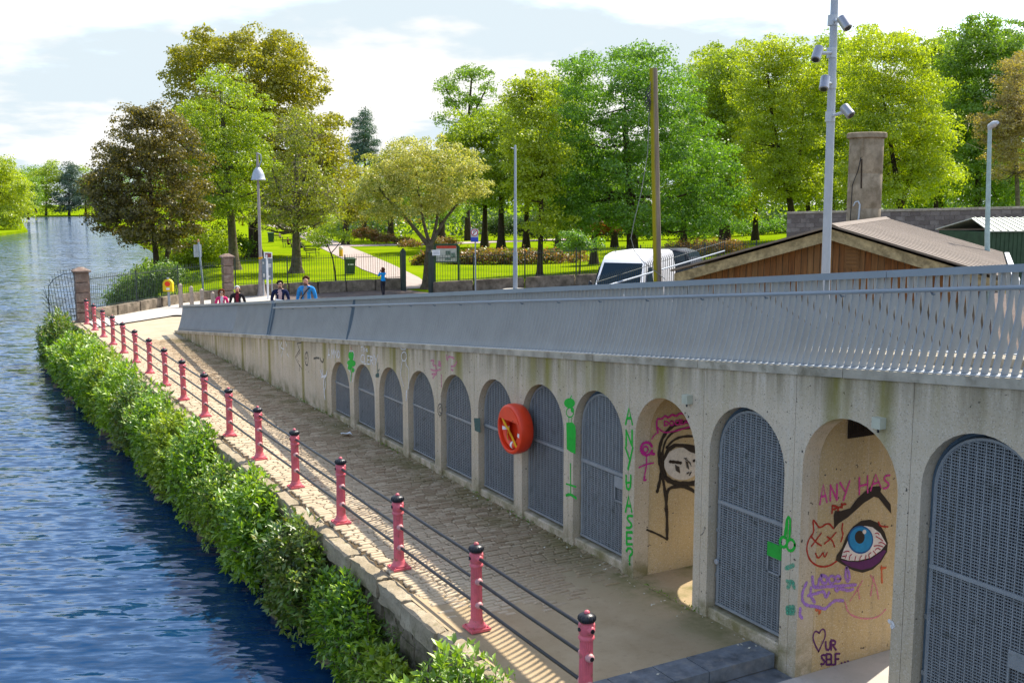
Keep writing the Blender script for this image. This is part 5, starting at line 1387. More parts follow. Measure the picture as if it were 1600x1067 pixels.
MB().prism([sp(-.16, -.13, AZ - .035), sp(0, -.13, AZ + .045), sp(.16, -.13, AZ - .035), sp(0, -.13, AZ - .0)], rd * (SL + .27)).build('ridge_cap', M_FELT, shed)
MB().prism([sp(HW * 1.045, -.1, EZ - .16), sp(HW * 1.045 + .14, -.1, EZ - .16), sp(HW * 1.045 + .14, -.1, EZ - .03), sp(HW * 1.045, -.1, EZ - .03)], rd * (SL + .2)).build('gutter', M_WHITE, shed)

# ================================================================== CONCRETE SHAFT, BLOCK WALL, GREEN SHED
p = on_land(1343, 40); D = p @ HOR
L = thing('concrete_shaft', p, 'round concrete ventilation shaft with a flat lid standing behind the shed', 'shaft')
zt = zpix(p, 208); rad = 25 / F_PX * (D + .5)
M_SHAFT = simple('shaft_concrete', (.33, .27, .19), .95, .1, .3, 1.6, 0, .5, 14, ((.20, .16, .105), 2.5, .45, .65))
zz = np.linspace(p[2] - .3, zt - .22, 6)
for a, b in zip(zz[:-1], zz[1:]): MB().lathe((p[0], p[1], 0), [(rad * .985, a), (rad, a + .02), (rad, b - .02), (rad * .985, b)], 40).build('ring_segment', M_SHAFT, L, smooth=35)
MB().lathe((p[0], p[1], zt - .22), [(rad * 1.05, 0), (rad * 1.17, .03), (rad * 1.17, .19), (rad * 1.1, .22)], 40).build('lid', M_SHAFT, L, smooth=30)
def on_shaft(px, py, k=1.0):
    lat = (px - 1341.5) / 25 * rad; lat = max(-.98 * rad, min(.98 * rad, lat)); dp = math.sqrt(rad * rad - lat * lat) * k
    return np.array([p[0], p[1], zpix(p, py)]) + RGT * lat - HOR * dp
MB().tube([on_shaft(x, y, 1.02) for x, y in ((1327, 247), (1324, 268), (1319, 290), (1318.5, 345))], .018, 6).build('cable', M_BLACK, L)
MB().tube([on_shaft(1328, 216, 1.01), on_shaft(1328.5, 246, 1.01)], .05, 6).build('conduit', M_SHAFT, L)
MB().tube([on_shaft(1328, 250, 1.01), on_shaft(1329, 295, 1.01)], .03, 6).build('stain_strip', M_BARKD, L)
MB().tube([on_shaft(1321, 322, 1.0), on_shaft(1323, 316, 1.02), on_shaft(1326, 315, 1.04), on_shaft(1328, 320, 1.04), on_shaft(1327, 346, 1.04)], .035, 8).build('pipe', M_GREYGALV, L, smooth=50)

def block_mat():
    m, t, pr = base_mat('concrete_blocks', .95, .1); P = pos(t); n = noise(t, 3, 5, .65, P)
    c = ramp(t, obj_random(t), [(0, (.15, .125, .11)), (.5, (.20, .17, .15)), (1, (.27, .235, .205))])
    c = mixcol(t, maprange(t, n, .4, .7, 0, .7), c, (.125, .105, .09)); t.links.new(c, pr.inputs['Base Color']); bump(t, pr, noise(t, 20, 4, .6, P), .5, .01); return m
M_BLOCK = block_mat()
a = atd(1230, 331, 53); b = atd(1660, 321, 49); zt0, zt1 = a[2], b[2]
L = thing('block_wall', (a[0], a[1], zg(a[0], a[1])), 'grey concrete block wall running behind the timber shed', 'wall')
dd = (b - a) * np.array([1, 1, 0]); LEN = np.linalg.norm(dd); dd /= LEN; nn = np.array([dd[1], -dd[0], 0])
topz = lambda s_: zt0 + (zt1 - zt0) * s_ / LEN
m_ = MB(); m_.prism([a * np.array([1, 1, 0]) + np.array([0, 0, .2]) - nn * .05, a * np.array([1, 1, 0]) + dd * LEN + np.array([0, 0, .2]) - nn * .05, a * np.array([1, 1, 0]) + dd * LEN + np.array([0, 0, zt1 - .1]) - nn * .05, a * np.array([1, 1, 0]) + np.array([0, 0, zt0 - .1]) - nn * .05], -nn * .2)
m_.build('core', simple('wall_mortar', (.26, .235, .21), .95, .1), L)
bl = MB(); bl.box((0, 0, 0), (.43, .06, .205)); bme = bl.mesh('block'); bme.materials.append(M_BLOCK)
rj = np.random.default_rng(8); rz_ = math.atan2(dd[1], dd[0]); cnt = 0
for row in range(8):
    s_ = .22 + (.22 if row % 2 else 0)
    while s_ < LEN and cnt < 320:
        q = a * np.array([1, 1, 0]) + dd * s_ - nn * (.045 + rj.uniform(-.008, .008)) + np.array([0, 0, topz(s_) - .25 - row * .225])
        o = bpy.data.objects.new('block', bme); COL.objects.link(o); o.parent = L; o.location = Vector(q) - ORG[L.name]; o.rotation_euler = (0, 0, rz_); cnt += 1; s_ += .45
n_ = 16
for i in range(n_):
    s0, s1 = LEN * i / n_, LEN * (i + 1) / n_ - .01; base_ = a * np.array([1, 1, 0])
    m_ = MB(); m_.prism([base_ + dd * s0 + nn * .03 + np.array([0, 0, topz(s0) - .11]), base_ + dd * s1 + nn * .03 + np.array([0, 0, topz(s1) - .11]), base_ + dd * s1 + nn * .03 + np.array([0, 0, topz(s1)]), base_ + dd * s0 + nn * .03 + np.array([0, 0, topz(s0)])], -nn * .34); m_.build('coping_slab', M_COPING, L)

# green metal shed with ribbed pale roof
q0 = atd(1546, 361, 41.5); q1 = atd(1575, 342, 42.4); fz = zg(q0[0], q0[1])
L = thing('metal_shed', (q0[0], q0[1], fz), 'dark green metal shed with a pale ribbed roof at the right edge', 'shed')
ez, rz2 = q0[2], q1[2]; wdir = RGT * .97 + HOR * .24; wdir /= np.linalg.norm(wdir); bdir = np.array([-wdir[1], wdir[0], 0])
m_ = MB(); base_ = np.array([q0[0], q0[1], 0]) + wdir * .12 + bdir * .1
m_.prism([base_ + np.array([0, 0, fz - .2]), base_ + wdir * 5.0 + np.array([0, 0, fz - .2]), base_ + wdir * 5.0 + np.array([0, 0, ez - .05]), base_ + np.array([0, 0, ez - .05])], bdir * 3.2); m_.build('wall', M_DKGREEN, L)
m_ = MB()
for i in range(24): m_.prism([base_ + wdir * (.1 + .2 * i) - bdir * .02 + np.array([0, 0, fz]), base_ + wdir * (.14 + .2 * i) - bdir * .02 + np.array([0, 0, fz]), base_ + wdir * (.14 + .2 * i) - bdir * .02 + np.array([0, 0, ez - .06]), base_ + wdir * (.1 + .2 * i) - bdir * .02 + np.array([0, 0, ez - .06])], bdir * .02)
m_.build('ribs', M_DKGREEN, L)
M_PALE = simple('pale_roof_metal', (.52, .53, .42), .5, .3, .1)
base_ = np.array([q0[0], q0[1], 0]); rise2 = rz2 - ez
for s_, nm in ((0, 'roof_front'), (1, 'roof_back')):
    e0 = base_ + (bdir * 0 if s_ == 0 else bdir * 3.4); m_ = MB()
    r0 = base_ + bdir * 1.7
    P4 = [e0 + np.array([0, 0, ez]), e0 + wdir * 5.25 + np.array([0, 0, ez]), r0 + wdir * 4.8 + np.array([0, 0, rz2 + .02]), r0 + wdir * .45 + np.array([0, 0, rz2 + .02])]
    m_.prism(P4, np.array([0, 0, -.04])); rf = m_.build(nm, M_PALE, L)
    m_ = MB()
    for i in range(15):
        t_ = (i + .5) / 15; A = P4[0] + (P4[1] - P4[0]) * t_; B = P4[3] + (P4[2] - P4[3]) * t_
        m_.prism([A + np.array([0, 0, .004]), A + wdir * .05 + np.array([0, 0, .004]), B + wdir * .05 + np.array([0, 0, .004]), B + np.array([0, 0, .004])], np.array([0, 0, .035]))
    m_.build('roof_rib', M_PALE, rf)
p = on_land(1507, 30.5); L = thing('utility_cabinet', p, 'small teal utility cabinet beside the green metal shed', 'cabinet')
zt = zpix(p, 399); MB().box((p[0], p[1], (p[2] + zt) / 2), (.42, .42, zt - p[2]), -HA).build('cabinet_body', simple('teal_cabinet', (.10, .24, .22), .5), L)
MB().box((p[0], p[1], zt + .025), (.47, .47, .05), -HA).build('lid', simple('teal_cabinet_lid', (.22, .36, .33), .5), L)

# spiked security railing along the lane
L = None
sa, sb = atd(940, 446, 27.5), atd(1128, 392, 45)
ga, gb = zg(sa[0], sa[1]), zg(sb[0], sb[1])
L = thing('spiked_fence', (sa[0], sa[1], ga), 'black spike-topped fence running up the lane beside the white van', 'fence')
m_ = MB(); N = 62
def sf(t_, lo):
    D_ = 1 / ((1 - t_) / 27.5 + t_ / 46); px = 930 + (1132 - 930) * t_; yy_ = (452 + (392 - 452) * t_) if lo else (431 + (371 - 431) * t_)
    return atd(px, yy_, D_)
for i in range(N):
    t_ = i / (N - 1); a, b = sf(t_, True), sf(t_, False)
    b[0], b[1] = a[0], a[1]
    g_ = zg(a[0], a[1]); m_.tube([(a[0], a[1], g_), (a[0], a[1], b[2] - .12), np.array([a[0], a[1], b[2]]) + RGT * .06], [.012, .012, .004], 4)
m_.build('spikes', M_IRON, L, kind='stuff', fix=False)
MB().tube([sf(t_, True) for t_ in np.linspace(0, 1, 12)], .03, 6).build('lower_rail', M_GREYPOST, L)
P_ = []
for t_ in np.linspace(0, 1, 12):
    a, b = sf(t_, True), sf(t_, False); P_.append((a[0], a[1], b[2] - .18))
MB().tube(P_, .012, 6).build('upper_rail', M_IRON, L)

# ================================================================== VEHICLES
def loft(mb, secs, mi=0, cap=True):
    n = len(secs[0]); vs = [p for s_ in secs for p in s_]
    fs = [(i * n + k, i * n + (k + 1) % n, (i + 1) * n + (k + 1) % n, (i + 1) * n + k) for i in range(len(secs) - 1) for k in range(n)]
    if cap: fs += [tuple(range(n))[::-1], tuple((len(secs) - 1) * n + k for k in range(n))]
    return mb.add(vs, fs, mi)
def car_mat(name, col, rough=.25):
    m, t, p_ = base_mat(name, rough, .5); p_.inputs['Base Color'].default_value = (*col, 1)
    if 'Coat Weight' in p_.inputs: p_.inputs['Coat Weight'].default_value = .25 if col[0] > .1 else 0
    if col[0] < .1 and 'Specular IOR Level' in p_.inputs: p_.inputs['Specular IOR Level'].default_value = .3
    n = noise(t, 3, 4, .6, pos(t)); c = ramp(t, n, [(.3, tuple(q * .93 for q in col)), (.7, col)]); t.links.new(c, p_.inputs['Base Color']); return m
M_VANW = car_mat('van_white', (.80, .80, .80), .35); M_CARD = car_mat('car_dark_blue', (.012, .015, .02), .4); M_GLASS = car_mat('vehicle_glass', (.010, .028, .042), .10)
def wheel(L, c, ax, r=.33, w=.22):
    m_ = MB(); m_.tube([c - ax * w / 2, c - ax * w * .45, c + ax * w * .45, c + ax * w / 2], [r * .9, r, r, r * .9], 20); wh = m_.build('wheel', M_RUBBER, L, smooth=40)
    m_ = MB(); m_.tube([c + ax * (w / 2 - .01), c + ax * (w / 2 + .012)], [r * .62, r * .56], 16); m_.build('rim', M_GREYGALV, wh, smooth=30)
def vehicle(name, label, cat, origin, hd, prof, width, body_m, belt, wheels, gl):
    """prof: list of (x, z_bottom, z_top, half_width_bottom, half_width_top) from nose to tail"""
    L = thing(name, origin, label, cat); o_ = np.array(origin, float); side = np.array([hd[1], -hd[0], 0]); up_ = np.array([0, 0, 1.0])
    P3 = lambda x, y, z: o_ - hd * x + side * y + up_ * z
    secs = []
    for (x, zb_, zt_, wb, wt) in prof:
        zs_ = zb_ + (zt_ - zb_) * .55
        secs.append([P3(x, s_ * yy, zz) for s_, yy, zz in ((1, wb * .94, zb_), (1, wb, zb_ + .12), (1, wb, zs_), (1, wt, zt_ - .07), (1, wt * .82, zt_), (-1, wt * .82, zt_), (-1, wt, zt_ - .07), (-1, wb, zs_), (-1, wb, zb_ + .12), (-1, wb * .94, zb_))])
    m_ = MB(); loft(m_, secs); m_.build('body', body_m, L, smooth=38)
    for x, yy, r in wheels:
        for s_ in (-1, 1): wheel(L, P3(x, s_ * yy, r), side * s_, r)
    for nm, quads in gl.items():
        for i, q in enumerate(quads):
            m_ = MB(); pts = [P3(*c) for c in q]; nrm = np.cross(pts[1] - pts[0], pts[2] - pts[0]); nrm /= np.linalg.norm(nrm)
            ctr = sum(pts) / len(pts)
            if nrm @ (ctr - (o_ - hd * 2.2 + up_ * .9)) < 0: nrm = -nrm
            m_.prism([c - nrm * .004 for c in pts], nrm * .014); m_.build(nm, {'number_plate': M_WHITE, 'headlight': M_GREYGALV, 'grille_panel': M_BLACK, 'tail_light': M_REDS, 'bumper': M_BLACK}.get(nm, M_GLASS), L)
    return L, P3
vf = on_land(951, 35.3); vf2 = on_land(1018, 40.0)
hd = (vf - vf2); hd[2] = 0; hd /= np.linalg.norm(hd)
VH = zpix(pd(981, 38, 0), 392.5) - vf[2]; VH = max(2.3, min(2.75, VH))
prof = [(0.0, .35, .95, .80, .70), (.12, .3, 1.12, .93, .82), (.75, .28, 1.30, .98, .88), (.85, .28, 1.36, .98, .88), (1.55, .28, VH - .28, .98, .80), (1.9, .28, VH - .08, .98, .82), (2.4, .28, VH, .98, .84), (4.9, .28, VH, .98, .84), (5.1, .3, VH - .1, .97, .83)]
L, P3 = vehicle('white_van', 'white panel van seen from the front in the lane behind the spiked fence', 'van', vf, hd, prof, 1.96, M_VANW, 1.3, [(.95, .86, .33), (4.1, .86, .33)],
        {'windshield': [[(.90, -.80, 1.42), (.90, .80, 1.42), (1.50, .70, VH - .36), (1.50, -.70, VH - .36)]],
         'side_window': [[(1.15, .985, 1.38), (2.0, .985, 1.38), (2.0, .90, VH - .50), (1.6, .91, VH - .50)], [(1.15, -.985, 1.38), (2.0, -.985, 1.38), (2.0, -.90, VH - .50), (1.6, -.91, VH - .50)]],
         'headlight': [[(.02, .5, .82), (.10, .86, .86), (.16, .86, 1.04), (.06, .52, 1.0)], [(.02, -.5, .82), (.10, -.86, .86), (.16, -.86, 1.04), (.06, -.52, 1.0)]],
         'grille_panel': [[(-.01, -.42, .62), (-.01, .42, .62), (.01, .42, .88), (.01, -.42, .88)]], 'number_plate': [[(-.02, -.26, .46), (-.02, .26, .46), (-.02, .26, .57), (-.02, -.26, .57)]],
         'bumper': [[(-.005, -.74, .36), (-.005, .74, .36), (-.005, .74, .56), (-.005, -.74, .56)]]})
for s_ in (-1, 1):
    m_ = MB(); c = P3(1.2, s_ * 1.12, 1.5); m_.ball(c, (.07, .09, .15), 8, 6); m_.tube([P3(1.25, s_ * .95, 1.42), c], .025, 6); m_.build('mirror', M_BLACK, L, smooth=50)
m_ = MB(); m_.tube([P3(1.95, .45, VH - .06), P3(2.1, .45, VH + .22)], .01, 5); m_.build('aerial', M_BLACK, L)
for s_ in (-.25, .3):
    m_ = MB(); m_.tube([P3(.92, s_, 1.435), P3(1.1, s_ + .35, 1.62)], .012, 5); m_.build('wiper', M_BLACK, L)
cf = on_land(1098, 46.5); cb2 = on_land(1040, 47.5); chd = cf - cb2; chd[2] = 0; chd /= np.linalg.norm(chd)
CH = .18 + max(1.5, min(2.05, zpix(cf, 388.5) - cf[2]))
prof = [(0, .35, .75, .72, .62), (.2, .25, .88, .85, .75), (1.1, .22, 1.0, .90, .82), (1.75, .22, CH - .12, .90, .66), (2.3, .22, CH, .90, .66), (3.3, .22, CH - .04, .90, .66), (4.0, .25, 1.1, .89, .74), (4.3, .35, .95, .82, .7)]
vehicle('dark_car', 'dark estate car parked beyond the rear of the white van', 'car', cf + chd * 1.2, chd, prof, 1.8, M_CARD, 1.0, [(.85, .80, .32), (3.4, .80, .32)],
        {'windshield': [[(1.2, -.70, 1.02), (1.2, .70, 1.02), (1.72, .58, CH - .16), (1.72, -.58, CH - .16)]], 'rear_window': [[(3.45, -.58, CH - .16), (3.45, .58, CH - .16), (3.9, .66, 1.13), (3.9, -.66, 1.13)]],
         'side_window': [[(1.45, s_ * .86, 1.0), (2.5, s_ * .87, 1.0), (2.5, s_ * .72, CH - .15), (1.85, s_ * .72, CH - .16)] for s_ in (-1, 1)] + [[(2.56, s_ * .87, 1.0), (3.5, s_ * .86, 1.02), (3.25, s_ * .72, CH - .17), (2.56, s_ * .72, CH - .15)] for s_ in (-1, 1)],
         'headlight': [[(.03, s_ * .45, .66), (.12, s_ * .74, .68), (.14, s_ * .74, .80), (.05, s_ * .47, .78)] for s_ in (-1, 1)]})

# wheelie bins and small park things
def bin_(px, py0, py1, col, label):
    D_ = (CAMH) / ((py0 - YH) / F_PX) * 1.0; b = atz(px, py0, 0); h = zpix(b, py1); t_ = thing('litter_bin', b, label, 'bin')
    w = h * .30; m_ = MB()
    r_, n_ = face_axes(15)
    m_.add([b + r_ * sx * w * k + n_ * sy * w * k + np.array([0, 0, zz]) for zz, k in ((.05, .78), (h * .9, 1.0)) for sx, sy in ((-1, -1), (1, -1), (1, 1), (-1, 1))], [(3, 2, 1, 0), (4, 5, 6, 7), (0, 1, 5, 4), (1, 2, 6, 5), (2, 3, 7, 6), (3, 0, 4, 7)])
    m_.build('bin_body', col, t_)
    m_ = MB(); m_.add([b + r_ * sx * w * k + n_ * sy * w * k + np.array([0, 0, zz]) for zz, k in ((h * .9, 1.15), (h * .95, 1.15), (h, .85)) for sx, sy in ((-1, -1), (1, -1), (1, 1), (-1, 1))], [(3, 2, 1, 0), (8, 9, 10, 11)] + [(q * 4 + i, q * 4 + (i + 1) % 4, q * 4 + 4 + (i + 1) % 4, q * 4 + 4 + i) for q in range(2) for i in range(4)])
    m_.build('lid', col, t_)
    for s_ in (-1, 1): MB().tube([b + r_ * s_ * w * .8 - n_ * w * .8 + np.array([0, 0, .09]), b + r_ * s_ * (w * .8 + .06) - n_ * w * .8 + np.array([0, 0, .09])], .09, 10).build('wheel', M_RUBBER, t_)
    return t_, b, h, r_, n_
t_, b, h, r_, n_ = bin_(547.5, 429, 403, M_DKGREEN, 'dark green wheeled litter bin standing on the park path edge')
m_ = MB()
for k in range(4): panel(m_, b + n_ * h * .29 + np.array([0, 0, h * .62]) + r_ * (k - 1.5) * .11, .07, .09, .03, 15)
m_.build('lettering', M_WHITE, t_)
bin_(423.5, 379, 363, M_DKGREEN, 'distant dark green litter bin beside the benches')
bin_(729, 345, 333, M_DKGREEN, 'far dark bin under the trees beyond the blossoming tree')
b = atz(533, 401, 0); h = zpix(b, 387); L = thing('yellow_post', b, 'short yellow marker post at the path junction', 'post')
MB().tube([b, b + np.array([0, 0, h * .92])], .2, 10).build('post', simple('yellow_post_paint', (.75, .48, .02), .5), L, smooth=40); MB().ball(b + np.array([0, 0, h * .92]), .24, 10, 6).build('cap', simple('cream_cap', (.75, .68, .5), .5), L, smooth=60)

# ================================================================== PEOPLE
def person(label, at, facing, h, skin, hair, top, legs, pose='stand', longhair=False, shirt=None, glasses=False, armpose=0, scale_w=1.0, extra=None):
    L = thing('person', at, label, 'person'); k = h / 1.75; f = np.array([math.cos(facing), math.sin(facing), 0]); s = np.array([f[1], -f[0], 0]); o_ = np.array(at, float); u = np.array([0, 0, 1.0])
    W = lambda a, b, c: o_ + (s * a * scale_w + f * b + u * c) * k         # a: to the person's right, b: forward, c: up
    V = []; Rr = []; E_ = []
    def v(p, r): V.append(p); Rr.append(r * k); return len(V) - 1
    sit = pose == 'sit'; dz = -.42 if sit else 0; lean = .05
    pel = v(W(0, 0, .97 + dz), .145); wa = v(W(0, .01, 1.12 + dz), .135); ch = v(W(0, .015, 1.30 + dz), .155); sh = v(W(0, 0, 1.42 + dz), .12); nk = v(W(0, .01, 1.51 + dz), .056); jaw = v(W(0, .035, 1.585 + dz), .072); hd_ = v(W(0, .02, 1.665 + dz), .098); tp = v(W(0, .012, 1.72 + dz), .075)
    E_ += [(pel, wa), (wa, ch), (ch, sh), (sh, nk), (nk, jaw), (jaw, hd_), (hd_, tp)]
    no = v(W(0, .125, 1.63 + dz), .016); E_.append((hd_, no))
    hands = []
    for g in (-1, 1):
        a = v(W(g * .185, 0, 1.415 + dz), .072)
        if armpose == 1: el_, wr = W(g * .25, .06, 1.14 + dz), W(g * .12, .26, 1.10 + dz)
        elif armpose == 2: el_, wr = W(g * .22, .20, 1.26 + dz), W(g * .06, .22, 1.52 + dz)
        else: el_, wr = W(g * .25, -.02, 1.13 + dz), W(g * .25, .10 if not sit else .22, .90 + dz + (.06 if sit else 0))
        e = v(el_, .050); w_ = v(wr, .033); dirn = (wr - el_) / np.linalg.norm(wr - el_); hnd = v(wr + dirn * .075 * k, .036)
        E_ += [(sh, a), (a, e), (e, w_), (w_, hnd)]; hands.append((wr + dirn * .09 * k, dirn, g))
        hip = v(W(g * .095, 0, .90 + dz), .092)
        if sit: kn, an, to = W(g * .11, .43, .51), W(g * .11, .42, .09), W(g * .12, .58, .05)
        else: kn, an, to = W(g * .10, .03, .50), W(g * .11, -.01 + .08 * g, .09), W(g * .12, .14 + .08 * g, .04)
        kk = v(kn, .062); aa = v(an, .042); tt = v(to, .036); E_ += [(pel, hip), (hip, kk), (kk, aa), (aa, tt)]
    me = bpy.data.meshes.new('skel'); me.from_pydata([tuple(p - o_) for p in V], E_, [])
    tmp = bpy.data.objects.new('skel', me); COL.objects.link(tmp)
    md = tmp.modifiers.new('s', 'SKIN'); sv = me.skin_vertices[0].data
    for i, r in enumerate(Rr): sv[i].radius = (r, r * (.78 if i in (pel, wa, ch, sh) else 1.0)); sv[i].use_root = (i == pel)
    md.use_smooth_shade = True; m2 = tmp.modifiers.new('d', 'SUBSURF'); m2.levels = 2
    dg = bpy.context.evaluated_depsgraph_get(); me2 = bpy.data.meshes.new_from_object(tmp.evaluated_get(dg)); me2.name = 'body'
    bpy.data.objects.remove(tmp); bpy.data.meshes.remove(me)
    bm = bmesh.new(); bm.from_mesh(me2)
    # fingers rooted in the palms
    for (hp, dr, g) in hands:
        side_ = np.cross(dr, u); side_ = side_ / (np.linalg.norm(side_) + 1e-6)
        for q, (off, ln) in enumerate(((-.027, .06), (-.009, .075), (.009, .07), (.027, .052))):
            b0_ = hp + side_ * off * k - o_; t_ = MB(); t_.tube([b0_ - dr * .03 * k, b0_ + dr * ln * .55 * k, b0_ + dr * ln * k - u * .018 * k], [.0095 * k, .0085 * k, .006 * k], 5)
            vs = [bm.verts.new(p) for p in t_.v]; [bm.faces.new([vs[i] for i in fc]) for fc in t_.f]
        b0_ = hp - side_ * .035 * k * g - dr * .05 * k - o_; t_ = MB(); t_.tube([b0_, b0_ - side_ * .02 * g * k + dr * .03 * k, b0_ - side_ * .018 * g * k + dr * .06 * k], [.011 * k, .010 * k, .007 * k], 5)
        vs = [bm.verts.new(p) for p in t_.v]; [bm.faces.new([vs[i] for i in fc]) for fc in t_.f]
    bm.to_mesh(me2); bm.free()
    mats = [skin, top, legs, shirt or top, M_BLACK]
    me2.materials.clear(); [me2.materials.append(q) for q in mats]
    mi = []; Rot = lambda p: ((p @ s) / k, (p @ f) / k, p[2] / k)
    hz = [Rot(np.array(hp) - o_) for hp, _, _ in hands]
    for p_ in me2.polygons:
        a, b, c = Rot(np.array(p_.center)); c2 = c - dz
        m_i = 1
        if c2 > 1.495: m_i = 0
        elif min((a - q[0]) ** 2 + (b - q[1]) ** 2 + (c - q[2]) ** 2 for q in hz) < .095 ** 2: m_i = 0
        elif c < .11: m_i = 4
        elif c2 < .96 and abs(a) < .22: m_i = 2
        elif sit and b > .2 and c < .62: m_i = 2
        elif shirt and abs(a) < .055 + (1.46 - c2) * .05 and b > .03: m_i = 3
        elif c2 > 1.44 and b > .04 and abs(a) < .05: m_i = 0
        mi.append(m_i)
    me2.polygons.foreach_set('material_index', mi); smooth_mesh(me2, 60)
    body = link('body', me2, None, L)
    # hair: cap of overlapping tufts over the crown, back and sides
    rj = np.random.default_rng(int(abs(at[0]) * 100)); m_ = MB(); hc = W(0, .0, 1.672 + dz)
    for q in range(90 if longhair else 55):
        th_ = rj.uniform(0, 2 * math.pi); ph = rj.uniform(-.25 if longhair else .05, 1.5)
        d = s * math.cos(th_) * math.cos(ph) + f * math.sin(th_) * math.cos(ph) + u * math.sin(ph)
        if d @ f > .42 and ph < .75: continue
        m_.ball(hc + d * (.088 + (.02 if longhair else 0)) * k, [rj.uniform(.022, .036) * k] * 3, 6, 4)
    if longhair:
        for q in range(46):
            th_ = rj.uniform(math.pi * .92, math.pi * 2.08); d = s * math.cos(th_) + f * math.sin(th_) * .7
            m_.ball(hc + d * rj.uniform(.085, .125) * k + u * rj.uniform(-.24, .02) * k, [rj.uniform(.024, .042) * k] * 3, 6, 4)
    m_.build('hair', hair, L, smooth=60)
    m_ = MB()
    for g in (-1, 1):
        if glasses: m_.ball(W(g * .036, .112, 1.66 + dz), (.032 * k, .032 * k, .022 * k), 8, 5)
        else: m_.ball(W(g * .034, .108, 1.66 + dz), .010 * k, 6, 4)
    if glasses:
        m_.tube([W(-.036, .118, 1.665 + dz), W(.036, .118, 1.665 + dz)], .006 * k, 5)
        for g in (-1, 1): m_.tube([W(g * .066, .105, 1.665 + dz), W(g * .098, .0, 1.67 + dz)], .006 * k, 5)
    m_.build('sunglasses' if glasses else 'eyes', M_BLACK, L, smooth=60)
    m_ = MB(); m_.ball(W(0, .112, 1.583 + dz), (.022 * k, .012 * k, .007 * k), 6, 4); m_.build('mouth', simple('lips', (.36, .10, .08), .6), L)
    m_ = MB()
    for g in (-1, 1): m_.ball(W(g * .098, .005, 1.645 + dz), (.014 * k, .022 * k, .034 * k), 6, 5)
    m_.build('ears', skin, L, smooth=60)
    if extra: extra(L, W, k)
    return L
SK = simple('skin_light', (.52, .30, .21), .55, .3, .06); SK2 = simple('skin_ruddy', (.50, .25, .17), .55, .3, .06)
cloth = lambda n, c: simple(n, c, .85, .1, .18, 8)
def person_on_ramp(px, x):
    lo, hi = 20.0, 55.0
    for _ in range(40):
        y = (lo + hi) / 2; z = max(0, zc(y) - .10); p = np.array([x, y, z + 1.2]); q = CX + F_PX * ((p - CAM) @ RGT) / ((p - CAM) @ FWD)
        if q > px: lo = y
        else: hi = y
    return np.array([x, y, max(0, zc(y) - .10) if y < 43.9 else 0.0])
tocam = math.atan2(-1, -.55)
a = person_on_ramp(438, 9.75)
def paper(L, W, k):
    m_ = MB(); m_.prism([W(-.10, .30, 1.16), W(.12, .30, 1.20), W(.13, .36, 1.02), W(-.09, .36, .98)], np.array([0, 0, .004])); m_.build('paper', M_WHITE, L)
person('person in a navy coat and sunglasses holding a white paper on the ramp', a, tocam + .15, 1.76, SK, cloth('hair_dark', (.02, .014, .012)), cloth('navy_coat', (.012, .018, .055)), cloth('dark_trousers', (.03, .03, .035)), shirt=cloth('pale_pink_shirt', (.50, .34, .34)), glasses=True, armpose=1, scale_w=1.12, extra=paper)
a = person_on_ramp(479, 9.7)
def strap(L, W, k):
    m_ = MB(); m_.tube([W(-.12, .10, 1.46), W(-.02, .155, 1.33), W(.10, .15, 1.15), W(.17, .06, 1.0)], .018 * k, 6); m_.build('shoulder_strap', M_BLACK, L)
person('person in a bright blue jacket over a grey top with a dark shoulder strap', a, tocam - .1, 1.80, SK2, cloth('hair_auburn', (.085, .035, .016)), cloth('blue_jacket', (.03, .23, .55)), cloth('grey_trousers', (.05, .05, .06)), shirt=cloth('grey_top', (.28, .25, .26)), scale_w=1.1, extra=strap)
a = person_on_ramp(346.5, 9.5)
person('person with long red-brown hair, sunglasses and a pink cardigan over a white top', a, tocam + .3, 1.64, SK, cloth('hair_redbrown', (.14, .035, .015)), cloth('pink_cardigan', (.65, .035, .16)), cloth('jeans', (.05, .06, .10)), longhair=True, shirt=cloth('white_top', (.65, .6, .62)), glasses=True)
a = person_on_ramp(371, 9.9)
person('person with white hair in a black jacket and dark red shirt', a, tocam + .2, 1.74, SK2, cloth('hair_white', (.60, .58, .55)), cloth('black_jacket', (.022, .02, .022)), cloth('dark_trousers_b', (.03, .03, .035)), shirt=cloth('maroon_shirt', (.18, .02, .035)), scale_w=1.12)
a = atz(599, 463, 0)
person('person in a bright cyan top seen from behind by the low wall near the gate', a, 1.9, 1.62, SK2, cloth('hair_chestnut', (.10, .035, .018)), cloth('cyan_top', (.01, .28, .68)), cloth('dark_leggings', (.03, .03, .04)), longhair=True, armpose=2)
# benches with sitters, far along the path
def bench(px, py, turn, label):
    b = atz(px, py, 0); L = thing('park_bench', b, label, 'bench', 'benches along the park path'); r_, n_ = face_axes(turn)
    for z, d in ((.45, .0), (.45, .14), (.45, .28)): 
        m_ = MB(); c = b + n_ * d + np.array([0, 0, z]); m_.prism([c - r_ * .85, c + r_ * .85, c + r_ * .85 + n_ * .11, c - r_ * .85 + n_ * .11], np.array([0, 0, .04])); m_.build('seat_slat', M_BARKD, L)
    for z in (.62, .78): 
        m_ = MB(); c = b - n_ * (.06 + (z - .6) * .2) + np.array([0, 0, z]); m_.prism([c - r_ * .85, c + r_ * .85, c + r_ * .85 + np.array([0, 0, .11]), c - r_ * .85 + np.array([0, 0, .11])], -n_ * .03); m_.build('back_slat', M_BARKD, L)
    for s_ in (-.7, .7): 
        m_ = MB(); c = b + r_ * s_; m_.tube([c + n_ * .34, c + n_ * .34 + np.array([0, 0, .45])], .03, 6); m_.tube([c - n_ * .02, c - n_ * .12 + np.array([0, 0, .9])], .03, 6); m_.build('leg', M_IRON, L)
    return b, r_, n_
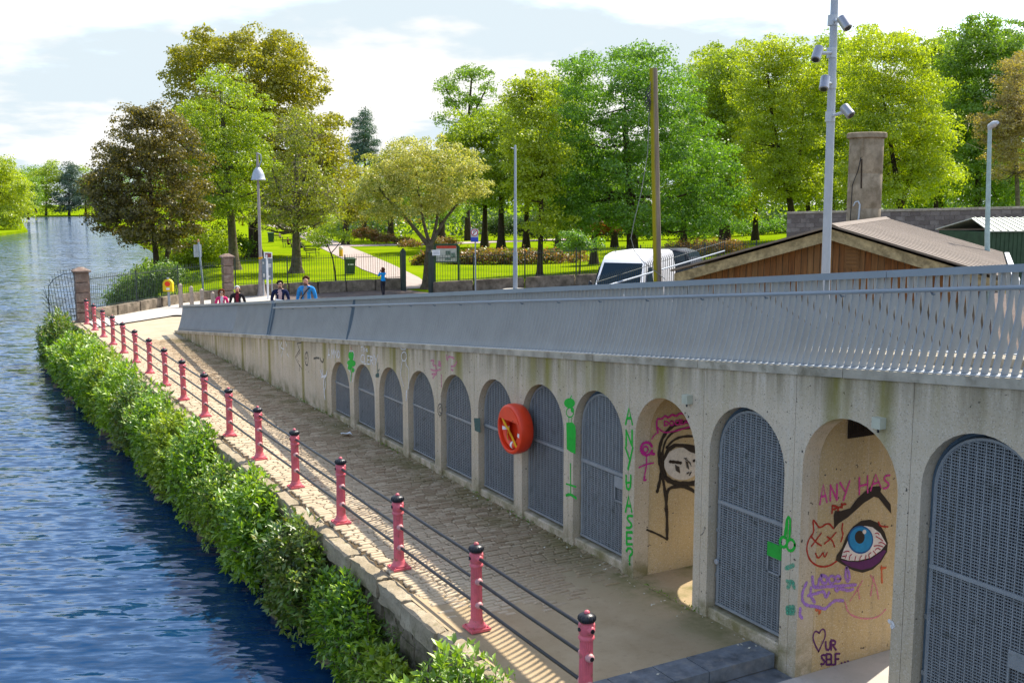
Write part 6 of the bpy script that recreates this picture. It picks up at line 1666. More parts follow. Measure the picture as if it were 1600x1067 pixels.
def sitter(px, py, label, top, hair, legs, face):
    b = atz(px, py, 0); person(label, b, face, 1.68, SK, hair, top, legs, pose='sit')
HB = cloth('hair_brown', (.04, .022, .014))
bench(449, 386, 60, 'park bench nearest the thick grey trunk'); sitter(450, 387.5, 'person in dark red sitting on the bench by the thick trunk', cloth('dark_red_top', (.10, .02, .025)), HB, cloth('black_trousers', (.02, .02, .025)), -.2)
bench(434, 376, 60, 'park bench beside the distant green bin'); sitter(437, 376, 'person in a pale pink top sitting near the distant bin', cloth('pale_pink_top', (.5, .33, .32)), HB, cloth('grey_trousers_b', (.08, .08, .09)), -.2)
sitter(470, 393, 'person in navy sitting just right of the thick trunk', cloth('navy_top', (.03, .04, .10)), HB, cloth('navy_trousers', (.02, .025, .05)), -.2)
bench(468, 392, 60, 'park bench half hidden by the thick grey trunk')
bench(487, 402, 60, 'empty park bench nearest the railings')

# ================================================================== TREES
def leaf_quads(C, size, r, up_bias=.35, asp=.62, drop=0.0, N=None):
    n = len(C)
    d = r.normal(size=(n, 3)); d[:, 2] -= drop; d /= np.linalg.norm(d, axis=1)[:, None]
    nn_ = r.normal(size=(n, 3)); nn_[:, 2] += up_bias * 2
    if N is not None:
        nn_ = N + r.normal(size=(n, 3)) * .45; d = d - nn_ * ((d * nn_).sum(1) / (nn_ * nn_).sum(1))[:, None]; d /= np.linalg.norm(d, axis=1)[:, None] + 1e-9
    s = np.cross(d, nn_); s /= np.linalg.norm(s, axis=1)[:, None] + 1e-9
    L = size * r.uniform(.6, 1.35, (n, 1)); Wd = L * asp * .5
    V = np.empty((n, 4, 3)); V[:, 0] = C - d * L * .5; V[:, 2] = C + d * L * .5; V[:, 1] = C + s * Wd - d * L * .05; V[:, 3] = C - s * Wd - d * L * .05
    return V.reshape(-1, 3), np.arange(n * 4).reshape(n, 4)
TREES = 0
def tree(name, label, D, base_px, trunks, lobes, mat, n_leaf, leaf=.2, clump=.7, bark=None, limbs=26, seed=0, depth=.9, twigs=0, cat='tree', group=None, asp=.62, base_z=None, drop=0.0, shell=.42, twigmat=None, per=130):
    """trunks: list of (pixel path, base radius px, top radius px); lobes: (px, py, rx, ry) as seen on the photo, given depth"""
    global TREES; TREES += 1
    r = np.random.default_rng(1000 + seed + TREES * 13)
    base = on_land(base_px[0], D) if base_z is None else pd(base_px[0], D, base_z)
    T = thing(name, base, label, cat, group)
    k = D / F_PX * 1.0                                  # metres per pixel at this distance
    xs = [l[0] for l in lobes]; cx0 = (min(l[0] - l[2] for l in lobes) + max(l[0] + l[2] for l in lobes)) / 2
    half = (max(l[0] + l[2] for l in lobes) - min(l[0] - l[2] for l in lobes)) / 2
    L3 = []
    for (px, py, rx, ry) in lobes:
        u_ = min(.95, abs(px - cx0) / max(half, 1)); dm = math.sqrt(1 - u_ * u_) * half * k * depth * .62
        for s_ in (-1, 1):
            off = s_ * dm * r.uniform(.35, .9); ctr = atd(px, py, D + off); rx *= 1.05; ry *= 1.04
            sc_ = (D + off) / D
            L3.append((ctr, rx * k * sc_, ry * k * sc_, (rx + ry) / 2 * k * r.uniform(.75, 1.05)))
    area = np.array([a * b + b * c + a * c for _, a, b, c in L3]); prob = area / area.sum()
    n_leaf = int(n_leaf * 1.9); ncl = max(12, int(n_leaf / per))
    which = r.choice(len(L3), ncl, p=prob)
    dirs = r.normal(size=(ncl, 3)); dirs /= np.linalg.norm(dirs, axis=1)[:, None]
    rad = r.uniform(0, 1, ncl) ** shell
    CC = np.empty((ncl, 3))
    for i in range(ncl):
        c, a, b, d_ = L3[which[i]]
        v = dirs[i] * rad[i] * r.uniform(.86, 1.08)
        CC[i] = c + RGT * v[0] * a + HOR * v[1] * d_ + np.array([0, 0, v[2] * b])
    cnt = r.poisson(per, ncl).clip(6)
    idx = np.repeat(np.arange(ncl), cnt)
    cs = clump * 1.12 * r.uniform(.55, 1.35, ncl)
    v = r.normal(size=(len(idx), 3)); v /= np.linalg.norm(v, axis=1)[:, None]
    flip = (v[:, 2] < -.1) & (r.random(len(idx)) < .7); v[flip, 2] *= -1          # each clump is a dome of leaves, thin underneath
    rr_ = r.uniform(.62, 1.06, len(idx)) * cs[idx]
    lump = 1 + .22 * np.sin(v[:, 0] * 5 + idx) * np.sin(v[:, 1] * 5 + idx * 2.3)
    P = CC[idx] + v * (rr_ * lump)[:, None] * np.array([1, 1, .68])
    V, Fc = leaf_quads(P, leaf * .74, r, asp=asp, drop=drop, N=v)
    V = V - np.array(ORG[T.name])
    crown = link('crown', np_mesh('crown', V, Fc), mat, T); crown['kind'] = 'stuff'
    bark = bark or M_BARK
    tips = []
    for j, (path, r0, r1) in enumerate(trunks):
        pts = [atd(px, py, D + (r.uniform(-.3, .3) if i > 0 else 0)) for i, (px, py) in enumerate(path)]
        if j == 0: pts[0] = np.array([base[0], base[1], base[2] - .15])
        Q = [tuple(p) for p in pts]
        for _ in range(1):
            R2 = [Q[0]]
            for a, b in zip(Q[:-1], Q[1:]): R2 += [tuple(np.array(a) * .7 + np.array(b) * .3), tuple(np.array(a) * .3 + np.array(b) * .7)]
            Q = R2 + [Q[-1]]
        n = len(Q); rr = [max(.012, (r0 + (r1 - r0) * (i / (n - 1)) ** .8) * k) for i in range(n)]
        if j == 0: rr[0] *= 1.55; rr[1] *= 1.12
        MB().tube(Q, rr, 10).build('trunk' if j == 0 else 'limb', bark, T, smooth=60)
        tips += [(np.array(q), rr[i]) for i, q in enumerate(Q) if i >= n * .35]
    m_ = MB(); order = r.permutation(ncl)[:limbs]
    for i in order:
        tgt = CC[i]; best = min(tips, key=lambda q: np.linalg.norm(q[0] - tgt) + (3 if q[0][2] > tgt[2] + .5 else 0))
        a, ra = best; mid = a * .5 + tgt * .5 + np.array([0, 0, -.08 * np.linalg.norm(tgt - a)]) + r.normal(size=3) * .12
        m_.tube([a, a * .72 + mid * .28 + r.normal(size=3) * .03, mid, tgt], [ra * .5, ra * .4, ra * .26, .012], 5, cap=False)
    if limbs: m_.build('branches', bark, T, kind='stuff', smooth=60, fix=False)
    if twigs:
        m_ = MB()
        for i in r.permutation(ncl)[:twigs]:
            tgt = CC[i]; a = min(tips, key=lambda q: np.linalg.norm(q[0] - tgt))[0]
            s0 = a + (tgt - a) * r.uniform(.3, .6); e = tgt + (tgt - a) * r.uniform(.05, .25) + r.normal(size=3) * .25
            m_.tube([s0, (s0 + e) / 2 + r.normal(size=3) * .18, e], [.035, .022, .01], 3, cap=False)
            for q in range(2):
                t_ = r.uniform(.4, .9); s1 = s0 + (e - s0) * t_; e1 = s1 + r.normal(size=3) * .5; m_.tube([s1, e1], [.016, .007], 3, cap=False)
        m_.build('twigs', twigmat or M_TWIG, T, kind='stuff', fix=False)
    return T

# --- the wood that closes the view, one mass
def wood_mass():
    r = np.random.default_rng(91); P = []
    for px in np.arange(480, 1700, 7.0):
        D = 178 + 14 * math.sin(px * .05); h = 5.5 + 2.5 * math.sin(px * .021) + 1.5 * math.sin(px * .09 + 1); b = on_land(px, D)
        q = r.normal(size=(150, 3)) * np.array([1.6, 1.6, 1]) ; q[:, 2] = r.uniform(0, 1, 150) ** .8 * h; P.append(b + q)
    V, Fc = leaf_quads(np.vstack(P), .55, r)
    setp(link('far_wood', np_mesh('far_wood', V, Fc), L_WOOD), kind='stuff')
L_WOOD = leaf_mat('far_wood_leaves', [(.03, .065, .018), (.05, .10, .022), (.08, .14, .03)], .3)
wood_mass()
# --- riverside group on the left of the park
tree('bronze_maple', 'bronze-leaved maple with two stems beside the river', 70, (246, 445), [([(246, 445), (244, 400), (240, 365), (236, 320), (233, 250)], 6, 2), ([(258, 440), (262, 385), (266, 340), (272, 280)], 4, 1.5)],
     [(235, 215, 55, 48), (195, 262, 45, 50), (272, 255, 52, 62), (240, 325, 78, 50), (298, 325, 32, 52), (175, 330, 36, 42), (228, 185, 30, 24), (205, 355, 45, 28), (160, 290, 22, 26), (255, 372, 55, 20)], L_BRONZE, 30000, .23, .62, M_BARKD, 40, 1)
tree('lime_tree', 'tall narrow bright green tree standing behind the bronze maple', 84, (366, 424), [([(366, 424), (363, 365), (357, 290), (348, 190), (345, 130)], 9, 2)],
     [(345, 140, 42, 38), (305, 195, 42, 45), (385, 195, 44, 48), (347, 215, 60, 50), (350, 265, 75, 55), (298, 260, 38, 48), (402, 270, 36, 48), (360, 325, 62, 36), (320, 320, 38, 36)], L_LIME, 24000, .24, .75, None, 46, 2, shell=.6)
tree('golden_maple', 'huge old-gold tree rising above the left group', 104, (399, 401), [([(399, 401), (397, 360), (394, 300), (400, 200), (405, 120)], 12, 3)],
     [(345, 82, 58, 32), (420, 85, 52, 36), (458, 135, 50, 48), (395, 165, 80, 70), (495, 205, 40, 55), (480, 285, 56, 58), (288, 120, 30, 26), (420, 270, 90, 75), (522, 262, 20, 48), (310, 180, 50, 50), (330, 280, 80, 60), (285, 95, 18, 18), (470, 340, 60, 20)], L_GOLD, 62000, .38, 1.05, M_BARKD, 30, 3)
tree('sparse_tree', 'half-bare grey-twigged tree with a stout trunk on the lawn', 80, (463, 427), [([(463, 427), (463, 385), (462, 350), (463, 280), (464, 195)], 9.5, 1.2), ([(462, 352), (440, 310), (425, 262)], 4, 1), ([(464, 348), (492, 300), (505, 250)], 4, 1), ([(463, 330), (478, 270), (486, 220)], 3, .8)],
     [(466, 225, 45, 50), (440, 300, 48, 52), (500, 305, 42, 52), (464, 190, 28, 24), (470, 345, 52, 22), (425, 345, 30, 22), (520, 330, 26, 30)], L_OLIVE, 6500, .24, .7, None, 60, 4, twigs=260, shell=.6, per=28)
tree('blossom_tree', 'round-headed tree covered in cream blossom beside the park gate', 65, (667, 451), [([(667, 451), (669, 420), (671, 398), (672, 382)], 8.5, 6), ([(671, 386), (652, 362), (630, 336), (606, 312), (590, 290)], 4.2, 1), ([(672, 384), (662, 350), (655, 310), (650, 270)], 3.5, 1), ([(673, 384), (690, 350), (712, 322), (735, 296)], 3.5, 1), ([(673, 386), (684, 340), (690, 290), (690, 250)], 3.2, 1)],
     [(662, 243, 62, 28), (605, 275, 44, 36), (722, 268, 40, 36), (660, 285, 85, 40), (575, 305, 30, 30), (745, 295, 26, 22), (690, 318, 45, 18), (600, 330, 40, 18), (650, 330, 40, 16)], L_FLOWER, 26000, .17, .5, None, 40, 5, shell=.5)
tree('street_sapling', 'thin young tree leaning behind the railings near the path', 64, (526, 440), [([(526, 440), (522, 410), (515, 390), (506, 370)], 1.6, .6), ([(517, 396), (528, 384), (535, 372)], .9, .4)], [(500, 366, 24, 14), (516, 352, 14, 12), (535, 372, 16, 9), (487, 376, 10, 6), (505, 382, 22, 6)], L_LIME, 1100, .20, .4, M_BARKD, 10, 6, per=40)
# --- middle distance
tree('dark_conifer', 'dark blue-green conifer with two spires on the skyline', 165, (569, 340), [([(569, 345), (570, 260), (571, 166)], 4, .5)],
     [(571, 178, 4, 14), (570, 200, 10, 16), (572, 225, 18, 18), (556, 205, 6, 20), (556, 232, 14, 16), (572, 250, 26, 18), (585, 225, 8, 8)], L_CONIFER, 9000, .42, .9, M_BARKD, 20, 7, asp=.3, drop=.5)
tree('airy_tree', 'tall airy thin-crowned tree standing above the rest on the skyline', 150, (731, 345), [([(731, 345), (730, 230), (733, 170), (738, 110)], 4, 1), ([(732, 200), (710, 165), (698, 140)], 2, .6), ([(733, 190), (755, 150), (765, 125)], 2, .6)],
     [(735, 118, 36, 14), (705, 140, 26, 20), (760, 138, 18, 20), (690, 188, 18, 12), (732, 160, 34, 18), (742, 185, 28, 16), (700, 165, 14, 10)], L_GREEN, 3600, .40, 1.0, M_BARKD, 60, 8, per=45, shell=.8)
tree('bright_tree', 'bright yellow-green tree behind the blossoming tree', 118, (783, 352), [([(783, 352), (783, 310), (785, 240)], 6, 2)],
     [(735, 205, 42, 28), (790, 205, 42, 38), (755, 250, 55, 45), (805, 265, 48, 50), (780, 300, 50, 26), (720, 235, 30, 30)], L_LIME, 22000, .36, 1.1, M_BARKD, 24, 9)
tree('lime_sycamore', 'loose yellow-green tree with a bare lower trunk right of the plain pole', 72, (843, 431), [([(843, 431), (844, 395), (846, 340), (845, 260), (834, 180), (828, 130)], 5.5, 1.2)],
     [(826, 140, 28, 24), (812, 165, 26, 22), (845, 180, 40, 40), (820, 225, 36, 36), (850, 260, 42, 45), (838, 310, 40, 30), (860, 350, 38, 22), (815, 275, 28, 26)], L_YELLOW, 17000, .24, .72, M_BARKD, 36, 10, shell=.55)
tree('great_sycamore', 'broad dense green sycamore behind the timber pole', 76, (989, 402), [([(989, 402), (988, 370), (985, 330), (980, 250), (975, 170)], 12, 3)],
     [(925, 120, 62, 34), (1000, 118, 62, 34), (1042, 165, 58, 48), (895, 180, 50, 50), (960, 205, 88, 65), (1060, 230, 70, 55), (915, 275, 78, 50), (1020, 290, 88, 50), (1115, 270, 45, 42), (1085, 325, 62, 32), (900, 356, 42, 18), (1010, 352, 58, 20), (1070, 358, 46, 16), (885, 322, 40, 36), (960, 335, 62, 28), (1000, 90, 40, 14), (1110, 345, 35, 20), (1140, 300, 22, 20)], L_DEEP, 52000, .25, .85, M_BARKD, 30, 11)
tree('young_tree', 'small dark-leaved tree drooping over the railings left of the van', 62, (904, 425), [([(904, 428), (907, 410), (906, 385)], 1.8, .9)], [(900, 375, 28, 14), (918, 382, 20, 10), (885, 385, 16, 8)], L_DEEP, 1800, .2, .4, M_BARKD, 10, 12)
tree('copper_bush_tree', 'small copper-red tree on the lawn behind the van', 88, (928, 393), [([(928, 393), (928, 375), (932, 360)], 6.5, 4)], [(948, 352, 22, 16), (962, 350, 12, 16), (930, 350, 20, 12), (955, 338, 12, 8)], L_COPPER, 4200, .22, .5, M_BARKD, 12, 13)
# --- tall row on the right
tree('row_tree_dark', 'green tree filling the gap right of the broad sycamore', 98, (1137, 390), [([(1137, 390), (1136, 340), (1140, 240)], 7, 2)], [(1120, 110, 40, 36), (1150, 150, 45, 50), (1110, 190, 45, 55), (1160, 230, 48, 50), (1120, 300, 55, 40), (1160, 310, 40, 36)], L_LIME, 26000, .30, .95, M_BARKD, 24, 14)
tree('row_tree_forked', 'tall fresh green tree with dark forked limbs left of the camera mast', 86, (1240, 362), [([(1240, 362), (1236, 310), (1220, 250), (1205, 180), (1200, 120)], 7, 1.5), ([(1236, 300), (1252, 240), (1255, 170)], 4, 1)],
     [(1195, 85, 45, 30), (1240, 90, 48, 32), (1180, 135, 48, 45), (1235, 150, 60, 50), (1195, 205, 60, 52), (1250, 225, 55, 52), (1210, 285, 62, 42), (1265, 295, 50, 36), (1290, 130, 30, 45)], L_YELLOW, 34000, .25, .8, M_BARKD, 46, 15, shell=.55)
tree('row_tree_mast', 'yellow-green tree behind the concrete shaft', 92, (1300, 348), [([(1300, 348), (1300, 300), (1295, 200)], 7, 2)], [(1300, 85, 34, 34), (1310, 150, 50, 50), (1285, 210, 45, 50), (1325, 230, 48, 50), (1300, 290, 55, 40)], L_LIME, 22000, .27, .85, M_BARKD, 30, 16)
tree('row_tree_yellow', 'brightest yellow-green tree with leaning stems above the shed roof', 78, (1408, 345), [([(1408, 345), (1405, 300), (1392, 230), (1380, 150)], 7, 1.5), ([(1408, 320), (1428, 265), (1440, 190)], 5, 1.2), ([(1404, 300), (1372, 250), (1360, 190)], 3.5, 1)],
     [(1375, 75, 48, 34), (1420, 90, 42, 36), (1360, 130, 52, 46), (1425, 150, 60, 48), (1375, 195, 62, 50), (1440, 215, 52, 48), (1400, 260, 66, 45), (1350, 270, 45, 45), (1460, 270, 40, 40), (1390, 305, 55, 25)], L_YELLOW, 38000, .23, .75, M_BARKD, 50, 17, shell=.58)
tree('row_tree_deep', 'dense deep green tree at the right skyline', 96, (1528, 345), [([(1528, 345), (1528, 280), (1535, 150)], 8, 2)], [(1530, 60, 46, 34), (1575, 78, 40, 42), (1500, 110, 34, 44), (1545, 130, 60, 50), (1510, 190, 45, 55), (1560, 210, 60, 60), (1515, 270, 50, 48), (1570, 290, 60, 45), (1600, 130, 40, 60)], L_GREEN, 38000, .30, .95, M_BARKD, 24, 18)
tree('tan_tree', 'brownish thin-leaved tree leaning in at the right edge', 66, (1592, 345), [([(1592, 345), (1590, 290), (1585, 220), (1590, 140)], 5, 1.2)], [(1590, 120, 28, 45), (1575, 175, 40, 36), (1560, 215, 36, 30), (1600, 200, 40, 50), (1585, 260, 45, 30), (1545, 195, 22, 18)], L_TAN, 13000, .18, .55, None, 50, 19, twigs=80, shell=.6)
# --- woodland behind, one tree at a time
for i, (px, py, D, lob, m, n) in enumerate((
        (610, 345, 150, [(610, 290, 50, 50), (580, 310, 40, 35), (640, 300, 45, 40)], L_LIME, 9000), (690, 346, 140, [(690, 300, 55, 45), (670, 270, 40, 30)], L_GREEN, 9000),
        (757, 347, 128, [(757, 300, 45, 35), (730, 290, 35, 30)], L_GREEN, 8000), (822, 350, 125, [(822, 270, 45, 60), (850, 300, 40, 35), (795, 210, 40, 40)], L_DEEP, 9000), (896, 352, 118, [(896, 290, 60, 55), (870, 220, 48, 50), (885, 165, 38, 36)], L_GREEN, 14000),
        (960, 352, 125, [(960, 290, 70, 60)], L_GREEN, 9000), (1068, 352, 118, [(1068, 280, 60, 70), (1100, 200, 48, 60), (1105, 140, 38, 40)], L_LIME, 15000), (1180, 350, 125, [(1180, 270, 60, 60), (1150, 220, 50, 60)], L_GREEN, 11000),
        (1262, 345, 120, [(1262, 260, 60, 70), (1270, 150, 50, 55)], L_LIME, 15000), (1350, 345, 118, [(1350, 250, 60, 80), (1332, 140, 44, 62)], L_GREEN, 15000), (1470, 345, 118, [(1470, 240, 60, 90), (1478, 130, 44, 56)], L_GREEN, 15000), (1570, 345, 112, [(1580, 260, 60, 80)], L_DEEP, 10000),
        (872, 352, 112, [(872, 160, 34, 40), (880, 230, 44, 50), (868, 290, 46, 44)], L_LIME, 14000), (1128, 352, 110, [(1128, 110, 40, 34), (1135, 190, 46, 60), (1130, 280, 50, 50)], L_YELLOW, 15000), (1322, 346, 112, [(1322, 100, 36, 36), (1330, 180, 44, 60)], L_YELLOW, 12000), (1462, 346, 110, [(1462, 95, 40, 40), (1470, 190, 48, 60), (1468, 270, 48, 46)], L_LIME, 15000),
        (540, 348, 135, [(540, 300, 30, 40), (555, 330, 35, 22)], L_GOLD, 5000), (300, 350, 150, [(300, 290, 60, 50), (260, 310, 50, 40)], L_GREEN, 9000), (1440, 345, 128, [(1440, 280, 60, 60)], L_DEEP, 9000))):
    labs = ['lime tree behind the left side of the blossom crown', 'mid green tree behind the middle of the blossom crown', 'small green tree below the airy skyline tree', 'deep green tree behind the plain pole', 'green tree behind the left side of the broad sycamore', 'green tree hidden behind the broad sycamore',
            'lime tree behind the right side of the broad sycamore', 'green tree behind the forked row tree', 'lime tree left of the camera mast foot', 'green tree directly behind the concrete shaft', 'green tree between the yellow tree and the deep green tree', 'deep green tree behind the tan tree',
            'lime tree filling the gap left of the broad sycamore', 'yellow-green tree filling the gap right of the broad sycamore', 'yellow-green tree just right of the camera mast', 'lime tree between the brightest yellow tree and the right skyline tree', 'golden tree under the conifer', 'green tree behind the bronze maple', 'dark green tree behind the block wall']
    tree('woodland_tree', labs[i], D, (px, py), [([(px, py), (px + 1, py - 40), (lob[0][0], lob[0][1])], 5, 2)], lob, m, n, .36, 1.15, M_BARKD, 14, 40 + i, group='trees at the back of the park')
# --- far bank
for i, (px, D, lob, m, n, lf, lab) in enumerate((
        (-6, 262, [(2, 300, 40, 42), (-30, 275, 48, 45), (28, 325, 20, 26), (8, 340, 36, 18), (-10, 330, 40, 26), (34, 305, 12, 22), (-5, 262, 24, 22)], L_YELLOW, 24000, .6, 'big bright green tree on the near left bank'),
        (44, 420, [(44, 290, 20, 22), (40, 315, 26, 20)], L_GREEN, 5000, .8, 'green tree just beyond the big left bank tree'), (72, 560, [(72, 288, 22, 24), (66, 312, 26, 22), (80, 268, 12, 12)], L_LIME, 6500, 1.0, 'lime green tree left of the dark yew on the far bank'),
        (108, 560, [(110, 280, 16, 22), (108, 305, 22, 26), (106, 322, 24, 14), (112, 264, 9, 10)], L_BLUISH, 8000, .9, 'dark blue-green yew on the far bank'), (134, 575, [(132, 288, 16, 26), (140, 310, 18, 22)], L_LIME, 5000, 1.0, 'lime green tree right of the dark yew'),
        (168, 570, [(168, 295, 26, 30), (180, 315, 26, 20)], L_GREEN, 5000, 1.0, 'green far bank tree behind the bronze maple'), (225, 570, [(225, 295, 34, 32)], L_GREEN, 4500, 1.1, 'second green far bank tree behind the bronze maple'),
        (20, 560, [(20, 300, 24, 26), (0, 305, 24, 22)], L_GREEN, 4500, 1.1, 'dull green tree in the gap of the left bank'), (56, 640, [(52, 276, 18, 14), (40, 285, 16, 14)], L_GREEN, 3500, 1.1, 'distant green treetop on the far skyline'))):
    tree('far_bank_tree', lab, D, (px, 338), [([(px, 340), (px, 310), (lob[0][0], lob[0][1])], 1.6, .8)], lob, m, n, lf, lf * 3.2, M_BARKD, 8, 70 + i, group='trees on the far bank', base_z=-1.15)

# ================================================================== SHRUBS, BEDS, BANK PLANTS
def lowplant(name, label, D, lobes, mat, n, leaf, clump, cat='shrub', group=None, base=None, stems=0, seed=0, asp=.55, zmin=None):
    r = np.random.default_rng(3000 + seed)
    b = on_land(lobes[0][0], D) if base is None else np.array(base, float)
    T = thing(name, b, label, cat, group); k = D / F_PX
    ar = np.array([a[2] * a[3] for a in lobes], float); w_ = r.choice(len(lobes), n // 16, p=ar / ar.sum()); C = []
    for i in w_:
        px, py, rx, ry = lobes[i]; d = r.normal(size=3); d /= np.linalg.norm(d); d *= r.uniform(.2, 1) ** .5
        C.append(atd(px, py, D + d[1] * rx * k * .7) + RGT * d[0] * rx * k + np.array([0, 0, d[2] * ry * k]))
    C = np.array(C); idx = np.repeat(np.arange(len(C)), 16); P = C[idx] + r.normal(size=(len(idx), 3)) * clump * .5
    if zmin is not None: P[:, 2] = np.maximum(P[:, 2], zmin + r.uniform(0, .1, len(P)))
    V, Fc = leaf_quads(P, leaf, r, .6, asp); o = link('foliage', np_mesh('foliage', V - np.array(ORG[T.name]), Fc), mat, T); o['kind'] = 'stuff'
    m_ = MB()
    for i in range(stems or max(4, len(C) // 24)):
        c = C[r.integers(len(C))]; g_ = np.array([c[0] + r.uniform(-.2, .2), c[1] + r.uniform(-.2, .2), b[2] - .05]); m_.tube([g_, (g_ + c) / 2 + r.normal(size=3) * .06, c], [.03, .02, .008], 4, cap=False)
    m_.build('stems', M_BARK, T, kind='stuff', fix=False)
    return T
lowplant('riverside_shrub', 'tall leafy bushes massed on the bank behind the iron railings', 88, [(285, 395, 45, 26), (330, 385, 42, 28), (255, 420, 30, 20), (310, 415, 40, 16), (225, 430, 20, 14)], L_LIME, 14000, .22, .5, seed=1)
lowplant('riverside_shrub', 'grey-green bush pressed against the railings behind the yellow box', 57.5, [(215, 448, 34, 20), (185, 470, 24, 14), (245, 440, 34, 20), (205, 465, 40, 12), (262, 425, 22, 12)], L_NETTLE, 11000, .15, .35, seed=2, zmin=-.3)
lowplant('riverside_shrub', 'low green growth between the river and the bronze maple', 74, [(262, 428, 28, 14), (290, 440, 40, 10), (235, 420, 14, 10)], L_GREEN, 6000, .18, .4, seed=3)
lowplant('riverside_shrub', 'rounded green hedge under the lime tree', 100, [(345, 375, 30, 16), (300, 372, 36, 18), (375, 385, 22, 12)], L_GREEN, 7000, .24, .5, seed=4)
for i, (lab, D, lob, m, n) in enumerate((
        ('long rose bed with reddish shoots behind the right-hand railings', 70, [(760, 400, 46, 9), (820, 402, 46, 9), (880, 401, 40, 8), (720, 404, 30, 7)], L_ROSE, 9000), ('low flower bed on the lawn left of the blossoming tree', 118, [(600, 372, 24, 6), (570, 365, 22, 8), (630, 376, 16, 5)], L_ROSE, 4500),
        ('flower bed at the far edge of the lawn', 135, [(560, 352, 30, 10), (520, 352, 26, 8), (600, 350, 26, 8)], L_ROSE, 5000), ('dark rose bed in front of the woodland', 128, [(800, 356, 50, 6), (860, 360, 40, 7), (760, 355, 30, 5)], L_ROSE, 5000),
        ('rose bed with orange shoots right of the timber pole', 66, [(1100, 388, 36, 12), (1140, 385, 30, 10), (1060, 386, 22, 8)], L_ROSE, 6500), ('small rose clump beside the left gate post of the lawn', 74, [(655, 408, 9, 5), (662, 402, 6, 5)], L_ROSE, 900),
        ('rose bed half hidden by the blossoming tree trunk', 98, [(690, 378, 30, 5), (640, 381, 18, 4)], L_ROSE, 2600), ('dark hedge under the woodland trees', 132, [(700, 342, 40, 8), (860, 345, 50, 10), (930, 350, 50, 12), (1010, 355, 60, 12), (780, 343, 40, 7)], L_DEEP, 9000),
        ('dark hedge under the tall row of trees', 105, [(1100, 358, 50, 14), (1170, 352, 50, 14), (1230, 350, 40, 12)], L_DEEP, 8000), ('reddish shrubs at the back of the lawn', 140, [(640, 340, 30, 10), (590, 343, 30, 9)], L_COPPER, 3000))):
    pyb = max(l[1] + l[3] for l in lob); D = 60.0
    for _ in range(12):
        g0 = on_land(lob[0][0], D); D = D * .5 + .5 * (CAMH - g0[2]) * F_PX / (pyb - YH)
    lowplant('flower_bed' if m is not L_DEEP else 'hedge', lab, D, lob, m, n, .17 if D < 90 else .26, .4, 'flower bed' if m is not L_DEEP else 'hedge', seed=20 + i)

for i, (lab, lob) in enumerate((('dark hedge behind the plain pole', [(790, 353, 34, 15), (840, 352, 34, 17)]), ('dark hedge beyond the copper-red tree', [(900, 352, 36, 17), (955, 351, 36, 18)]), ('dark hedge beyond the timber pole', [(1010, 352, 36, 18), (1065, 351, 36, 19)]),
        ('dark hedge at the foot of the forked row tree', [(1120, 352, 36, 18), (1180, 350, 36, 18), (1225, 352, 22, 15)]))):
    lowplant('hedge', lab, 150, lob, L_WOOD, 7000, .34, .7, 'hedge', 'dark hedges closing the lawn', seed=60 + i)
# --- leafy shrubs on the bank under the quay wall
def shrub_leaves(P, dirs, size, r):
    """pointed leaves folded along the midrib: 6 points, 4 triangles"""
    n = len(P); d = dirs / (np.linalg.norm(dirs, axis=1)[:, None] + 1e-9)
    upv = np.tile(np.array([0, 0, 1.0]), (n, 1)) + r.normal(size=(n, 3)) * .45
    s = np.cross(d, upv); s /= np.linalg.norm(s, axis=1)[:, None] + 1e-9; nn_ = np.cross(s, d)
    L = size * r.uniform(.6, 1.3, (n, 1)); W_ = L * r.uniform(.17, .25, (n, 1))
    V = np.empty((n, 6, 3)); V[:, 0] = P; V[:, 1] = P + d * L * .42 + s * W_ + nn_ * L * .05; V[:, 2] = P + d * L * .42 - s * W_ + nn_ * L * .05
    V[:, 3] = P + d * L * .45 - nn_ * L * .02; V[:, 4] = P + d * L - nn_ * L * .16; V[:, 5] = P + d * L * .02
    b = np.arange(n)[:, None] * 6
    F_ = np.concatenate([b + np.array([[0, 1, 3]]), b + np.array([[1, 4, 3]]), b + np.array([[0, 3, 2]]), b + np.array([[2, 3, 4]])], 0)
    return V.reshape(-1, 3), F_
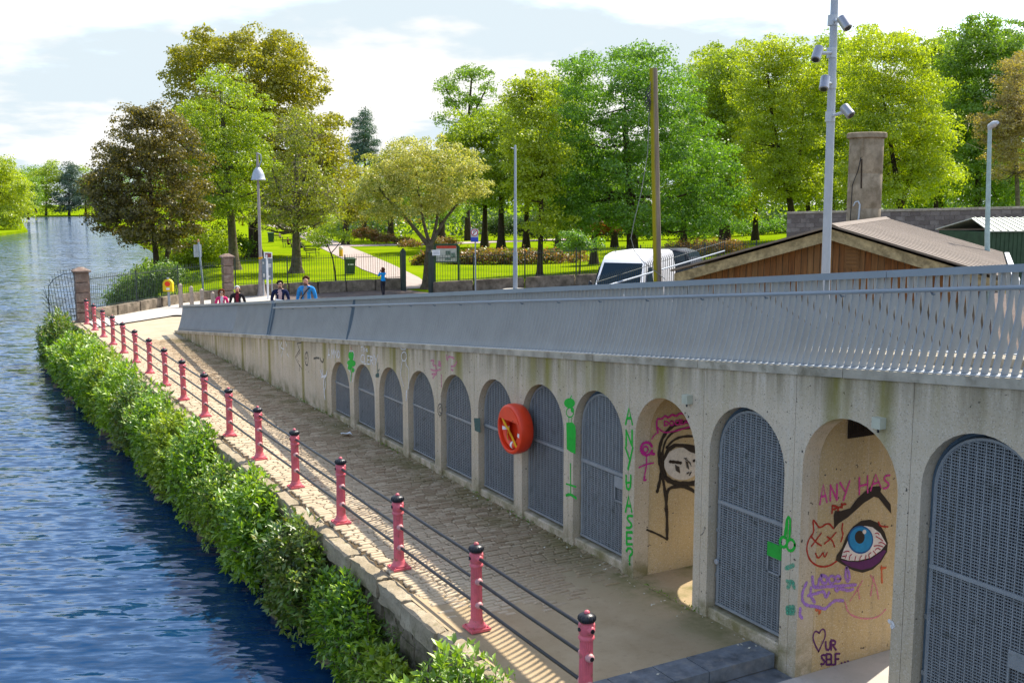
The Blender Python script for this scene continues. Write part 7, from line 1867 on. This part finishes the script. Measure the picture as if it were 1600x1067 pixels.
def bank_shrub(y0, y1, x, w, ztop, label, n, size, seed, zb=-1.65, mat=None):
    r = np.random.default_rng(500 + seed); yc = (y0 + y1) / 2
    T = thing('bank_shrub', (x, yc, -1.3), label, 'shrub', 'leafy shrubs along the river bank')
    ns = n // 22; y0 -= .25; y1 += .25; ly = (y1 - y0) / 2
    # stems fan up and outward; leaves in whorls along their upper parts
    st0 = np.stack([np.full(ns, x + .15) + r.uniform(-.25, .15, ns), yc + r.uniform(-.8, .8, ns) * ly, np.full(ns, -1.35) + r.uniform(-.2, .25, ns)], 1)
    th_ = r.uniform(0, 2 * math.pi, ns); q = r.uniform(0, 1, ns)
    e = np.stack([x + np.cos(th_) * w * np.sqrt(q), yc + np.sin(th_) * ly * np.sqrt(q), np.zeros(ns)], 1)
    dome = np.sqrt(np.maximum(0, 1 - .85 * q)); e[:, 2] = zb + .35 + (ztop - zb - .35) * dome * r.uniform(.6, 1.1, ns)
    low = r.random(ns) < .38                                 # the river face, hanging to the water
    e[low, 0] = x - w * r.uniform(.55, 1.05, low.sum()); e[low, 2] = zb + (ztop - zb) * r.uniform(.03, .7, low.sum())
    e[:, 0] = np.minimum(e[:, 0], np.where(e[:, 2] < .02, 5.13, 5.48))
    m_ = MB(); P = []; Dr = []
    for i in range(ns):
        a, b = st0[i], e[i]; mid = (a + b) / 2 + np.array([-.1, 0, .1]) + r.normal(size=3) * .07
        if i % 3 == 0: m_.tube([a, mid, b], [.012, .009, .004], 4, cap=False)
        ax = b - mid; ax /= np.linalg.norm(ax) + 1e-9
        for j in range(22):
            t_ = 1 - (j / 22) ** 1.3 * .75; c = (1 - t_) ** 2 * a + 2 * t_ * (1 - t_) * mid + t_ * t_ * b
            an = j * 2.4 + r.uniform(-.3, .3); o1 = np.cross(ax, np.array([.3, .2, 1.0])); o1 /= np.linalg.norm(o1) + 1e-9; o2 = np.cross(ax, o1)
            d = (o1 * math.cos(an) + o2 * math.sin(an)) * (1.0 if j > 3 else .55) + ax * (.35 if j > 3 else .9) + np.array([0, 0, -.12 if j > 8 else .05])
            P.append(c); Dr.append(d)
    P = np.array(P); Dr = np.array(Dr)
    inside = (P[:, 0] + .05 > 5.16) & (P[:, 2] < .03); P[inside, 0] = 5.10 - r.uniform(0, .1, inside.sum())
    V, F_ = shrub_leaves(P, Dr, size, r)
    bad = (V[:, 2] < WZ + .02); V[bad, 2] = WZ + .02
    o = link('foliage', np_mesh('foliage', V - np.array(ORG[T.name]), F_), mat or L_LAUREL, T); o['kind'] = 'stuff'
    m_.build('stems', M_BARK, T, kind='stuff', fix=False)
specs = [(8.5, 11.2, 5.02, 0.52, 0.22, 'shrub at the bottom edge of the picture in front of the second bollard'),
         (11.5, 13.4, 5.02, 0.3, -0.75, 'low hanging shrub below the bare stretch of stone wall'),
         (13.2, 15.3, 5.06, 0.38, -0.2, 'shrub below the third and fourth bollards'),
         (15.2, 17.4, 4.98, 0.46, 0.18, 'shrub topped with reddish shoots against the fourth bollard'),
         (17.7, 19.9, 4.92, 0.5, 0.3, 'shrub rising over the kerb by the fifth bollard'),
         (19.8, 22.2, 4.86, 0.48, 0.05, 'shrub below the sixth bollard'),
         (22.1, 24.7, 4.86, 0.58, 0.46, 'shrub rising over the kerb by the seventh bollard'),
         (24.5, 27.0, 4.8, 0.58, 0.3, 'shrub below the eighth bollard'),
         (26.8, 29.5, 4.82, 0.64, 0.52, 'shrub rising over the kerb by the ninth bollard'),
         (29.3, 31.9, 4.74, 0.64, 0.36, 'shrub midway along the far half of the bank'),
         (31.6, 34.4, 4.72, 0.7, 0.58, 'shrub hiding the foot of a far bollard'),
         (34.2, 37.1, 4.66, 0.74, 0.46, 'rounded shrub on the far part of the bank'),
         (36.8, 40.0, 4.62, 0.78, 0.62, 'bright shrub on the far part of the bank'),
         (39.7, 43.0, 4.56, 0.8, 0.48, 'pale-tipped shrub near the end of the bank'),
         (42.8, 46.0, 4.5, 0.82, 0.1, 'shrub at the bend of the bank'),
         (46.4, 50.0, 4.42, 0.85, 0.62, 'big shrub growing through the fan-shaped railing')]
MIXL = [L_LAUREL, L_LAUREL2, L_LAUREL, L_LAUREL3, L_LAUREL, L_LAUREL2]
for i, (a, b, x, w, zt, lab) in enumerate(specs):
    bank_shrub(a, b, x, w, zt, lab, int(9000 if i < 5 else 8000), (.125, .14, .11)[i % 3] if i < 6 else (.13, .155, .14)[i % 3] if i < 11 else .17, i, mat=MIXL[i % 6])
# finer undergrowth hanging to the water between the shrubs
r = np.random.default_rng(77); n = 26000
y = r.uniform(8.5, 50, n); xo = np.interp(y, [4, 13, 17, 24, 34, 44, 48, 52], [5.15, 5.12, 4.95, 4.72, 4.45, 4.1, 4.2, 5.0]) + .18 * np.sin(y * 1.7)
t_ = r.uniform(0, 1, n); P = np.stack([5.3 + (xo + .02 - 5.3) * t_, y, -.75 - .8 * t_ + r.uniform(-.05, .32, n)], 1)
keep = np.sin(y * 2.1) + np.sin(y * .9 + 2) + r.normal(size=n) * .5 > -.9; P = P[keep]
V, Fc = leaf_quads(P, .095, r, .5, .42); o = link('bank_undergrowth', np_mesh('bank_undergrowth', V, Fc), L_NETTLE); setp(o, kind='stuff')

# ================================================================== SMALL THINGS
r = np.random.default_rng(12); n = 420
y = r.uniform(8.9, 40, n) ** 1.0; x = 8.40 - np.abs(r.normal(size=n)) * .22; few = r.random(n) < .25; x[few] = r.uniform(5.8, 8.3, few.sum())
P = np.stack([x, y, np.full(n, .022)], 1); V, Fc = leaf_quads(P, .035, r, 3.0, .7)
V[:, 2] = np.clip(V[:, 2], .012, .05); o = link('fallen_petals', np_mesh('fallen_petals', V, Fc), simple('pale_petals', (.55, .50, .38), .9, .1)); setp(o, kind='stuff')
r = np.random.default_rng(13); n = 900
y = r.uniform(9.3, 42, n); P = np.stack([8.405 - np.abs(r.normal(size=n)) * .035, y, r.uniform(.0, .07, n)], 1); keep = np.sin(y * 3.1) + np.sin(y * 1.3) > .35
V, Fc = leaf_quads(P[keep], .06, r, .6, .35); o = link('wall_foot_weeds', np_mesh('wall_foot_weeds', V, Fc), L_NETTLE); setp(o, kind='stuff')
b = atz(541, 681, 0); b[0] = min(b[0], 8.25); t_ = thing('paper_scrap', b, 'crumpled white paper scrap lying on the setts below the second arch', 'litter')
m_ = MB(); g = []
for i in range(4):
    for j in range(4): g.append((b[0] + (i - 1.5) * .07 + r.uniform(-.02, .02), b[1] + (j - 1.5) * .09 + r.uniform(-.02, .02), .03 + r.uniform(0, .07)))
m_.add(g, [(i * 4 + j, i * 4 + j + 1, i * 4 + j + 5, i * 4 + j + 4) for i in range(3) for j in range(3)]); m_.build('sheet', M_WHITE, t_, fix=False)
def waterbird(px, py, label, ang):
    p = atz(px, py, WZ); T = thing('waterbird', p, label, 'bird'); f = np.array([math.cos(ang), math.sin(ang), 0]); q = lambda a, z: tuple(f * a + np.array([0, 0, z]))
    me = bpy.data.meshes.new('body'); me.from_pydata([q(-.24, .12), q(-.14, .08), q(0, .06), q(.12, .08), q(.17, .19), q(.20, .27), q(.27, .26)], [(i, i + 1) for i in range(6)], [])
    tmp = bpy.data.objects.new('tmp', me); COL.objects.link(tmp); tmp.modifiers.new('s', 'SKIN'); sv = me.skin_vertices[0].data
    for i, r_ in enumerate((.02, .075, .115, .085, .035, .042, .012)): sv[i].radius = (r_, r_); sv[i].use_root = i == 2
    tmp.modifiers.new('d', 'SUBSURF').levels = 2
    me2 = bpy.data.meshes.new_from_object(tmp.evaluated_get(bpy.context.evaluated_depsgraph_get())); bpy.data.objects.remove(tmp); me2.materials.clear(); smooth_mesh(me2, 80); me2.name = 'body'
    link('body', me2, M_BLK, T)
    MB().tube([np.array(q(.245, .265)) + p, np.array(q(.31, .255)) + p], [.016, .004], 6).build('bill', M_ORANGE, T)
waterbird(122, 633, 'small dark waterbird swimming off the shrubs', 2.4)
